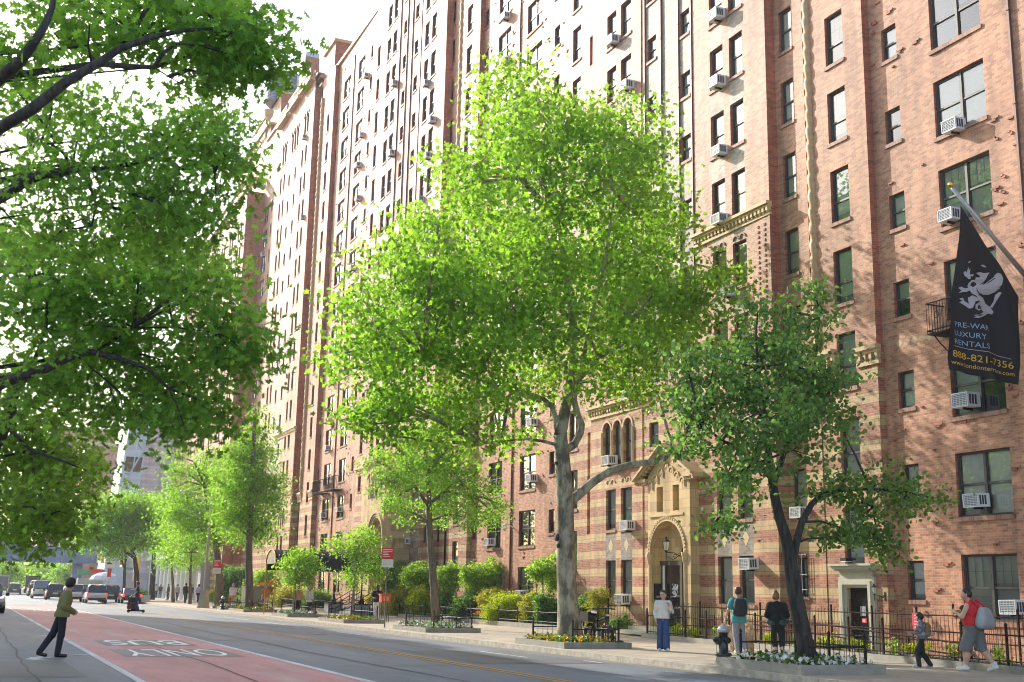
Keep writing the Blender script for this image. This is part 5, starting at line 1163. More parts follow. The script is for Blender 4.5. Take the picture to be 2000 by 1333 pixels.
tree('street_tree', 'leaning dark trunked street tree with drooping dark green crown at right', trk, [.25, .19, .175, .165, .16, .14, .125, .115, .105, .095, .08, .06, .03], lm2, bl, L_DARK, BARK_D, 'round', .06, 19, 46, .25, .35, 9, twr=.007, twf=.5, droop=.8)
# ---- foreground pin oaks on the opposite pavement (crowns hang into the picture)
def oak(label, Y, blobs, limbs, trunk_xy, ls, seed, lm=L_OAK, ncl=34, nl=13, cs=.22, tw=.006, dep=1.4, tr0=.3):
    bl = [blob_px(x, y, r, Y, rr.uniform(-dep, dep)) for x, y, r in blobs]+[blob_px(x+rr.uniform(-20, 20), y+rr.uniform(-20, 20), r*.8, Y, rr.uniform(-dep, dep)) for x, y, r in blobs if r > 65]
    lim = []
    tx, ty = trunk_xy; j = []
    for pts, r0, r1 in limbs:
        P = pxs(Y, *[(q[0], q[1], -dep*.75*min(1., i_/2)) for i_, q in enumerate(pts)]); lim.append((P, [r0, r1])); j.append(P[0])
    ztop = max(p[2] for p in j)+.5
    trunk = [(tx, ty, .146), (tx, ty, 1.2), (tx+.03, ty, ztop*.5), (tx+.05, ty+.02, ztop)]
    for P, (pts, r0, r1) in zip(j, limbs):
        z = max(2.2, P[2]-1.2); a = np.array([tx+.04, ty, z]); b_ = np.array(P); lim.append(([tuple(a), tuple((a+b_)/2+np.array([0, 0, .1])), P], [r0*1.25, r0]))
    return tree('oak_tree', label, trunk, [tr0*1.3, tr0, tr0*.85, tr0*.5], lim, bl, lm, BARK_D, 'oak', ls, ncl, nl, cs, .75, seed, 'oak trees along the opposite kerb', twr=tw, twf=.75, shell=.5)
oak('overhanging oak tree whose topmost branch reaches out against the white sky', 10.5, [(422, 60, 56), (474, 85, 33), (335, 45, 62), (215, 30, 70), (115, 25, 62), (514, 105, 14), (440, 125, 29), (255, 88, 30), (30, 95, 34), (454, 30, 36), (390, 15, 40), (494, 60, 21), (479, 135, 11), (410, 145, 12), (150, 80, 30), (300, 10, 50)],
    [([(-20, 262), (60, 215), (130, 160), (190, 125), (235, 95), (300, 72), (360, 60), (430, 55)], .055, .012), ([(-20, 170), (40, 120), (65, 85), (85, 55), (100, 20), (110, -30)], .055, .02), ([(190, 125), (250, 130), (300, 132), (318, 105), (345, 85), (400, 90)], .03, .008), ([(270, 80), (268, 50), (280, 20)], .012, .006), ([(180, 128), (172, 90), (175, 50)], .014, .006), ([(300, 132), (330, 150), (380, 180)], .008, .003)], (-2.2, 10.6), .068, 21, ncl=40, nl=44, cs=.19, tw=.0045, dep=.7)
oak('overhanging oak tree with thick knobbly limb across the upper street view', 15.5, [(60, 239, 55), (170, 229, 60), (275, 249, 57), (352, 262, 48), (407, 320, 37), (330, 330, 75), (205, 330, 71), (85, 330, 71), (422, 395, 25), (357, 405, 45), (260, 430, 75), (125, 440, 78), (35, 445, 58), (382, 450, 22), (437, 300, 17), (100, 189, 26), (362, 480, 18), (322, 470, 30), (300, 390, 56), (447, 330, 10), (390, 239, 10), (30, 174, 28), (427, 250, 10)],
    [([(-20, 395), (20, 375), (50, 352), (90, 338), (110, 342), (150, 330), (200, 332), (250, 322), (300, 308)], .085, .02), ([(150, 332), (168, 350), (185, 385), (186, 410), (180, 440)], .03, .01), ([(140, 328), (125, 300), (100, 282), (80, 278)], .03, .008), ([(186, 400), (215, 370), (260, 380)], .012, .005), ([(60, 285), (110, 280), (165, 275)], .018, .008), ([(290, 310), (330, 270), (380, 250)], .015, .005), ([(300, 308), (360, 330), (420, 340)], .014, .004)], (-2.2, 15.6), .07, 22, ncl=25, nl=58, cs=.26, tw=.004, dep=1.2)
oak('overhanging oak tree forming the thick middle mass of leaves', 20.5, [(60, 545, 78), (180, 540, 82), (300, 540, 73), (372, 585, 43), (422, 640, 38), (454, 690, 15), (317, 645, 62), (220, 640, 82), (90, 640, 82), (40, 730, 75), (150, 740, 82), (280, 730, 78), (357, 715, 43), (330, 783, 33), (382, 790, 28), (240, 803, 35), (422, 700, 25), (402, 540, 22), (332, 500, 25), (120, 480, 47), (30, 480, 47), (477, 685, 7), (412, 808, 10), (432, 560, 11), (270, 480, 43), (447, 620, 11), (362, 838, 10)],
    [([(-20, 760), (40, 735), (90, 720), (150, 690), (180, 688), (230, 700), (290, 720), (330, 760)], .1, .02), ([(60, 725), (90, 640), (92, 590), (70, 540), (40, 480)], .03, .008), ([(180, 690), (260, 640), (340, 640), (420, 650)], .03, .008), ([(100, 600), (160, 635), (250, 640)], .02, .006), ([(150, 695), (210, 745), (230, 800)], .02, .006)], (-2.3, 20.6), .092, 23, ncl=18, nl=66, cs=.36, tw=.005, dep=1.6)
oak('shadowy oak tree with grey trunk at the lower edge of the leaf mass', 27, [(60, 900, 71), (98, 905, 42), (30, 990, 52), (105, 980, 60), (60, 1027, 24), (123, 950, 27), (148, 890, 27), (78, 830, 50), (30, 830, 71), (158, 828, 16), (88, 1022, 14), (20, 1052, 14), (173, 918, 7), (123, 997, 9), (95, 1037, 16)],
    [([(-30, 900), (0, 850), (18, 810), (24, 780), (40, 720)], .17, .1), ([(10, 830), (60, 880), (120, 900), (170, 920)], .05, .01), ([(20, 780), (80, 800), (150, 820)], .05, .01), ([(60, 880), (70, 950), (90, 1010)], .03, .008)], (-2.3, 27.2), .10, 24, L_OLIVE, ncl=15, nl=60, cs=.42, tw=.006, dep=2.)
oak('olive lit oak tree farther along the opposite kerb, behind the shadowy one', 42, [(20, 960, 65), (90, 930, 56), (60, 1002, 37), (98, 980, 27), (138, 930, 21), (20, 1032, 26), (110, 1022, 19), (118, 1002, 10)], [([(-30, 1000), (10, 980), (60, 960), (120, 950)], .1, .02)], (-2.6, 42), .13, 25, L_OLIVE, ncl=13, nl=22, cs=.45, tw=.01, dep=2.)
# ---- smaller street trees along the kerb, near to far
def stree(label, x0, y0, tpts, blobs, lmat, bark, r0, ls, Yof=0, seed=1, ncl=30, nl=20, cs=.32, shape='quad', name='street_tree', dep=1.3, up=.6, twf=.5, limbs=()):
    P = G(x0, y0, .2); Y = P[1]+Yof; trunk = [tuple(P)]+pxs(Y, *tpts); k = len(trunk)
    bl = [blob_px(x, y, r, Y, rr.uniform(-dep, dep)) for x, y, r in blobs]
    return tree(name, label, trunk, np.linspace(r0, r0*.45, k).tolist(), [(pxs(Y, *p), [r0*.45, r0*.15]) for p in limbs], bl, lmat, bark, shape, ls, ncl, nl, cs, up, seed, 'street trees along the near kerb', twr=.012, twf=twf)
stree('slim brown trunked street tree with airy crown, left of the plane tree', 852, 1224, [(848, 1150), (842, 1080), (838, 1020), (838, 980), (835, 930)], [(850, 900, 70), (800, 920, 60), (900, 940, 60), (930, 990, 46), (770, 940, 40), (860, 970, 56), (960, 1000, 30), (750, 985, 24), (780, 990, 26), (830, 860, 50), (880, 870, 44), (730, 900, 30), (905, 1010, 26), (975, 985, 16), (800, 1020, 16)], L_LOC, BARK_G, .2, .075, seed=31, ncl=20, nl=54, cs=.28, limbs=([(838, 985), (870, 960), (920, 970)], [(838, 990), (810, 950), (780, 930)]))
stree('young tree with lopsided crown beside the canopy end, near the parking sign', 691, 1206, [(690, 1180), (691, 1150), (692, 1120), (693, 1090)], [(702, 1058, 30), (668, 1068, 20), (728, 1052, 20), (700, 1122, 22), (722, 1040, 14), (732, 1115, 24), (672, 1126, 14), (650, 1070, 10), (715, 1088, 26), (690, 1085, 14)], L_PLANE, BARK_P, .09, .085, seed=32, ncl=34, nl=36, cs=.32, dep=.8)
stree('small round young tree over two walkers, left of the canopy', 574, 1202, [(575, 1170), (576, 1140), (578, 1110)], [(584, 1108, 32), (562, 1115, 20), (606, 1112, 22), (590, 1088, 20), (574, 1135, 16), (600, 1134, 14), (568, 1095, 12)], L_PLANE, BARK_P, .12, .085, seed=33, ncl=36, nl=38, cs=.32, dep=.8)
stree('tall feathery conical tree rising before the far end of the apartment blocks', 487, 1193, [(487, 1150), (486, 1100), (487, 1050), (490, 980), (494, 900), (498, 800)], [(497, 805, 12), (496, 840, 26), (480, 880, 34), (512, 885, 30), (470, 925, 40), (510, 935, 46), (490, 975, 52), (530, 975, 26), (445, 965, 34), (480, 1020, 44), (520, 1020, 32), (440, 1010, 30), (500, 1045, 26), (545, 945, 14), (425, 940, 20), (455, 890, 20)], L_LOC, BARK_G, .3, .11, seed=34, ncl=24, nl=34, cs=.5, dep=1.6)
stree('forked grey trunked tree with pale layered crown beside the feathery conical tree', 428, 1184, [(428, 1130), (424, 1080), (420, 1060), (412, 1020), (400, 950)], [(400, 1010, 50), (365, 970, 36), (425, 940, 40), (345, 1000, 36), (390, 920, 30), (340, 920, 20), (420, 1045, 24), (370, 1030, 34), (330, 960, 16), (405, 890, 18), (440, 985, 30), (335, 885, 14)], L_LOC, BARK_G, .34, .12, seed=35, ncl=20, nl=34, cs=.55, dep=2., limbs=([(422, 1070), (445, 1050), (475, 1035)],))
stree('yellow green young tree behind the dark dressed walker', 371, 1180, [(371, 1150), (372, 1120), (374, 1080)], [(375, 1070, 28), (395, 1085, 20), (355, 1055, 26), (385, 1040, 24), (405, 1060, 16), (365, 1100, 18), (345, 1080, 14)], L_PLANE, BARK_G, .16, .11, seed=36, ncl=19, nl=34, cs=.5, dep=1.2)
stree('dark small tree in front of the white columns', 338, 1177, [(338, 1150), (336, 1120), (334, 1090)], [(335, 1080, 24), (325, 1050, 24), (350, 1095, 16), (318, 1100, 14), (340, 1030, 20)], L_LOC, BARK_G, .18, .12, seed=37, ncl=18, nl=34, cs=.55, dep=1.2)
def ftree(label, X, Y, tpts, blobs, lmat, bark, r0, ls, seed, ncl=10, nl=34, cs=.7, dep=2.5, limbs=(), name='street_tree', grp='street trees along the near kerb'):
    trunk = [(X, Y, .14)]+pxs(Y, *tpts); bl = [blob_px(x, y, r, Y, rr.uniform(-dep, dep)) for x, y, r in blobs]
    return tree(name, label, trunk, np.linspace(r0, r0*.5, len(trunk)).tolist(), [(pxs(Y, *p), [r0*.6, r0*.25]) for p in limbs], bl, lmat, bark, 'quad', ls, ncl, nl, cs, .6, seed, grp, twr=.02, twf=.3)
X_ = AY(268, 1160, 136)[0]
ftree('wide spreading locust tree with black trunk over the street corner', X_, 136, [(267, 1120), (263, 1090), (255, 1070)], [(240, 1010, 42), (190, 1030, 40), (285, 1015, 42), (215, 990, 32), (260, 985, 30), (175, 1055, 22), (235, 1055, 34), (300, 1050, 26), (160, 1030, 16), (320, 1020, 18), (205, 1070, 16), (275, 1065, 20)], L_LOC, BARK_D, .32, .15, 38, ncl=18, nl=40, cs=.6, limbs=([(263, 1090), (240, 1075), (215, 1050)], [(258, 1075), (285, 1055), (300, 1030)]))
X_ = AY(297, 1160, 142)[0]
ftree('black trunked tree before the red mural corner, right of the locust', X_, 142, [(299, 1120), (301, 1085), (300, 1050)], [(305, 1040, 30), (320, 1055, 22), (290, 1060, 20), (325, 1010, 26), (310, 990, 24)], L_LOC, BARK_D, .36, .16, 39, ncl=14)
X_ = AY(243, 1155, 150)[0]
ftree('thin forked tree by the traffic signals', X_, 150, [(243, 1120), (244, 1100), (250, 1075)], [(225, 1060, 20), (250, 1055, 20), (200, 1050, 18)], L_LOC, BARK_D, .2, .18, 40, limbs=([(243, 1110), (235, 1085), (222, 1070)],))
for i, (x, y, r, Y, lb) in enumerate([(18, 1118, 22, 250, 'sunlit lime green tree beyond the bridge at the far left'), (60, 1118, 24, 270, 'bright green tree beyond the bridge over the yellow bus'), (100, 1118, 22, 262, 'bright green tree beyond the bridge behind the box trucks'), (128, 1120, 18, 240, 'darker green tree beyond the bridge next to its pillar'), (40, 1128, 16, 330, 'small hazy tree far along the avenue'), (5, 1070, 30, 330, 'hazy tree rising above the far bridge'), (210, 1075, 18, 235, 'tree glimpsed between bridge and locust')]):
    P = AY(x, y, Y); ftree(lb, P[0], Y, [(x, y+10), (x, y)], [(x, y, r), (x-r*.7, y+4, r*.6), (x+r*.7, y+3, r*.6), (x, y-r*.5, r*.6)], L_PLANE if i < 3 else L_LOC, BARK_D, .3, .3, 50+i, ncl=8, nl=28, cs=1.2, dep=3, name='distant_tree', grp='trees beyond the bridge')
# ---- hydrangea / viburnum standards and shrubs of the garden
def shrub(label, blobs, Y, lmat, ls, stems=None, ncl=60, nl=18, cs=.16, flw=0., seed=1, name='shrub', shape='quad', sdep=.4, up=.5, grp='garden shrubs', shell=.3):
    Y = AX(blobs[0][0], blobs[0][1], 24.9 if stems else 24.45)[1]; bl = [blob_px(x, y, r, Y, rr.uniform(-sdep, sdep)) for x, y, r in blobs]
    if not stems: bl += [(b[0], b[1], .42+b[5]*.3, b[3]*1.05, b[4]*1.05, max(.25, b[5]*.7)) for b in bl if b[2] > .9]
    bot = min(b[2] for b in bl); c = bl[0]
    base = (c[0], c[1], .3)
    lim = []
    for k in range(4 if stems else 2):
        q = bl[k % len(bl)]; lim.append(([(c[0]+rr.uniform(-.08, .08), c[1]+rr.uniform(-.15, .15), .3), ((c[0]+q[0])/2+rr.uniform(-.1, .1), (c[1]+q[1])/2, (.3+q[2])/2), q[:3]], [.03, .015]))
    return tree(name, label, [base, (c[0]+.01, c[1], (base[2]+c[2])/2), (c[0], c[1], c[2])], [.035, .028, .02], lim, bl, lmat, BARK_P if stems else BARK_G, shape, ls, ncl, nl, cs, up, seed, grp, 'shrub', twr=.006, twf=.35, conn=False, flw=flw, shell=shell)
HY = [('flowering standard shrub left of the parking sign, by the canopy', [(700, 1128, 26), (735, 1130, 24), (755, 1118, 20), (720, 1110, 16)], 62), ('flowering standard shrub directly behind the parking sign', [(775, 1130, 24), (790, 1122, 20), (760, 1140, 18), (780, 1110, 12)], 59),
      ('flowering standard shrub just left of the slim brown trunk', [(820, 1122, 24), (805, 1130, 20), (838, 1125, 20), (825, 1140, 16)], 56.5), ('flowering standard shrub just right of the slim brown trunk', [(880, 1125, 24), (865, 1130, 20), (895, 1122, 18), (880, 1140, 16)], 53.5),
      ('widest flowering standard shrub with white blossoms over the round lime bush', [(930, 1130, 26), (960, 1120, 26), (985, 1125, 18), (940, 1145, 18), (970, 1140, 18), (915, 1120, 14)], 50.5), ('bright flowering standard shrub half hidden by the plane tree trunk', [(1060, 1115, 24), (1085, 1105, 22), (1125, 1110, 20), (1045, 1120, 14), (1075, 1135, 18), (1140, 1105, 12)], 42.5)]
for i, (lb, bl_, Y) in enumerate(HY): shrub(lb, bl_, Y, L_HYD, .07, True, 210, 22, .13, .5, 60+i, 'standard_shrub')
SH = [('round lime green bush spilling over the bed curb', [(985, 1185, 28), (965, 1190, 22), (1008, 1190, 22), (985, 1203, 20), (1000, 1172, 16)], 47.5, L_LIME, .042), ('upright golden variegated bush right of the lime bush', [(1030, 1180, 16), (1040, 1168, 15), (1030, 1198, 13), (1042, 1190, 12)], 46, L_GOLD, .05), ('dark laurel like bush left of the plane tree trunk', [(1065, 1180, 20), (1085, 1190, 18), (1075, 1200, 16), (1060, 1195, 14)], 45, L_BOX, .07),
      ('tall clipped yellow green bush behind the e-bike', [(1168, 1165, 18), (1160, 1180, 18), (1178, 1185, 18), (1168, 1205, 18), (1182, 1165, 12)], 44.5, L_GOLD, .045), ('dark green bush between plane trunk and clipped yellow bush', [(1138, 1180, 14), (1135, 1200, 14), (1145, 1192, 12)], 45.5, L_BOX, .07), ('dark green bush under the widest standard shrub', [(920, 1175, 20), (900, 1185, 18), (940, 1185, 16), (925, 1192, 14)], 50, L_BOX, .07),
      ('glossy dark bush right of the slim brown trunk', [(868, 1175, 18), (878, 1185, 16), (860, 1188, 14)], 54, L_BOX, .07), ('olive yew hedge bush behind the phone man', [(790, 1165, 22), (775, 1175, 20), (805, 1172, 20), (790, 1185, 16)], 59.5, L_GOLD, .05), ('lighter golden yew bush left of the slim brown trunk', [(820, 1165, 18), (812, 1180, 18), (830, 1178, 14)], 57, L_LIME, .05),
      ('rounded dark bush at the foot of the canopy stairs', [(625, 1172, 20), (610, 1180, 18), (640, 1178, 16), (628, 1188, 14)], 77.5, L_BOX, .09), ('golden bush in front of the canopy stairs', [(738, 1172, 18), (750, 1165, 16), (725, 1178, 14)], 64.5, L_GOLD, .06), ('orange leaved japanese maple behind the orange shirt walker', [(515, 1160, 18), (525, 1150, 14), (508, 1172, 14), (590, 1155, 10)], 84, L_RED, .08),
      ('yellow green bush behind the two walkers under the small round tree', [(560, 1165, 18), (585, 1165, 18), (545, 1172, 14), (570, 1180, 14)], 83, L_GOLD, .08), ('white flowering dark hedge shrub behind the white shirt walker', [(455, 1130, 22), (470, 1125, 16), (440, 1135, 16), (460, 1150, 18)], 98, L_BOX, .1), ('bright green shrub behind the cone tree trunk', [(505, 1135, 18), (520, 1125, 14), (530, 1145, 14)], 90, L_HYD, .09), ('low green shrub beside the grey lamp post', [(420, 1165, 12), (435, 1160, 12), (410, 1170, 9)], 104, L_GOLD, .1), ('dark foundation shrub by the arched entrance fence', [(1215, 1215, 12), (1230, 1218, 9), (1200, 1218, 8)], 46.5, L_BOX, .06),
      ('leafy green shrub behind the round bush, below the drainpipe', [(950, 1165, 14), (965, 1160, 12), (940, 1172, 10)], 50.2, L_GOLD, .05), ('dark hedge shrub at the far left of the canopy poles', [(495, 1165, 14), (480, 1160, 12), (545, 1150, 14)], 88, L_BOX, .09)]
for i, (lb, bl_, Y, m_, ls) in enumerate(SH): shrub(lb, bl_, Y, m_, ls, None, 240 if Y < 60 else 120, 26, .11 if Y < 60 else .25, .25 if 'white flowering' in lb else 0, 80+i)
for i, (u, f) in enumerate([(18.2, .1), (19.0, .55), (20.1, .4), (21.5, .45), (23.0, .5), (24.3, .35), (25.5, .45), (27, .4), (28.4, .5), (30, .4), (31.6, .5), (33.4, .45), (35, .5), (36.6, .4), (38.2, .5)]):
    x = 21.9+(u-17.6)*.092+f*.5; r = .2+.1*((i*7) % 3)/2
    c = (x, u, .42); rng = np.random.default_rng(200+i); t = thing('garden_plant', 'x', 'plant', (x, u, .28), 'low plants behind the front iron fence')
    C, O, Lc = crown([(x, u, .45, r, r*1.4, .22)], 330, 9, .06, rng); V, k = leaves(Lc, .05, 'quad', .2, rng); np_mesh('foliage', V, k, [L_LIME if i % 3 else L_HYD], t); b = MB(); twigs(b, C, np.array([[x, u, .27]]*len(C)), BARK_G, rng, .004, .5); b.build('stems', t)
    where = ['at the near end of the fence', 'beneath the big white air conditioner', 'just behind the heavy walker', 'between the heavy walker and the child', 'right behind the child', 'left of the child', 'below the side door, right', 'below the side door, left', 'behind the low guard of the leaning tree', 'directly behind the leaning trunk', 'right of the woman in black', 'behind the woman in black', 'right of the dog', 'behind the dog', 'at the far fence end behind the hydrant'][i]
    t['label'] = 'bright green plant behind the front fence, '+where
# ================================================================== PEOPLE (implicit surfaces, one continuous body each)
def sd_caps(P, caps, k):
    d = None
    for a, b, ra, rb in caps:
        a = np.array(a, np.float32); ba = np.array(b, np.float32)-a; L2 = float(ba @ ba)+1e-9
        t = np.clip(((P-a) @ ba)/L2, 0, 1); q = P-a-t[..., None]*ba; s = np.sqrt((q*q).sum(-1))-(ra+(rb-ra)*t)
        if d is None: d = s
        elif k <= 0: d = np.minimum(d, s)
        else: h = np.clip(.5+.5*(s-d)/k, 0, 1); d = s*(1-h)+d*h-k*h*(1-h)
    return d
def surfnet(fn, lo, hi, h):
    n = [int(math.ceil((hi[i]-lo[i])/h))+2 for i in range(3)]
    ax = [np.array([lo[i]+h*j for j in range(n[i])], np.float32) for i in range(3)]
    P = np.stack(np.meshgrid(*ax, indexing='ij'), -1); v = fn(P); s = v < 0
    c = np.zeros([m-1 for m in n], np.int8); pos = np.zeros(c.shape+(3,), np.float32); cnt = np.zeros(c.shape, np.float32)
    cor = [(i, j, k) for i in (0, 1) for j in (0, 1) for k in (0, 1)]
    sl = lambda o: tuple(slice(o[i], n[i]-1+o[i]) for i in range(3))
    for o in cor:
        for a in range(3):
            if o[a]: continue
            o2 = list(o); o2[a] = 1; va, vb = v[sl(o)], v[sl(o2)]; cr = (va < 0) != (vb < 0)
            t = np.where(cr, va/(va-vb+1e-12*(va == vb)), 0); p = np.zeros(c.shape+(3,), np.float32)
            for i in range(3): p[..., i] = o[i]
            p[..., a] = t; pos += p*cr[..., None]; cnt += cr
    act = cnt > 0; idx = -np.ones(c.shape, np.int64); idx[act] = np.arange(act.sum()); ii = np.argwhere(act)
    V = (ii+pos[act]/cnt[act][:, None])*h+np.array(lo); F = []
    for a in range(3):
        b_, c_ = (a+1) % 3, (a+2) % 3
        sa = [slice(None)]*3; sb = [slice(None)]*3; sa[a] = slice(0, n[a]-1); sb[a] = slice(1, n[a])
        cr = s[tuple(sa)] != s[tuple(sb)]; fl = s[tuple(sa)]
        E = np.argwhere(cr)
        E = E[(E[:, b_] > 0) & (E[:, c_] > 0) & (E[:, b_] < n[b_]-1) & (E[:, c_] < n[c_]-1)]
        if not len(E): continue
        def at(db, dc):
            q = E.copy(); q[:, b_] -= db; q[:, c_] -= dc; return idx[q[:, 0], q[:, 1], q[:, 2]]
        f = np.stack([at(1, 1), at(0, 1), at(0, 0), at(1, 0)], 1); w = fl[E[:, 0], E[:, 1], E[:, 2]]; f[~w] = f[~w][:, ::-1]; F.append(f)
    F = np.concatenate(F); return V, F[(F >= 0).all(1)]
def caps_bounds(caps, pad=.05):
    A = np.array([[*a, r] for a, b, r, r2 in caps]+[[*b, r2] for a, b, r, r2 in caps]); return (A[:, :3]-A[:, 3:]).min(0)-pad, (A[:, :3]+A[:, 3:]).max(0)+pad
def net_caps(caps, h, k, cut=None):
    lo, hi = caps_bounds(caps)
    def fn(P):
        d = sd_caps(P, caps, k)
        return np.maximum(d, cut(P)) if cut else d
    return surfnet(fn, lo, hi, h)
HAND = None
def hand_mesh():
    global HAND
    if HAND is None:   # hand hangs along -z, palm towards +x (inwards for a left hand mirrored), thumb towards +y
        c = [((0, -.028, -.02), (0, -.03, -.085), .016, .014), ((0, 0, -.01), (0, 0, -.09), .018, .015), ((0, .026, -.02), (0, .028, -.085), .016, .014)]
        for y, L, bend in ((-.034, .058, .035), (-.012, .074, .03), (.011, .08, .026), (.033, .07, .022)):
            k1 = (bend*.5, y*1.08, -.09-L*.5); k2 = (bend*1.5, y*1.1, -.09-L*.95); c += [((0, y, -.08), k1, .0105, .0098), (k1, k2, .0098, .008)]
        c += [((.004, .03, -.025), (.02, .062, -.06), .014, .0115), ((.02, .062, -.06), (.028, .066, -.095), .0115, .009)]
        HAND = net_caps(c, .0055, .006)
    return HAND
SKINS = {'light': (.58, .35, .26), 'tan': (.42, .24, .16), 'dark': (.12, .065, .045)}
J0 = dict(head=(0, .03, 1.63), neck=(0, 0, 1.46), chest=(0, 0, 1.27), belly=(0, .01, 1.08), pelvis=(0, 0, .96), shL=(-.185, 0, 1.41), shR=(.185, 0, 1.41), elL=(-.24, -.03, 1.13), elR=(.24, -.03, 1.13), wrL=(-.25, .05, .89), wrR=(.25, .05, .89),
          hipL=(-.09, 0, .93), hipR=(.09, 0, .93), knL=(-.1, .03, .5), knR=(.1, .03, .5), anL=(-.1, -.02, .09), anR=(.1, -.02, .09), toL=(-.115, .13, .04), toR=(.115, .13, .04))
def person(label, loc, fwd, H, pose, skin, top, bottom, shoes, hair, h=.02, fat=1., look=None, legfat=1., group='people on the street'):
    """top=(material, sleeve 0..2, hem z, extra) bottom=(material, length 'long'/'short', flare) hair=(material, style)"""
    J = {k: np.array(v, float) for k, v in {**J0, **pose}.items()}; s = H/1.75; fwd = np.array([*fwd, 0.])/np.hypot(*fwd); rt = np.array([fwd[1], -fwd[0], 0])
    W = lambda V: np.array(loc)+s*(V[:, :1]*rt+V[:, 1:2]*fwd+V[:, 2:3]*np.array([0, 0, 1.]))
    t = thing('person', label, 'person', loc, group); SK = mat('skin_'+skin, SKINS[skin], .5, spec=.4); lk = np.array(look or (0, 1, 0), float); lk /= np.linalg.norm(lk); sd_ = np.array([lk[1], -lk[0], 0])
    hd = J['head']; F_ = lambda x, y, z: hd+sd_*x+lk*y+np.array([0, 0, z])
    tor = lambda e, f=fat: [(J['chest']+(-.085, 0, 0), J['chest']+(.085, 0, 0), .105*f+e, .105*f+e), (J['belly']+(-.07*f, 0, 0), J['belly']+(.07*f, 0, 0), .1*f+e, .1*f+e), (J['chest'], J['pelvis'], .11*f+e, .115*f+e), (J['pelvis']+(-.075*f, -.01, 0), J['pelvis']+(.075*f, -.01, 0), .115*f+e, .115*f+e), (J['shL']+(.03, 0, 0), J['shR']+(-.03, 0, 0), .062+e, .062+e), (J['chest']+(0, 0, .08), J['neck']+(0, 0, -.02), .09+e, .05+e)]
    lf = legfat; body = tor(-.012)+[(J['neck']+(0, 0, -.05), F_(0, -.02, -.05), .056, .052), (F_(0, -.015, -.0), F_(0, -.005, .055), .088, .094), (F_(0, .04, -.03), F_(0, .05, -.065), .06, .036), (F_(0, .094, -.005), F_(0, .105, -.02), .011, .014), (F_(.09, -.01, 0), F_(.09, -.02, .03), .016, .014), (F_(-.09, -.01, 0), F_(-.09, -.02, .03), .016, .014)]
    for S in 'LR':
        body += [(J['sh'+S], J['el'+S], .05*(.6+.4*fat), .04*(.6+.4*fat)), (J['el'+S], J['wr'+S], .041*(.6+.4*fat), .027), (J['hip'+S], J['kn'+S], .082*lf, .056*lf), (J['kn'+S], J['kn'+S]*.55+J['an'+S]*.45+(0, -.02, 0), .054*lf, .056*lf), (J['kn'+S]*.55+J['an'+S]*.45+(0, -.02, 0), J['an'+S], .056*lf, .038), (J['an'+S]-(0, 0, .03), J['to'+S], .038, .03)]
    V, F = net_caps(body, h*.8, .022); V = W(V); n0 = len(V); Vs = [V]; Fs = [F]
    for S in 'LR':
        hv, hf = hand_mesh(); d = J['wr'+S]-J['el'+S]; d /= np.linalg.norm(d); z = -d; m = 1 if S == 'L' else -1
        xx = np.array([m*1., 0, 0]); xx -= z*(xx @ z); xx /= np.linalg.norm(xx)+1e-9; yy = np.cross(z, xx)*1.; yy = yy if yy[1] >= -.3 else -yy
        q = J['wr'+S]+hv[:, :1]*xx+hv[:, 1:2]*yy+hv[:, 2:3]*z; Vs.append(W(q)); Fs.append(hf+n0); n0 += len(hv)
    V, F = np.concatenate(Vs), np.concatenate(Fs); fc = V[F].mean(1); mi = np.zeros(len(F), int)
    EY = mat('eye_dark', (.03, .02, .015), .3); LP = mat('lip', (.45, .18, .15), .5)
    for x in (-.034, .034): mi[np.linalg.norm(fc-W(F_(x, .085, .02)[None])[0], axis=1) < .018*s] = 1
    mi[np.linalg.norm(fc-W(F_(0, .088, -.055)[None])[0], axis=1) < .02*s] = 2
    idx_mesh('body', V, F, [SK, EY, LP], t, True, mi)
    if top:
        tm, sl, hem, ex = top; cp = [c for c in tor(.008+ex)]
        cp += [(J['pelvis']+(-.08*fat, -.01, hem-.96), J['pelvis']+(.08*fat, -.01, hem-.96), .105*fat+.02+ex, .105*fat+.02+ex)]
        for S in 'LR':
            if sl >= 1: e = J['sh'+S]+(J['el'+S]-J['sh'+S])*(.62 if sl == 1 else 1.); cp += [(J['sh'+S], e, .062+ex+.02*(fat-1), (.062 if sl == 1 else .05)+ex)]
            else: cp += [(J['sh'+S]+(.05 if S == 'L' else -.05, 0, .02), J['chest'], .06, .08)]
            if sl >= 2: cp += [(J['el'+S], J['wr'+S], .05+ex, .04+ex*.6)]
        bz = hem-.03
        V, F = net_caps(cp, h, .03, (lambda P: bz-P[..., 2])); idx_mesh('top', W(V), F, [tm], t)
    if bottom:
        bm_, ln, flare = bottom; cp = [(J['pelvis']+(-.075*fat, -.01, .02), J['pelvis']+(.075*fat, -.01, .02), .122*fat, .122*fat)]
        for S in 'LR':
            cp += [(J['hip'+S], J['kn'+S], .095*lf*(1.08 if ln == 'short' else 1),   .076*lf+flare*.4)]
            if ln == 'long': cp += [(J['kn'+S]+(0, -.008, 0), J['an'+S]+(0, -.008, .0), .075*lf+flare*.35, .056+flare)]
            else: cp[-1] = (J['hip'+S], J['kn'+S]*1.0+(0, 0, -.02), .11*lf, .10*lf)
        zc = (J['kn'+'L'][2]+J['kn'+'R'][2])/2-.06 if ln == 'short' else .045; V, F = net_caps(cp, h, .03, (lambda P: zc-P[..., 2])); idx_mesh('trousers' if ln == 'long' else 'shorts', W(V), F, [bm_], t)
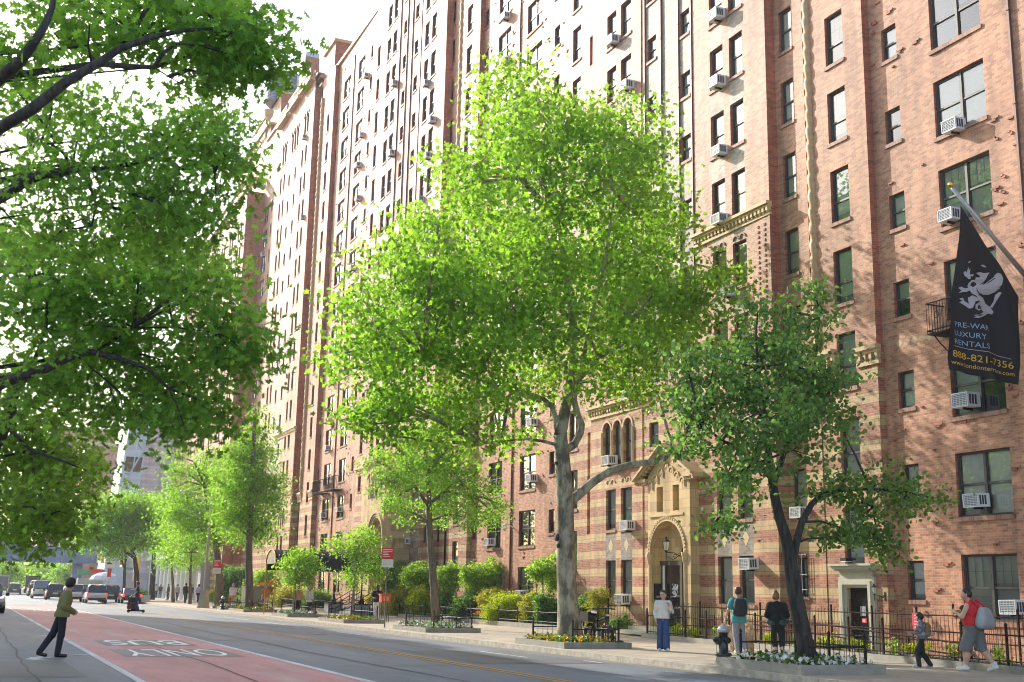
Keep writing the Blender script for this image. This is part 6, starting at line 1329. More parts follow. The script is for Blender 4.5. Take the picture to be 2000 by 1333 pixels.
    for S in 'LR':
        a, b = J['an'+S], J['to'+S]; V, F = net_caps([(a-(0, .035, .035), b, .047, .043), (a-(0, 0, .02), a+(0, 0, .04), .046, .048)], h*.8, .02, (lambda P, z=min(a[2], b[2])-.075 if a[2] < .2 else -9: z+.035-P[..., 2])); idx_mesh('shoe', W(V), F, [shoes], t)
        if ln_sock(bottom): V, F = net_caps([(a, a+(J['kn'+S]-a)*.3, .045, .05)], h*.8, .01); idx_mesh('sock', W(V), F, [mat('sock_white', (.75, .75, .74), .8)], t)
    hm, st = hair; cp = [(F_(0, -.03, .03), F_(0, -.015, .07), .1, .098)]
    if st == 'bun': cp += [(F_(0, -.05, .16), F_(0, -.06, .17), .05, .045)]
    if st == 'tail': cp += [(F_(0, -.1, .05), F_(0, -.13, -.1), .035, .02)]
    if st == 'long': cp += [(F_(0, -.06, .03), F_(0, -.08, -.16), .085, .06), (F_(.07, -.03, 0), F_(.075, -.03, -.14), .03, .02), (F_(-.07, -.03, 0), F_(-.075, -.03, -.14), .03, .02)]
    if st == 'thick': cp = [(F_(0, -.03, .04), F_(0, -.0, .085), .112, .105)]
    c0, l0 = hd, lk
    V, F = net_caps(cp, h*.8, .02, (lambda P: np.minimum(((P-c0) @ l0)-.035, .062-(P[..., 2]-c0[2])+.0)) if st != 'bald' else None)
    idx_mesh('hair', W(V), F, [hm], t); t['H'] = H; del t['H']; return t, W, J
def ln_sock(b): return bool(b) and b[1] == 'short'
def cap_thing(name, label, cat, W, caps, m, h=.02, k=.02, extra=()):
    V, F = net_caps(caps, h, k); V = W(V); c = V.mean(0); t = thing(name, label, cat, (c[0], c[1], V[:, 2].min())); idx_mesh('body' if name != 'dog' else 'coat', V, F, [m], t)
    for nm, cp, mm in extra: V2, F2 = net_caps(cp, h*.8, .01); idx_mesh(nm, W(V2), F2, [mm], t)
    return t
cl = lambda n, c, r=.85: mat('cloth_'+n, c, r, var=.1, vscale=9, bump=.15, bscale=40)
CR = RM @ np.array([1., 0, 0]); CRx = np.array([CR[0], CR[1]])/np.hypot(CR[0], CR[1]); CA = np.array([-CRx[1], CRx[0]])          # picture right / away on the ground
mixd = lambda r, a: tuple(CRx*r+CA*a)
H_BLK = mat('hair_black', (.014, .011, .010), .5); H_BRN = mat('hair_brown', (.07, .035, .018), .5); H_BLD = mat('hair_light', (.22, .12, .05), .5); H_GRY = mat('hair_grey', (.35, .34, .32), .6)
SH_B = mat('shoe_black', (.014, .013, .013), .3); SH_W = mat('shoe_white', (.68, .68, .66), .6)
# man in olive jacket
t, W, J = person('man in olive bomber jacket and dark jeans stepping off the kerb, looking up the street', G(114, 1284), mixd(.86, .5), 1.80, dict(head=(0.02, .12, 1.63), neck=(0, .08, 1.47), chest=(0, .04, 1.28), belly=(0, .02, 1.09), pelvis=(0, 0, .96), shL=(-.19, .06, 1.41), shR=(.2, .04, 1.40), elL=(-.27, -.01, 1.14), elR=(.28, -.03, 1.15), wrL=(-.13, .2, 1.02), wrR=(.1, .22, 1.03), hipL=(-.085, -.02, .93), hipR=(.085, 0, .93), knL=(-.1, -.16, .5), knR=(.1, .0, .5), anL=(-.1, -.40, .12), anR=(.11, -.04, .09), toL=(-.09, -.27, .045), toR=(.12, .13, .04)),
    'light', (cl('olive', (.19, .18, .065)), 2, .93, .03), (cl('navy_denim', (.012, .015, .026)), 'long', .012), SH_B, (H_BLK, 'thick'), .016, look=(-.75, .65, 0))
V, F = net_caps([(J['neck']+(-.08, -.04, 0), J['neck']+(.06, -.05, .0), .05, .045), (J['neck']+(-.1, -.02, -.02), J['neck']+(-.05, .04, 0), .045, .04)], .014, .02); idx_mesh('orange_hood', W(V), F, [mat('fabric_coral', (.55, .25, .17), .9, var=.5, vscale=25)], t)
# woman in white
t, W, J = person('woman in white sweater and flared blue jeans walking towards the camera', G(1296, 1272, .146), mixd(-.2, -.98), 1.68, dict(elL=(-.26, -.02, 1.15), wrL=(-.2, .16, 1.32), anL=(-.1, .1, .09), knL=(-.1, .1, .5), toL=(-.16, .26, .05), anR=(.11, -.08, .09), knR=(.1, .0, .5), toR=(.12, .08, .04), elR=(.25, -.05, 1.13), wrR=(.22, .06, .9)),
    'light', (cl('white_knit', (.68, .64, .60)), 2, .98, .012), (cl('blue_jeans', (.035, .075, .2)), 'long', .045), SH_W, (H_BRN, 'tail'), .015, look=(.35, .93, 0))
cap_thing('tote_bag', 'black leather tote bag hanging from the shoulder of the woman in white', 'bag', W, [((-.27, -.05, 1.02), (-.27, .12, 1.02), .06, .06), ((-.28, -.07, .86), (-.28, .14, .86), .065, .065), ((-.26, 0, 1.05), (-.2, .0, 1.42), .012, .012), ((-.26, .09, 1.05), (-.2, .04, 1.43), .012, .012)], cl('bag_black', (.015, .014, .014), .5), .015)
# man in teal with backpack
t, W, J = person('man in teal t-shirt and grey trousers walking away beside a dog', G(1444, 1277, .146), mixd(-.1, .99), 1.80, dict(head=(0, .02, 1.64), elL=(-.3, -.04, 1.16), wrL=(-.36, .06, .93), elR=(.25, .05, 1.14), wrR=(.18, .22, 1.05), anL=(-.07, -.1, .09), toL=(-.1, .05, .04), knL=(-.09, 0, .5), anR=(.1, -.26, .16), toR=(.11, -.14, .06), knR=(.1, .06, .52)),
    'light', (cl('teal', (.07, .30, .30)), 1, .86, .016), (cl('grey_chino', (.27, .27, .30)), 'long', .02), SH_W, (H_BRN, 'short'), .015)
cap_thing('backpack', 'black backpack worn by the man in teal', 'backpack', W, [((-.08, -.18, z), (.08, -.18, z), .085+.02*(z < 1.3), .085+.02*(z < 1.3)) for z in (1.4, 1.34, 1.28, 1.22, 1.16, 1.1)]+[((-.06, -.27, 1.1), (.06, -.27, 1.1), .05, .05), ((-.06, -.27, 1.18), (.06, -.27, 1.18), .05, .05)], cl('pack_black', (.022, .024, .028), .7), .015, .04,
    [('shoulder_strap', [((x, -.13, 1.42), (x*1.1, .02, 1.5), .022, .022), ((x*1.1, .02, 1.5), (x*1.2, .13, 1.3), .022, .02), ((x*1.2, .13, 1.3), (x*1.4, -.1, 1.05), .015, .012)], cl('strap_black', (.015, .015, .017))) for x in (-.12, .12)])
# dog
DGc = G(1444, 1277, .146)+np.array([*(CRx*.36+CA*.5), 0]); dfw = np.array(mixd(-.75, .66)); drt = np.array([dfw[1], -dfw[0]])
DW = lambda V: np.array([DGc[0], DGc[1], .146])+np.c_[V[:, :1]*drt[0]+V[:, 1:2]*dfw[0], V[:, :1]*drt[1]+V[:, 1:2]*dfw[1], V[:, 2:3]]
dc = [((0, .02, .52), (0, .45, .50), .15, .17), ((0, .45, .5), (0, .62, .60), .13, .1), ((0, .62, .6), (0, .68, .66), .1, .1), ((0, .7, .66), (0, .8, .6), .085, .05), ((.09, .66, .68), (.11, .67, .54), .04, .045), ((-.09, .66, .68), (-.11, .67, .54), .04, .045), ((0, -.12, .62), (0, -.08, .76), .05, .045), ((0, -.08, .76), (0, .02, .8), .045, .06), ((0, -.02, .55), (0, -.12, .62), .08, .05)]
for x in (-.1, .1): dc += [((x, .46, .42), (x, .46, .22), .085, .055), ((x, .46, .22), (x, .47, .05), .05, .045), ((x, .47, .04), (x, .53, .035), .045, .035), ((x, .03, .45), (x, .08, .3), .1, .075), ((x, .08, .3), (x, -.06, .2), .07, .05), ((x, -.06, .2), (x, -.03, .05), .05, .045), ((x, -.03, .04), (x, .04, .035), .045, .035)]
dg_ = cap_thing('dog', 'fluffy golden doodle dog walking behind the man in teal, tail up', 'dog', DW, dc, mat('fur_gold', (.68, .50, .30), .9, var=.25, vscale=14, bump=.8, bscale=45), .018, .04)
V, F = net_caps(dc, .04, .04); rng = np.random.default_rng(4); ii = rng.choice(len(V), 2600); LV, k = leaves(DW(V[ii]+rng.normal(size=(2600, 3))*.012), .035, 'quad', -.2, rng, 1.2); np_mesh('fur', LV, k, [mat('fur_gold', (.5, .3, .13))], dg_)
V, F = net_caps([((0, .85, .6), (0, .86, .6), .02, .018)], .008, .01); idx_mesh('nose', DW(V), F, [SH_B], dg_)
# woman in black
t, W, J = person('woman in black top and leggings seen from behind, hair tied up', G(1520, 1291, .146), mixd(.1, .99), 1.70, dict(head=(-.02, .06, 1.61), elL=(-.25, .0, 1.16), wrL=(-.17, .2, 1.08), elR=(.25, .0, 1.16), wrR=(.17, .2, 1.05), anL=(-.03, .04, .09), knL=(-.09, .06, .5), toL=(-.05, .18, .04), anR=(.1, -.1, .09), knR=(.1, 0, .5), toR=(.11, .05, .04)),
    'light', (cl('black_top', (.012, .012, .013)), 2, .93, .03), (cl('black_legging', (.014, .014, .015)), 'long', -.004), mat('sandal_strap', (.22, .12, .09), .6), (H_BLD, 'bun'), .015)
cap_thing('waist_bag', 'dark green bag slung at the hip of the woman in black', 'bag', W, [((.1, -.17, .98), (.26, -.08, 1.0), .07, .06), ((.2, -.15, 1.05), (-.15, -.12, 1.4), .012, .012)], cl('bag_green', (.03, .05, .045), .5), .014)
cap_thing('waist_bag', 'small dark green pouch on the other hip of the woman in black', 'bag', W, [((-.24, -.1, .98), (-.14, -.16, .96), .055, .055)], cl('bag_green', (.03, .05, .045), .5), .014)
# child
t, W, J = person('small child with dark hair walking beside the iron fence in patterned sleeves', G(1803, 1306, .146), mixd(-.95, .3), 1.30, dict(head=(0, .04, 1.56), neck=(0, .02, 1.4), elL=(-.26, .05, 1.16), wrL=(-.3, .26, 1.1), elR=(.24, -.02, 1.14), wrR=(.16, .12, 1.12), anL=(-.08, .12, .09), knL=(-.09, .16, .5), toL=(-.09, .28, .05), anR=(.09, -.22, .12), knR=(.1, .02, .5), toR=(.1, -.1, .05)),
    'tan', (mat('cloth_check', (.16, .16, .17), .9, var=.9, vscale=16), 2, .95, .02), (cl('charcoal', (.02, .022, .024)), 'long', .02), mat('shoe_grey', (.4, .41, .42), .6), (H_BLK, 'thick'), .015, 1.02)
V, F = net_caps([((-.1, .0, 1.3), (.1, 0, 1.3), .125, .125), ((-.09, 0, 1.05), (.09, 0, 1.05), .13, .13)], .015, .04); idx_mesh('grey_vest', W(V), F, [cl('vest_grey', (.36, .36, .36))], t)
cap_thing('backpack', 'brown and pale backpack on the small child', 'backpack', W, [((-.07, -.19, z), (.07, -.19, z), .09, .09) for z in (1.34, 1.27, 1.2, 1.13, 1.06)], cl('pack_brown', (.28, .16, .09)), .015, .03, [('pocket', [((-.05, -.32, 1.08), (.05, -.32, 1.08), .07, .07)], cl('pack_pale', (.5, .42, .38)))])
# heavy man in red tank top
t, W, J = person('heavy set man in red tank top and grey shorts walking, head bowed', G(1908, 1313, .146), mixd(-.72, .7), 1.86, dict(head=(0, .14, 1.60), neck=(0, .06, 1.45), chest=(0, 0, 1.26), belly=(0, .05, 1.08), shL=(-.22, .02, 1.39), shR=(.22, .02, 1.39), elL=(-.3, .12, 1.15), wrL=(-.16, .33, 1.24), elR=(.31, .1, 1.15), wrR=(.2, .32, 1.22), anL=(-.12, .18, .1), knL=(-.14, .16, .5), toL=(-.15, .34, .06), anR=(.14, -.34, .15), knR=(.14, -.06, .48), toR=(.17, -.2, .05), hipL=(-.11, 0, .93), hipR=(.11, 0, .93)),
    'light', (cl('red_tank', (.62, .025, .03)), 0, 1.0, .012), (cl('grey_short', (.16, .165, .165)), 'short', 0), SH_W, (H_BLK, 'short'), .016, 1.42, look=(-.35, .94, 0), legfat=1.32)
cap_thing('drawstring_bag', 'grey drawstring bag with red straps on the back of the man in red', 'bag', W, [((-.12-.02*k, -.24, 1.3-.07*k), (.15+.02*k, -.24, 1.28-.07*k), .07+.012*k, .07+.012*k) for k in range(5)], cl('bag_grey', (.36, .37, .38)), .016, .06,
    [('shoulder_strap', [((x, -.2, 1.36), (x, -.02, 1.52), .02, .02), ((x, -.02, 1.52), (x, .16, 1.3), .02, .02), ((x*1., -.33, 1.08), (x*.9, -.26, 1.34), .02, .018)], cl('strap_red', (.6, .03, .04))) for x in (-.12, .15)])
cap_thing('phone', 'dark phone held up by the man in red', 'phone', W, [((-.06, .42, 1.3), (-.03, .43, 1.4), .025, .025)], SH_B, .01)
t, W, J = person('child with pink backpack walking just in front of the heavy man', G(1889, 1302, .146), mixd(-.8, .6), 1.42, dict(anL=(-.09, .16, .1), knL=(-.09, .14, .5), toL=(-.1, .3, .05), anR=(.1, -.35, .16), knR=(.1, -.06, .5), toR=(.1, -.24, .06)), 'tan', (cl('dark_blue_tee', (.05, .06, .09)), 1, .92, .012), (cl('dark_short', (.03, .032, .036)), 'short', 0), mat('shoe_grey', (.4, .41, .42), .6), (H_BLK, 'thick'), .016)
cap_thing('backpack', 'pink and red striped backpack of the child in front of the heavy man', 'backpack', W, [((-.08, -.2, z), (.08, -.2, z), .11, .11) for z in (1.34, 1.27, 1.2, 1.13, 1.06, 1.0)], mat('pack_pink', (.62, .13, .17), .8, var=.5, vscale=9), .016, .04, [('pocket', [((-.06, -.33, 1.02), (.06, -.33, 1.02), .08, .08)], cl('pack_red', (.6, .04, .05)))])
# distant walkers
def far_person(label, px, py, z, fwd, H, skin, top, sl, bot, hair, pose={}, flare=.02, shoes=SH_B, hs='short', hem=.95):
    return person(label, G(px, py, z), fwd, H, pose, skin, (cl(*top), sl, hem, .02), (cl(*bot), 'long', flare), shoes, (hair, hs), .026)
WALK = dict(anL=(-.1, .2, .09), toL=(-.11, .35, .06), knL=(-.1, .16, .5), anR=(.1, -.28, .14), toR=(.1, -.15, .05), knR=(.1, -.02, .5)); PH = dict(elL=(-.27, .02, 1.15), wrL=(-.15, .2, 1.3), elR=(.25, .06, 1.15), wrR=(.08, .22, 1.12), anR=(.08, -.14, .09), anL=(-.1, .1, .09))
far_person('man in black polo and white trousers standing by the orange red newspaper box', 735, 1213, .146, mixd(-.2, -.98), 1.80, 'dark', ('black_polo', (.014, .014, .016)), 1, ('white_trouser', (.66, .64, .60)), H_BLK, PH, .03, SH_W)
far_person('person in tan jacket and black trousers walking behind the small round tree', 581, 1197, .146, mixd(.0, 1), 1.72, 'light', ('tan_jacket', (.42, .25, .11)), 2, ('black_trouser', (.016, .016, .018)), H_BRN, WALK, hem=.85, hs='long')
far_person('blond person in pale grey cardigan beside the tan jacket', 603, 1196, .146, mixd(.1, .99), 1.70, 'light', ('pale_cardigan', (.55, .56, .57)), 2, ('black_trouser', (.016, .016, .018)), H_BLD, WALK, hem=.72, hs='long')
far_person('person in orange shirt and cream trousers behind the brass canopy pole', 517, 1194, .146, mixd(-.2, -.9), 1.75, 'light', ('orange_shirt', (.55, .16, .04)), 1, ('cream_trouser', (.55, .47, .36)), H_BRN, WALK)
far_person('grey haired man in white shirt and khaki trousers walking away past the hydrant', 453, 1188, .146, mixd(.0, 1), 1.80, 'light', ('white_pink_shirt', (.68, .60, .62)), 1, ('khaki', (.40, .28, .15)), H_GRY, WALK, shoes=SH_W)
far_person('person dressed all in black walking before the white columns', 361, 1179, .146, mixd(.1, .95), 1.82, 'dark', ('black_shirt', (.014, .014, .018)), 1, ('navy_trouser', (.016, .02, .035)), H_BLK, WALK)
far_person('person in lavender shirt and black trousers left of the lamp post', 386, 1177, .146, mixd(.1, .95), 1.76, 'dark', ('lavender', (.50, .46, .58)), 1, ('black_trouser', (.016, .016, .018)), H_BLK, WALK)
far_person('shaded pedestrian standing among the white columns', 327, 1172, .146, mixd(-.6, -.5), 1.75, 'tan', ('dark_green', (.05, .06, .05)), 2, ('black_trouser', (.016, .016, .018)), H_BLK, {})
far_person('person in dark red top at the street corner behind the cars', 284, 1166, .146, mixd(-.3, -.9), 1.72, 'light', ('dark_red', (.25, .04, .05)), 1, ('black_trouser', (.016, .016, .018)), H_BRN, {})
for i_, (px_, py_, tp, bt, lb) in enumerate([(345, 1174, (.35, .33, .3), (.05, .06, .1), 'pedestrian in beige top beside the dark small tree'), (372, 1175, (.1, .12, .2), (.3, .28, .25), 'pedestrian in navy top half behind the young tree trunk'), (303, 1168, (.6, .6, .62), (.03, .03, .04), 'pedestrian in pale shirt by the concrete planter'), (312, 1169, (.05, .05, .06), (.1, .12, .2), 'pedestrian in black shirt by the concrete planter'), (275, 1165, (.5, .2, .15), (.1, .1, .12), 'pedestrian in coral shirt before the mural wall')]):
    far_person(lb, px_, py_, .146, mixd(.2-.2*i_, .9), 1.72, 'tan', ('walk%d' % i_, tp), 1, ('walkb%d' % i_, bt), H_BRN, WALK)
SCB = G(265, 1197)
t, W, J = person('person in dark t-shirt and jeans riding a loaded scooter in the road', (SCB[0], SCB[1], .17), mixd(-.75, -.3), 1.72, dict(elL=(-.24, .06, 1.14), wrL=(-.2, .2, .95), elR=(.24, 0, 1.13), wrR=(.24, .06, .88), anL=(-.06, .12, .07), anR=(.06, -.12, .07), toL=(-.07, .28, .03), toR=(.07, .03, .03)), 'light', (cl('faded_black', (.04, .04, .05)), 1, .93, .02), (cl('blue_jeans', (.035, .075, .2)), 'long', .02), SH_B, (H_BRN, 'thick'), .024)
sc_t = thing('scooter', 'small kick scooter carrying the rider in the road', 'scooter', SCB); b = MB(); f = np.array([*mixd(-.75, -.3), 0]); f /= np.linalg.norm(f)
b.tube([SCB-f*.42+[0, 0, .13], SCB+f*.42+[0, 0, .13]], .06, SH_B, 8); b.build('deck', sc_t); b = MB(); b.tube([SCB+f*.45+[0, 0, .12], SCB+f*.32+[0, 0, 1.05]], .025, SH_B, 6); b.tube([SCB+f*.32+np.array([-f[1], f[0], 0])*.25+[0, 0, 1.05], SCB+f*.32-np.array([-f[1], f[0], 0])*.25+[0, 0, 1.05]], .02, SH_B, 6); b.build('handlebar', sc_t)
for s_ in (-.45, .45): b = MB(); c = SCB+f*s_+np.array([0, 0, .1]); q = np.array([-f[1], f[0], 0]); b.tube([c-q*.025, c+q*.025], .1, mat('tyre', (.02, .02, .02), .8), 12); b.build('wheel', sc_t)
b = MB(); T_ = Matrix.Translation(Vector(SCB+f*.25+np.array([0, 0, .22]))) @ Matrix.Rotation(.5, 4, 'Z'); b.box((-.26, -.16, 0), (.26, .16, .42), mat('bag_maroon', (.16, .05, .045), .8, var=.3), T_); b.box((-.22, -.12, .425), (.24, .14, .72), mat('bag_navy', (.03, .035, .06), .8, var=.3), T_); b.box((-.18, -.165, .1), (.18, -.161, .34), mat('bag_dark', (.05, .03, .03), .8), T_)
tag(b.build('shopping_bags'), 'maroon and navy bags piled on the scooter deck', 'bags')
# ================================================================== E-BIKE
bk = G(1188, 1264, .146); fb_ = np.array([*mixd(.42, -.9), 0]); fb_ /= np.linalg.norm(fb_); sb = np.array([fb_[1], -fb_[0], 0]); TYRE = mat('tyre', (.02, .02, .02), .8); EB = mat('ebike_black', (.02, .02, .022), .4)
t = thing('electric_bike', 'black cargo e-bike parked against the tree guard, front wheel towards the road', 'bicycle', bk)
Q = lambda f, z, s=0.: bk+fb_*f+sb*s+np.array([0, 0, z])
for nm, fx_ in (('front_wheel', -.05), ('rear_wheel', -1.15)):
    b = MB(); b.tube([Q(fx_+.31*math.cos(a), .33+.31*math.sin(a)) for a in np.linspace(0, 2*math.pi, 25)], .045, TYRE, 8, cap=False)
    for a in np.linspace(0, 2*math.pi, 11)[:-1]: b.tube([Q(fx_, .33), Q(fx_+.29*math.cos(a), .33+.29*math.sin(a))], .004, STEEL, 3)
    b.tube([Q(fx_, .33, -.06), Q(fx_, .33, .06)], .04, STEEL, 8); b.build(nm, t)
b = MB()
for p in ([Q(-.15, .85), Q(-.62, .38)], [Q(-.62, .38), Q(-1.15, .33)], [Q(-.62, .38), Q(-.78, .85)], [Q(-.78, .82), Q(-1.15, .33)], [Q(-.15, .88), Q(-.75, .72)]): b.tube(p, .032, EB, 7)
for s_ in (-.06, .06): b.tube([Q(-.17, .9, s_*.5), Q(-.05, .33, s_)], .022, EB, 6)
b.tube([Q(-.13, .95), Q(-.2, 1.12)], .025, EB, 6); b.build('frame', t)
b = MB(); b.tube([Q(-.28, 1.12, -.36), Q(-.16, 1.14, -.2), Q(-.16, 1.14, .2), Q(-.28, 1.12, .36)], .018, EB, 6); b.tube([Q(-.3, 1.12, .26), Q(-.3, 1.12, .38)], .024, TYRE, 6); b.tube([Q(-.3, 1.12, -.26), Q(-.3, 1.12, -.38)], .024, TYRE, 6); b.build('handlebar', t)
b = MB(); b.tube([Q(-.65, .98), Q(-.95, .99)], [.05, .1], EB, 8); b.build('saddle', t)
b = MB(); b.box((-.19, -.3, 0), (.19, .22, .3), EB, Matrix.Translation(Vector(Q(-1.25, .72))) @ Matrix.Rotation(math.atan2(fb_[1], fb_[0])+math.pi/2, 4, 'Z')); b.build('carrier_box', t)
b = MB(); b.lathe([(.03, -.02), (.05, .0), (.05, .03)], Q(-.03, .93), mat('lamp_glass', (.75, .72, .6), .3), 8); b.build('headlight', t)
b = MB(); b.tube([Q(-.55, .38, .1), Q(-.55, .38, -.1)], .07, STEEL, 8); b.tube([Q(-.55, .38, .12), Q(-.42, .28, .12)], .014, STEEL, 5); b.build('crank', t); b = MB(); b.tube([Q(.0, .62, .0), Q(-.2, .66), Q(-.35, .55)], .05, mat('mudguard_red', (.4, .03, .03), .5), 6); b.build('mudguard', t)
# ================================================================== VEHICLES
RIM = mat('rim_alloy', (.45, .46, .47), .35, metal=.8); TAIL = mat('tail_lamp', (.5, .02, .02), .3, emit=(1., .06, .05), es=.55); HEADL = mat('headlamp', (.7, .72, .75), .15)
def ring(y, w, zb, zt, r=.18, n=5):
    pts = []; hw = w/2; r = min(r, hw*.9, (zt-zb)*.45)
    for cx, cz, a0 in ((hw-r, zb+r, -90), (hw-r, zt-r, 0), (-hw+r, zt-r, 90), (-hw+r, zb+r, 180)):
        for i in range(n): a = math.radians(a0+90*i/(n-1)); pts.append((cx+r*math.cos(a), y, cz+r*math.sin(a)))
    return pts
def loft(mb, rings, mfn):
    n = len(rings[0]); vs = [p for r in rings for p in r]; o = len(mb.v); mb.v += [tuple(map(float, p)) for p in vs]
    for i in range(len(rings)-1):
        for k in range(n):
            a, b_ = i*n+k, i*n+(k+1) % n; f = [o+a, o+b_, o+b_+n, o+a+n]; mb.f.append(f); mb.m.append(mb.mi(mfn(i, k, n)))
    for rr_, rev in ((0, 1), (len(rings)-1, 0)):
        f = [o+rr_*n+k for k in range(n)]; mb.f.append(f[::-1] if rev else f); mb.m.append(mb.mi(mfn(rr_ if rev else rr_-1, -1, n)))
def car(label, loc, fwd, col, kind='suv', lights=False, name=None, group='traffic on the avenue'):
    fwd = np.array([*fwd, 0.])/np.hypot(*fwd); yaw = math.atan2(fwd[1], fwd[0])-math.pi/2; P = mat('car_paint_%d_%d_%d' % tuple(int(c*100) for c in col), col, .28, metal=.25, coat=.8)
    L, Wd, H, belt = dict(suv=(4.7, 1.9, 1.72, .98), sedan=(4.7, 1.85, 1.45, .9), van=(5.4, 2.0, 2.1, 1.15), truck=(6.8, 2.3, 3.0, 1.2), bus=(8, 2.4, 3.0, 1.2))[kind]
    T = Matrix.Translation(Vector(loc)) @ Matrix.Rotation(yaw, 4, 'Z'); nm = name or {'suv': 'parked_car', 'sedan': 'parked_car', 'van': 'van', 'truck': 'box_truck', 'bus': 'school_bus'}[kind]
    t = thing(nm, label, {'truck': 'truck', 'bus': 'bus', 'van': 'van'}.get(kind, 'car'), loc, group)
    def fin(mb, n, sm=False): mb.v = [tuple(T @ Vector(p)) for p in mb.v]; return mb.build(n, t, sm)
    b = MB(); h = L/2
    if kind in ('suv', 'sedan', 'van'):
        loft(b, [ring(-h, Wd*.8, .45, belt-.12), ring(-h+.1, Wd*.94, .34, belt-.02), ring(-h+.6, Wd, .27, belt), ring(0, Wd, .25, belt), ring(h-1.2, Wd, .27, belt-.03), ring(h-.35, Wd*.96, .3, belt-.14), ring(h-.05, Wd*.82, .38, belt-.26)], lambda i, k, n: P); fin(b, 'body', True); b = MB()
        y0, y1, y2, y3 = dict(suv=(-h+.12, -h+.45, h-2.3, h-1.35), sedan=(-h+.7, -h+1.4, h-2.4, h-1.4), van=(-h+.05, -h+.15, h-1.6, h-.9))[kind]
        loft(b, [ring(y0, Wd*.84, belt-.06, belt+.02, .03), ring(y1, Wd*.78, belt-.06, H-.06, .2), ring((y1+y2)/2, Wd*.78, belt-.06, H, .2), ring(y2, Wd*.77, belt-.06, H-.04, .2), ring(y3, Wd*.82, belt-.06, belt+.01, .03)], lambda i, k, n: P if (k in (6, 7, 8, 9, 10, 11, 12) and i in (1, 2)) else CARGLASS); fin(b, 'cabin'); b = MB()
        for y in ((y1+.02), (y1+y2)/2, y2):
            for s_ in (-1, 1): b.box((s_*Wd*.405-.02, y-.05, belt), (s_*Wd*.405+.02, y+.05, H-.22), P)
        fin(b, 'pillars')
    else:
        b.box((-Wd/2, -h, .75), (Wd/2, h-2.1, H), P); fin(b, 'cargo_body'); b = MB(); loft(b, [ring(h-2.05, Wd*.95, .5, 2.4, .15), ring(h-1.2, Wd*.95, .5, 2.35, .2), ring(h-.7, Wd*.92, .5, 1.5, .2), ring(h, Wd*.85, .55, 1.3, .2)], lambda i, k, n: CARGLASS if i == 1 else P); fin(b, 'cab'); b = MB()
        b.box((-Wd*.42, -h-.02, .95), (Wd*.42, -h-.003, H-.2), mat('truck_door', (.14, .13, .13), .6) if kind == 'truck' else CARGLASS); fin(b, 'rear_door')
    for s_ in (-1, 1):
        for y in (-h+.85, h-.85):
            r = .34 if kind in ('suv', 'sedan') else .42; w = MB(); w.lathe([(r-.06, -.11), (r, -.08), (r, .08), (r-.06, .11)], (s_*(Wd/2-.11), y, r), TYRE, 18, axis='x'); wo = fin(w, 'wheel')
            w = MB(); w.lathe([(r*.2, 0), (r*.62, .012), (r*.64, -.02)], (s_*(Wd/2+.003)-(.01 if s_ > 0 else 0), y, r), RIM, 10, axis='x'); w.v = [tuple(T @ Vector(p)) for p in w.v]; ro = w.build('rim', None); ro.parent = wo
            ro.matrix_parent_inverse = Matrix.Translation(Vector(loc)*0); ro.matrix_parent_inverse = wo.matrix_world.inverted() if False else Matrix.Identity(4)
        w = MB(); w.box((s_*Wd*.42-.1, -h-.012, belt-.3), (s_*Wd*.42+.1, -h+.25, belt-.02), TAIL if lights else mat('tail_lamp_off', (.3, .02, .02), .3)); fin(w, 'tail_light')
        w = MB(); w.box((s_*Wd*.36-.16, h-.2, belt-.36), (s_*Wd*.36+.16, h-.02, belt-.22), HEADL); fin(w, 'headlight')
        w = MB(); w.box((s_*(Wd/2+.1)-.1, h-1.75, belt-.02), (s_*(Wd/2+.1)+.1, h-1.6, belt+.15), EB); fin(w, 'mirror')
    w = MB(); w.box((-.26, -h-.016, belt-.36), (.26, -h+.02, belt-.2), mat('plate', (.6, .55, .3), .5)); fin(w, 'number_plate')
    w = MB(); w.box((-Wd*.42, -h-.06, .33), (Wd*.42, -h+.2, .5), EB); w.box((-Wd*.4, h-.2, .33), (Wd*.4, h+.03, .48), EB); fin(w, 'bumper')
    if lights: w = MB(); w.box((-.18, -h+.3, H-.14), (.18, -h+.33, H-.1), TAIL); fin(w, 'brake_light')
    return t
AWAY = (0.02, 1.); TOW = (0, -1.)
car('grey gold parked car facing the camera at the left picture edge', (1.32, 76.5, 0), TOW, (.30, .29, .26), 'suv')
car('silver SUV with glowing brake lights in the queue', (11.2, 118, 0), AWAY, (.62, .64, .68), 'suv', True)
car('pale grey SUV just left of the silver SUV', (9.9, 126, 0), AWAY, (.6, .62, .64), 'suv')
car('dark SUV half hidden by the head of the man in olive', (9.0, 139, 0), AWAY, (.03, .034, .042), 'suv')
car('black SUV to the right of the silver SUV', (13.4, 127, 0), AWAY, (.02, .02, .024), 'suv', True)
car('dark sedan with red brake lights nearest to the kerb', (14.6, 120.5, 0), AWAY, (.035, .032, .045), 'sedan', True)
car('white pickup van behind the man in olive', (8.2, 150, 0), AWAY, (.6, .6, .6), 'van')
car('dark blue SUV driving away in the middle lane', (7.0, 196, 0), AWAY, (.035, .04, .06), 'suv')
car('box truck with pale grey body and dark rear door', (6.2, 236, 0), AWAY, (.42, .42, .40), 'truck')
car('grey box truck ahead at the left of the pale one', (4.2, 262, 0), AWAY, (.25, .26, .27), 'truck')
car('orange yellow school bus far along the avenue', (.9, 330, 0), AWAY, (.75, .30, .02), 'bus')
car('small red car behind the school bus', (1.0, 290, 0), AWAY, (.5, .12, .10), 'sedan')
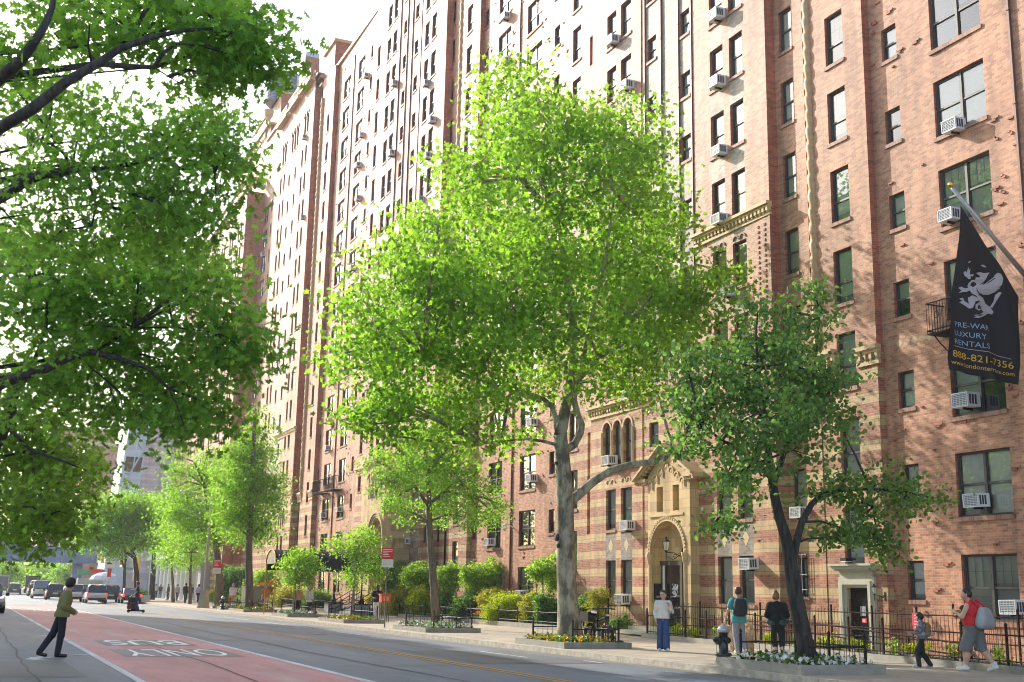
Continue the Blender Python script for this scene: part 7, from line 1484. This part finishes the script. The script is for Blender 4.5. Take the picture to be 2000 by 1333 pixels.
for i, (x, y, c, k, lb) in enumerate([(8.9, 176, (.05, .05, .06), 'suv', 'black SUV parked ahead of the white van'), (9.6, 188, (.6, .6, .6), 'van', 'grey van in the parked row under the bridge'), (10.2, 200, (.12, .13, .14), 'suv', 'charcoal SUV in the parked row under the bridge'), (10.6, 214, (.5, .5, .48), 'van', 'pale van at the bridge pillar'), (10.9, 228, (.06, .06, .07), 'truck', 'dark truck at the far end of the parked row'), (13.2, 150, (.1, .1, .11), 'suv', 'dark grey SUV in the right lane ahead of the queue'), (11.2, 148, (.3, .31, .33), 'sedan', 'grey sedan ahead of the silver SUV')]): car(lb, (x, y, 0), AWAY, c, k)
# ================================================================== FAR END OF THE AVENUE
BR = mat('bridge_blue_steel', (.11, .19, .30), .6, var=.15, vscale=.8)
t = thing('railway_bridge', 'blue grey steel viaduct bridge crossing the avenue, with plants on top', 'bridge', (10, 208, 0)); b = MB()
b.box((-30, 205, 5.2), (34, 205.5, 7.2), BR); b.box((-30, 204.7, 7.2), (34, 206, 7.45), BR); b.box((-30, 204.75, 5.0), (34, 205.9, 5.2), BR); b.box((-30, 206, 5.3), (34, 222, 6.6), BR)
for k in range(42): b.box((-30+k*1.5, 204.85, 5.2), (-29.88+k*1.5, 205, 7.2), BR)
b.build('girder', t); b = MB()
b.box((-30, 205.2, 8.2), (34, 205.28, 8.3), BR)
for k in range(428): b.box((-30+k*.15, 205.2, 7.45), (-29.92+k*.15, 205.25, 8.2), BR)
b.build('railing', t)
for x in (15.7, 20.5, -6): b = MB(); b.box((x, 206, 0), (x+1.5, 207.6, 5.3), BR); b.box((x-.25, 205.8, 0), (x+1.75, 207.8, .8), BR); b.build('pillar', t)
b = MB(); b.prism([(22, 207, 0), (28, 207, 5.2), (28, 207, 5.6), (22, 207, .5)], (0, 1.5, 0), BR)
for k in range(14): b.box((22+k*.44, 207, .4+k*.38), (22.06+k*.44, 208.5, 1.4+k*.38), BR)
b.build('access_stair', t)
for i, xx in enumerate((8, 10.5, 13, 16, 17.5)):
    fp = person('tiny pedestrian %s looking over the bridge railing' % ('at the left end of the group', 'in a pale top', 'in the middle of the group', 'in a red top', 'at the right end of the group')[i], (xx, 206.6, 6.6), (0, -1), 1.72, {}, 'light', (cl('t%d' % i, [(.3, .3, .35), (.6, .6, .6), (.1, .15, .3), (.5, .08, .08), (.2, .2, .2)][i]), 1, .95, .02), (cl('black_trouser', (.016, .016, .018)), 'long', .02), SH_B, (H_BRN, 'short'), .05, group='people on the bridge')
def windows_grid(root, face, n, m, p0, du, dz, w, h, mt):
    pass
# lavender clad tower with slanted glass
HL = thing('office_tower', 'lavender clad tower with slanted pale blue glass corner beyond the trees', 'building', (21, 176, 0)); LAV = brick_mat('lavender_cladding', (.62, .56, .60), (.58, .53, .57), (.42, .38, .42), bw=7., rh=.42, blotch=.06); BLUEG = mat('blue_glass', (.42, .58, .70), .15, spec=.8); BLUEF = mat('blue_frame', (.5, .62, .72), .5)
b = MB(); b.prism([(20.0, 175, 0), (27, 175, 0), (27, 175, 26.5), (22.2, 175, 26.5)], (0, 14, 0), LAV); b.build('wall', HL)
b = MB(); b.prism([(17.2, 175.1, 0), (19.98, 175.1, 0), (22.18, 175.1, 26.5), (19.4, 175.1, 26.5)], (0, 10, 0), BLUEF); b.build('glass_corner', HL)
for k in range(8):
    z0 = 2+k*3.1; o = z0/26.5*2.2
    for a, c in ((17.5, 18.6), (18.75, 19.75)): b = MB(); b.quad((a+o, 175.09, z0), (c+o, 175.09, z0), (c+o+.18, 175.09, z0+2.1), (a+o+.18, 175.09, z0+2.1), CARGLASS if k % 2 else BLUEG); b.build('window', HL)
b = MB()
for k in range(4): z = 2+k*6.2; o = z/26.5*2.2; b.tube([(17.3+o+(k % 2)*2.4, 175.02, z), (17.3+o+.5+(1-k % 2)*2.4, 175.02, z+6.2)], .12, BLUEF, 5)
b.build('diagonal_brace', HL)
# white columned corner building
CO = thing('columned_building', 'pale grey low building with white columns beside the apartment blocks', 'building', (25, 150, 0)); GRY = mat('stucco_grey', (.40, .40, .40), .8, var=.1, vscale=.6); WCOL = mat('column_white', (.62, .62, .61), .7)
b = MB(); b.box((24.2, 138, 0), (25.35, 176, 11.5), GRY); b.box((25.3, 178, 0), (42, 185, 12), GRY); b.build('wall', CO)
for k in range(11):
    y = 139+k*3.3; b = MB(); b.lathe([(.42, 0), (.34, .3), (.3, 4.6), (.42, 5.)], (23.5, y, .146), WCOL, 10); b.build('column', CO)
b = MB(); b.box((23.0, 138, 5.1), (24.2, 176, 6.2), WCOL); b.box((22.8, 137.8, 6.2), (24.3, 176, 6.5), WCOL); b.build('entablature', CO)
for k in range(9):
    b = MB(); b.box((24.17, 140+k*3.8, 7.3), (24.199, 140.8+k*3.8, 9.6), CARGLASS); b.build('window', CO)
# red mural corner
MU = thing('mural_building', 'brick red corner building with patchwork mural panels', 'building', (24, 190, 0)); REDW = mat('mural_red', (.34, .06, .035), .7, var=.15, vscale=.5)
b = MB(); b.box((20.5, 184, 0), (34, 202, 9.5), brick_mat('mural_brick', (.36, .12, .08), (.3, .09, .06), (.3, .2, .16), bw=.5, rh=.2)); b.build('wall', MU)
b = MB(); b.box((20.6, 183.96, 0), (34, 183.997, 5.2), REDW); b.build('painted_band', MU)
for (x, z, w, h, c) in [(20.8, 5.3, 2.2, 1.3, (.2, .5, .55)), (23.1, 5.3, 1.5, 2.2, (.45, .35, .22)), (24.7, 5.4, 1.2, 2.0, (.15, .16, .18)), (20.9, 6.7, 1.9, 1.1, (.4, .38, .3)), (23.3, 6.2, .7, .8, (.35, .15, .05)), (21.2, 3.4, 2.4, 1.7, (.16, .42, .45))]: b = MB(); b.box((x, 183.9, z), (x+w, 183.958, z+h), mat('mural_%d' % int(c[0]*1000+c[2]*100), c, .7, var=.3, vscale=1.5)); b.build('mural_panel', MU)
# brick loft buildings past the bridge
for i, (x0, x1, y, z, lb, c) in enumerate([(18.0, 34, 232, 27, 'red brick loft building just beyond the bridge', BRICK), (17.5, 32, 262, 15, 'lower brown brick building farther past the bridge', DARK_SHADEB), (16.6, 30, 300, 38, 'tall hazy brick building far down the avenue', BRICK)]):
    t = thing('loft_building', lb, 'building', (x0, y, 0)); b = MB(); b.box((x0, y, 0), (x1, y+26, z), c); b.build('wall', t); b = MB(); b.box((x0-.3, y-.3, z), (x1, y+26, z+.7), STONE2); b.build('cornice', t)
    n = 0
    for zz in np.arange(4, z-2, 3.4):
        for yy in np.arange(y+2, y+25, 3.4):
            if n < 60: b = MB(); b.box((x0-.03, yy, zz), (x0-.003, yy+1.5, zz+2.1), CARGLASS); b.build('window', t); n += 1
# traffic signals and signs
YS = mat('signal_yellow', (.75, .42, .02), .5)
def signal(label, px, py, Y, pole_to=None):
    P = AY(px, py, Y); t = thing('traffic_signal', label, 'traffic signal', P); b = MB(); b.box((P[0]-.2, P[1]-.2, P[2]-.55), (P[0]+.2, P[1]+.15, P[2]+.55), YS); b.box((P[0]+.3, P[1]-.2, P[2]-.5), (P[0]+.62, P[1]+.15, P[2]+.5), YS); b.build('housing', t)
    for k, c in enumerate(((.25, .03, .02), (.25, .16, .02), (.1, .5, .4))): b = MB(); b.lathe([(.12, -.06), (.14, .0)], (P[0], P[1]-.2, P[2]+.34-.34*k), mat('lens_%d' % k, c, .3, emit=(.6, 1, .8) if k == 2 else None, es=.8), 10, axis='y'); b.build('lens', t)
    return P
P = signal('yellow traffic signal hanging from the mast before the bridge', 193, 1092, 160); P2 = signal('yellow traffic signal partly behind locust branches', 236, 1101, 172)
t = thing('signal_mast', 'grey mast pole with curved arm by the black locust trunk', 'signal mast', (AY(262, 1160, 158)[0], 158, .146)); q = AY(262, 1160, 158); b = MB(); b.tube([(q[0], 158, .146), (q[0], 158, 6.4)], .1, STEEL, 8); b.build('pole', t); b = MB(); b.tube([(q[0], 158, 6.2), (q[0]-1.5, 158.5, 6.9), (P[0]+.1, 160, P[2]+.6)], .07, STEEL, 6); b.build('arm', t)
t = thing('pedestrian_signal', 'yellow pedestrian signal boxes stacked on the mast behind the scooter rider', 'pedestrian signal', (q[0], 157.8, 2.4)); 
for dz, h_ in ((2.3, .8), (3.3, 1.9)): b = MB(); b.box((q[0]-.35, 157.5, dz), (q[0]+.35, 157.88, dz+h_), YS); b.build('signal_box', t)
P = AY(214, 1107, 150); t = thing('truck_route_sign', 'white truck route sign above a small red sign on a steel pole', 'street sign', (P[0], 150, .146)); b = MB(); b.tube([(P[0], 150, .146), (P[0], 150, 5.6)], .07, STEEL, 6); b.build('pole', t); b = MB(); b.box((P[0]-.55, 149.85, 3.7), (P[0]+.55, 149.9, 5.5), mat('sign_white', (.75, .75, .73), .5)); b.build('white_panel', t)
b = MB()
for z in (5.0, 4.1): b.box((P[0]-.35, 149.83, z), (P[0]+.1, 149.848, z+.2), EB); b.box((P[0]+.1, 149.83, z), (P[0]+.25, 149.848, z+.12), EB)
b.box((P[0]-.55, 149.83, 4.55), (P[0]+.55, 149.848, 4.6), EB); b.build('truck_symbol', t); b = MB(); b.box((P[0]-.2, 149.85, 2.6), (P[0]+.25, 149.9, 3.6), mat('sign_red', (.62, .03, .03), .5)); b.build('red_panel', t)
P = AY(252, 1111, 160); b = MB(); b.box((P[0]-.6, 160, P[2]-.14), (P[0]+.6, 160.04, P[2]+.14), mat('street_green', (.05, .28, .2), .5)); tag(b.build('street_name_sign'), 'green street name plate beside the locust trunk', 'street sign')
P = AY(203, 1138, 165); t = thing('cafe_umbrella', 'pale blue white umbrella over the food stand at the corner', 'umbrella', (P[0], 165, .146)); b = MB(); b.lathe([(1.9, 2.2), (1.5, 2.7), (.8, 3.05), (.05, 3.15)], (P[0], 165, .146), mat('umbrella_cloth', (.5, .56, .65), .8), 10); b.build('cloth', t); b = MB(); b.tube([(P[0], 165, .146), (P[0], 165, 3.2)], .04, STEEL, 5); b.build('pole', t)
P = AY(175, 1140, 168); t = thing('food_cart', 'food cart with green and red sign board behind the queue of cars', 'food cart', (P[0], 168, .05)); b = MB(); b.box((P[0]-1.6, 167.2, .5), (P[0]+1.6, 168.6, 2.5), STEEL); b.build('cart_body', t); b = MB(); b.box((P[0]-1.7, 167.1, 2.9), (P[0]+1.7, 167.2, 3.6), mat('board_green', (.10, .3, .15), .5)); b.build('sign_board', t); b = MB(); b.box((P[0]-.3, 167.0, 3.2), (P[0]+1.5, 167.09, 3.7), mat('sign_red', (.62, .03, .03), .5)); b.build('red_board', t)
for x in (-1.2, 1.2): b = MB(); b.lathe([(.3, -.05), (.3, .05)], (P[0]+x, 167.3, .35), TYRE, 10, axis='y'); b.build('wheel', t)
P = G(315, 1172, .146); t = thing('concrete_planter', 'long pale concrete planter with greenery on the corner pavement', 'planter', (15.2, 126, .05)); b = MB(); b.box((16.2, 124, .146), (17.0, 131, .75), WCOL); b.build('trough', t); rng = np.random.default_rng(77); C, O, Lc = crown([(16.6, 127.5, .9, .5, 3.6, .35)], 60, 12, .12, rng); V, k = leaves(Lc, .09, 'quad', .5, rng); np_mesh('greenery', V, k, [L_BOX], t)
b = MB(); b.lathe([(.05, 0), (.08, .1), (.05, 1.1)], (19.0, 95, .146), mat('hydrant_red', (.45, .04, .03), .5), 8); tag(b.build('red_standpipe'), 'small red standpipe beside the lamp post base', 'standpipe')

# unseen buildings across the avenue, left of the picture, put in and sized to shade the roadway
OP = thing('terrace_building', 'unseen buff brick terrace across the avenue that shades the roadway', 'building', (-9, 60, 0)); b = MB(); OPB = brick_mat('buff_brick', (.40, .30, .2), (.34, .25, .16), (.35, .28, .2))
for i, (y0, y1, h_) in enumerate([(45, 58, 30.5), (58.05, 71, 32.), (71.05, 90, 31.), (90.05, 112, 32.5)]):
    b.box((-24, y0, 0), (-6, y1, h_-3.2), OPB); yy = y0+.05
    while yy < y1-1.5:                                     # added roof blocks, gaps shaped to throw sun flecks on the road
        L_ = min(R0.uniform(3, 7.5), y1-yy-.05); b.box((-15, yy, h_-3.2), (-6.05, yy+L_, h_+R0.uniform(-.4, .6)), OPB); yy += L_+R0.choice([.25, .9, 1.5])
b.build('wall', OP)
for y in np.arange(47, 110, 6.5):
    b = MB()
    for z in np.arange(1.5, 24, 3.2): b.box((-5.999, y, z), (-5.93, y+2.2, z+1.9), CARGLASS)
    b.build('window_rows', OP)

# hazy evening air over the whole avenue
hz = MB(); hz.box((-402, -62, -1.1), (502, 1502, 69), mat('haze_air', (1, 1, 1))); ho = hz.build('haze'); tag(ho, kind='stuff')
hm_, hn, hb_ = _new('haze_volume'); hn.nodes.remove(hb_); pv = hn.nodes.new('ShaderNodeVolumePrincipled'); pv.inputs['Color'].default_value = (.93, .95, 1, 1); pv.inputs['Density'].default_value = .00042; pv.inputs['Anisotropy'].default_value = .3
hn.links.new(pv.outputs[0], hn.nodes['Material Output'].inputs['Volume']); ho.data.materials.clear(); ho.data.materials.append(hm_)
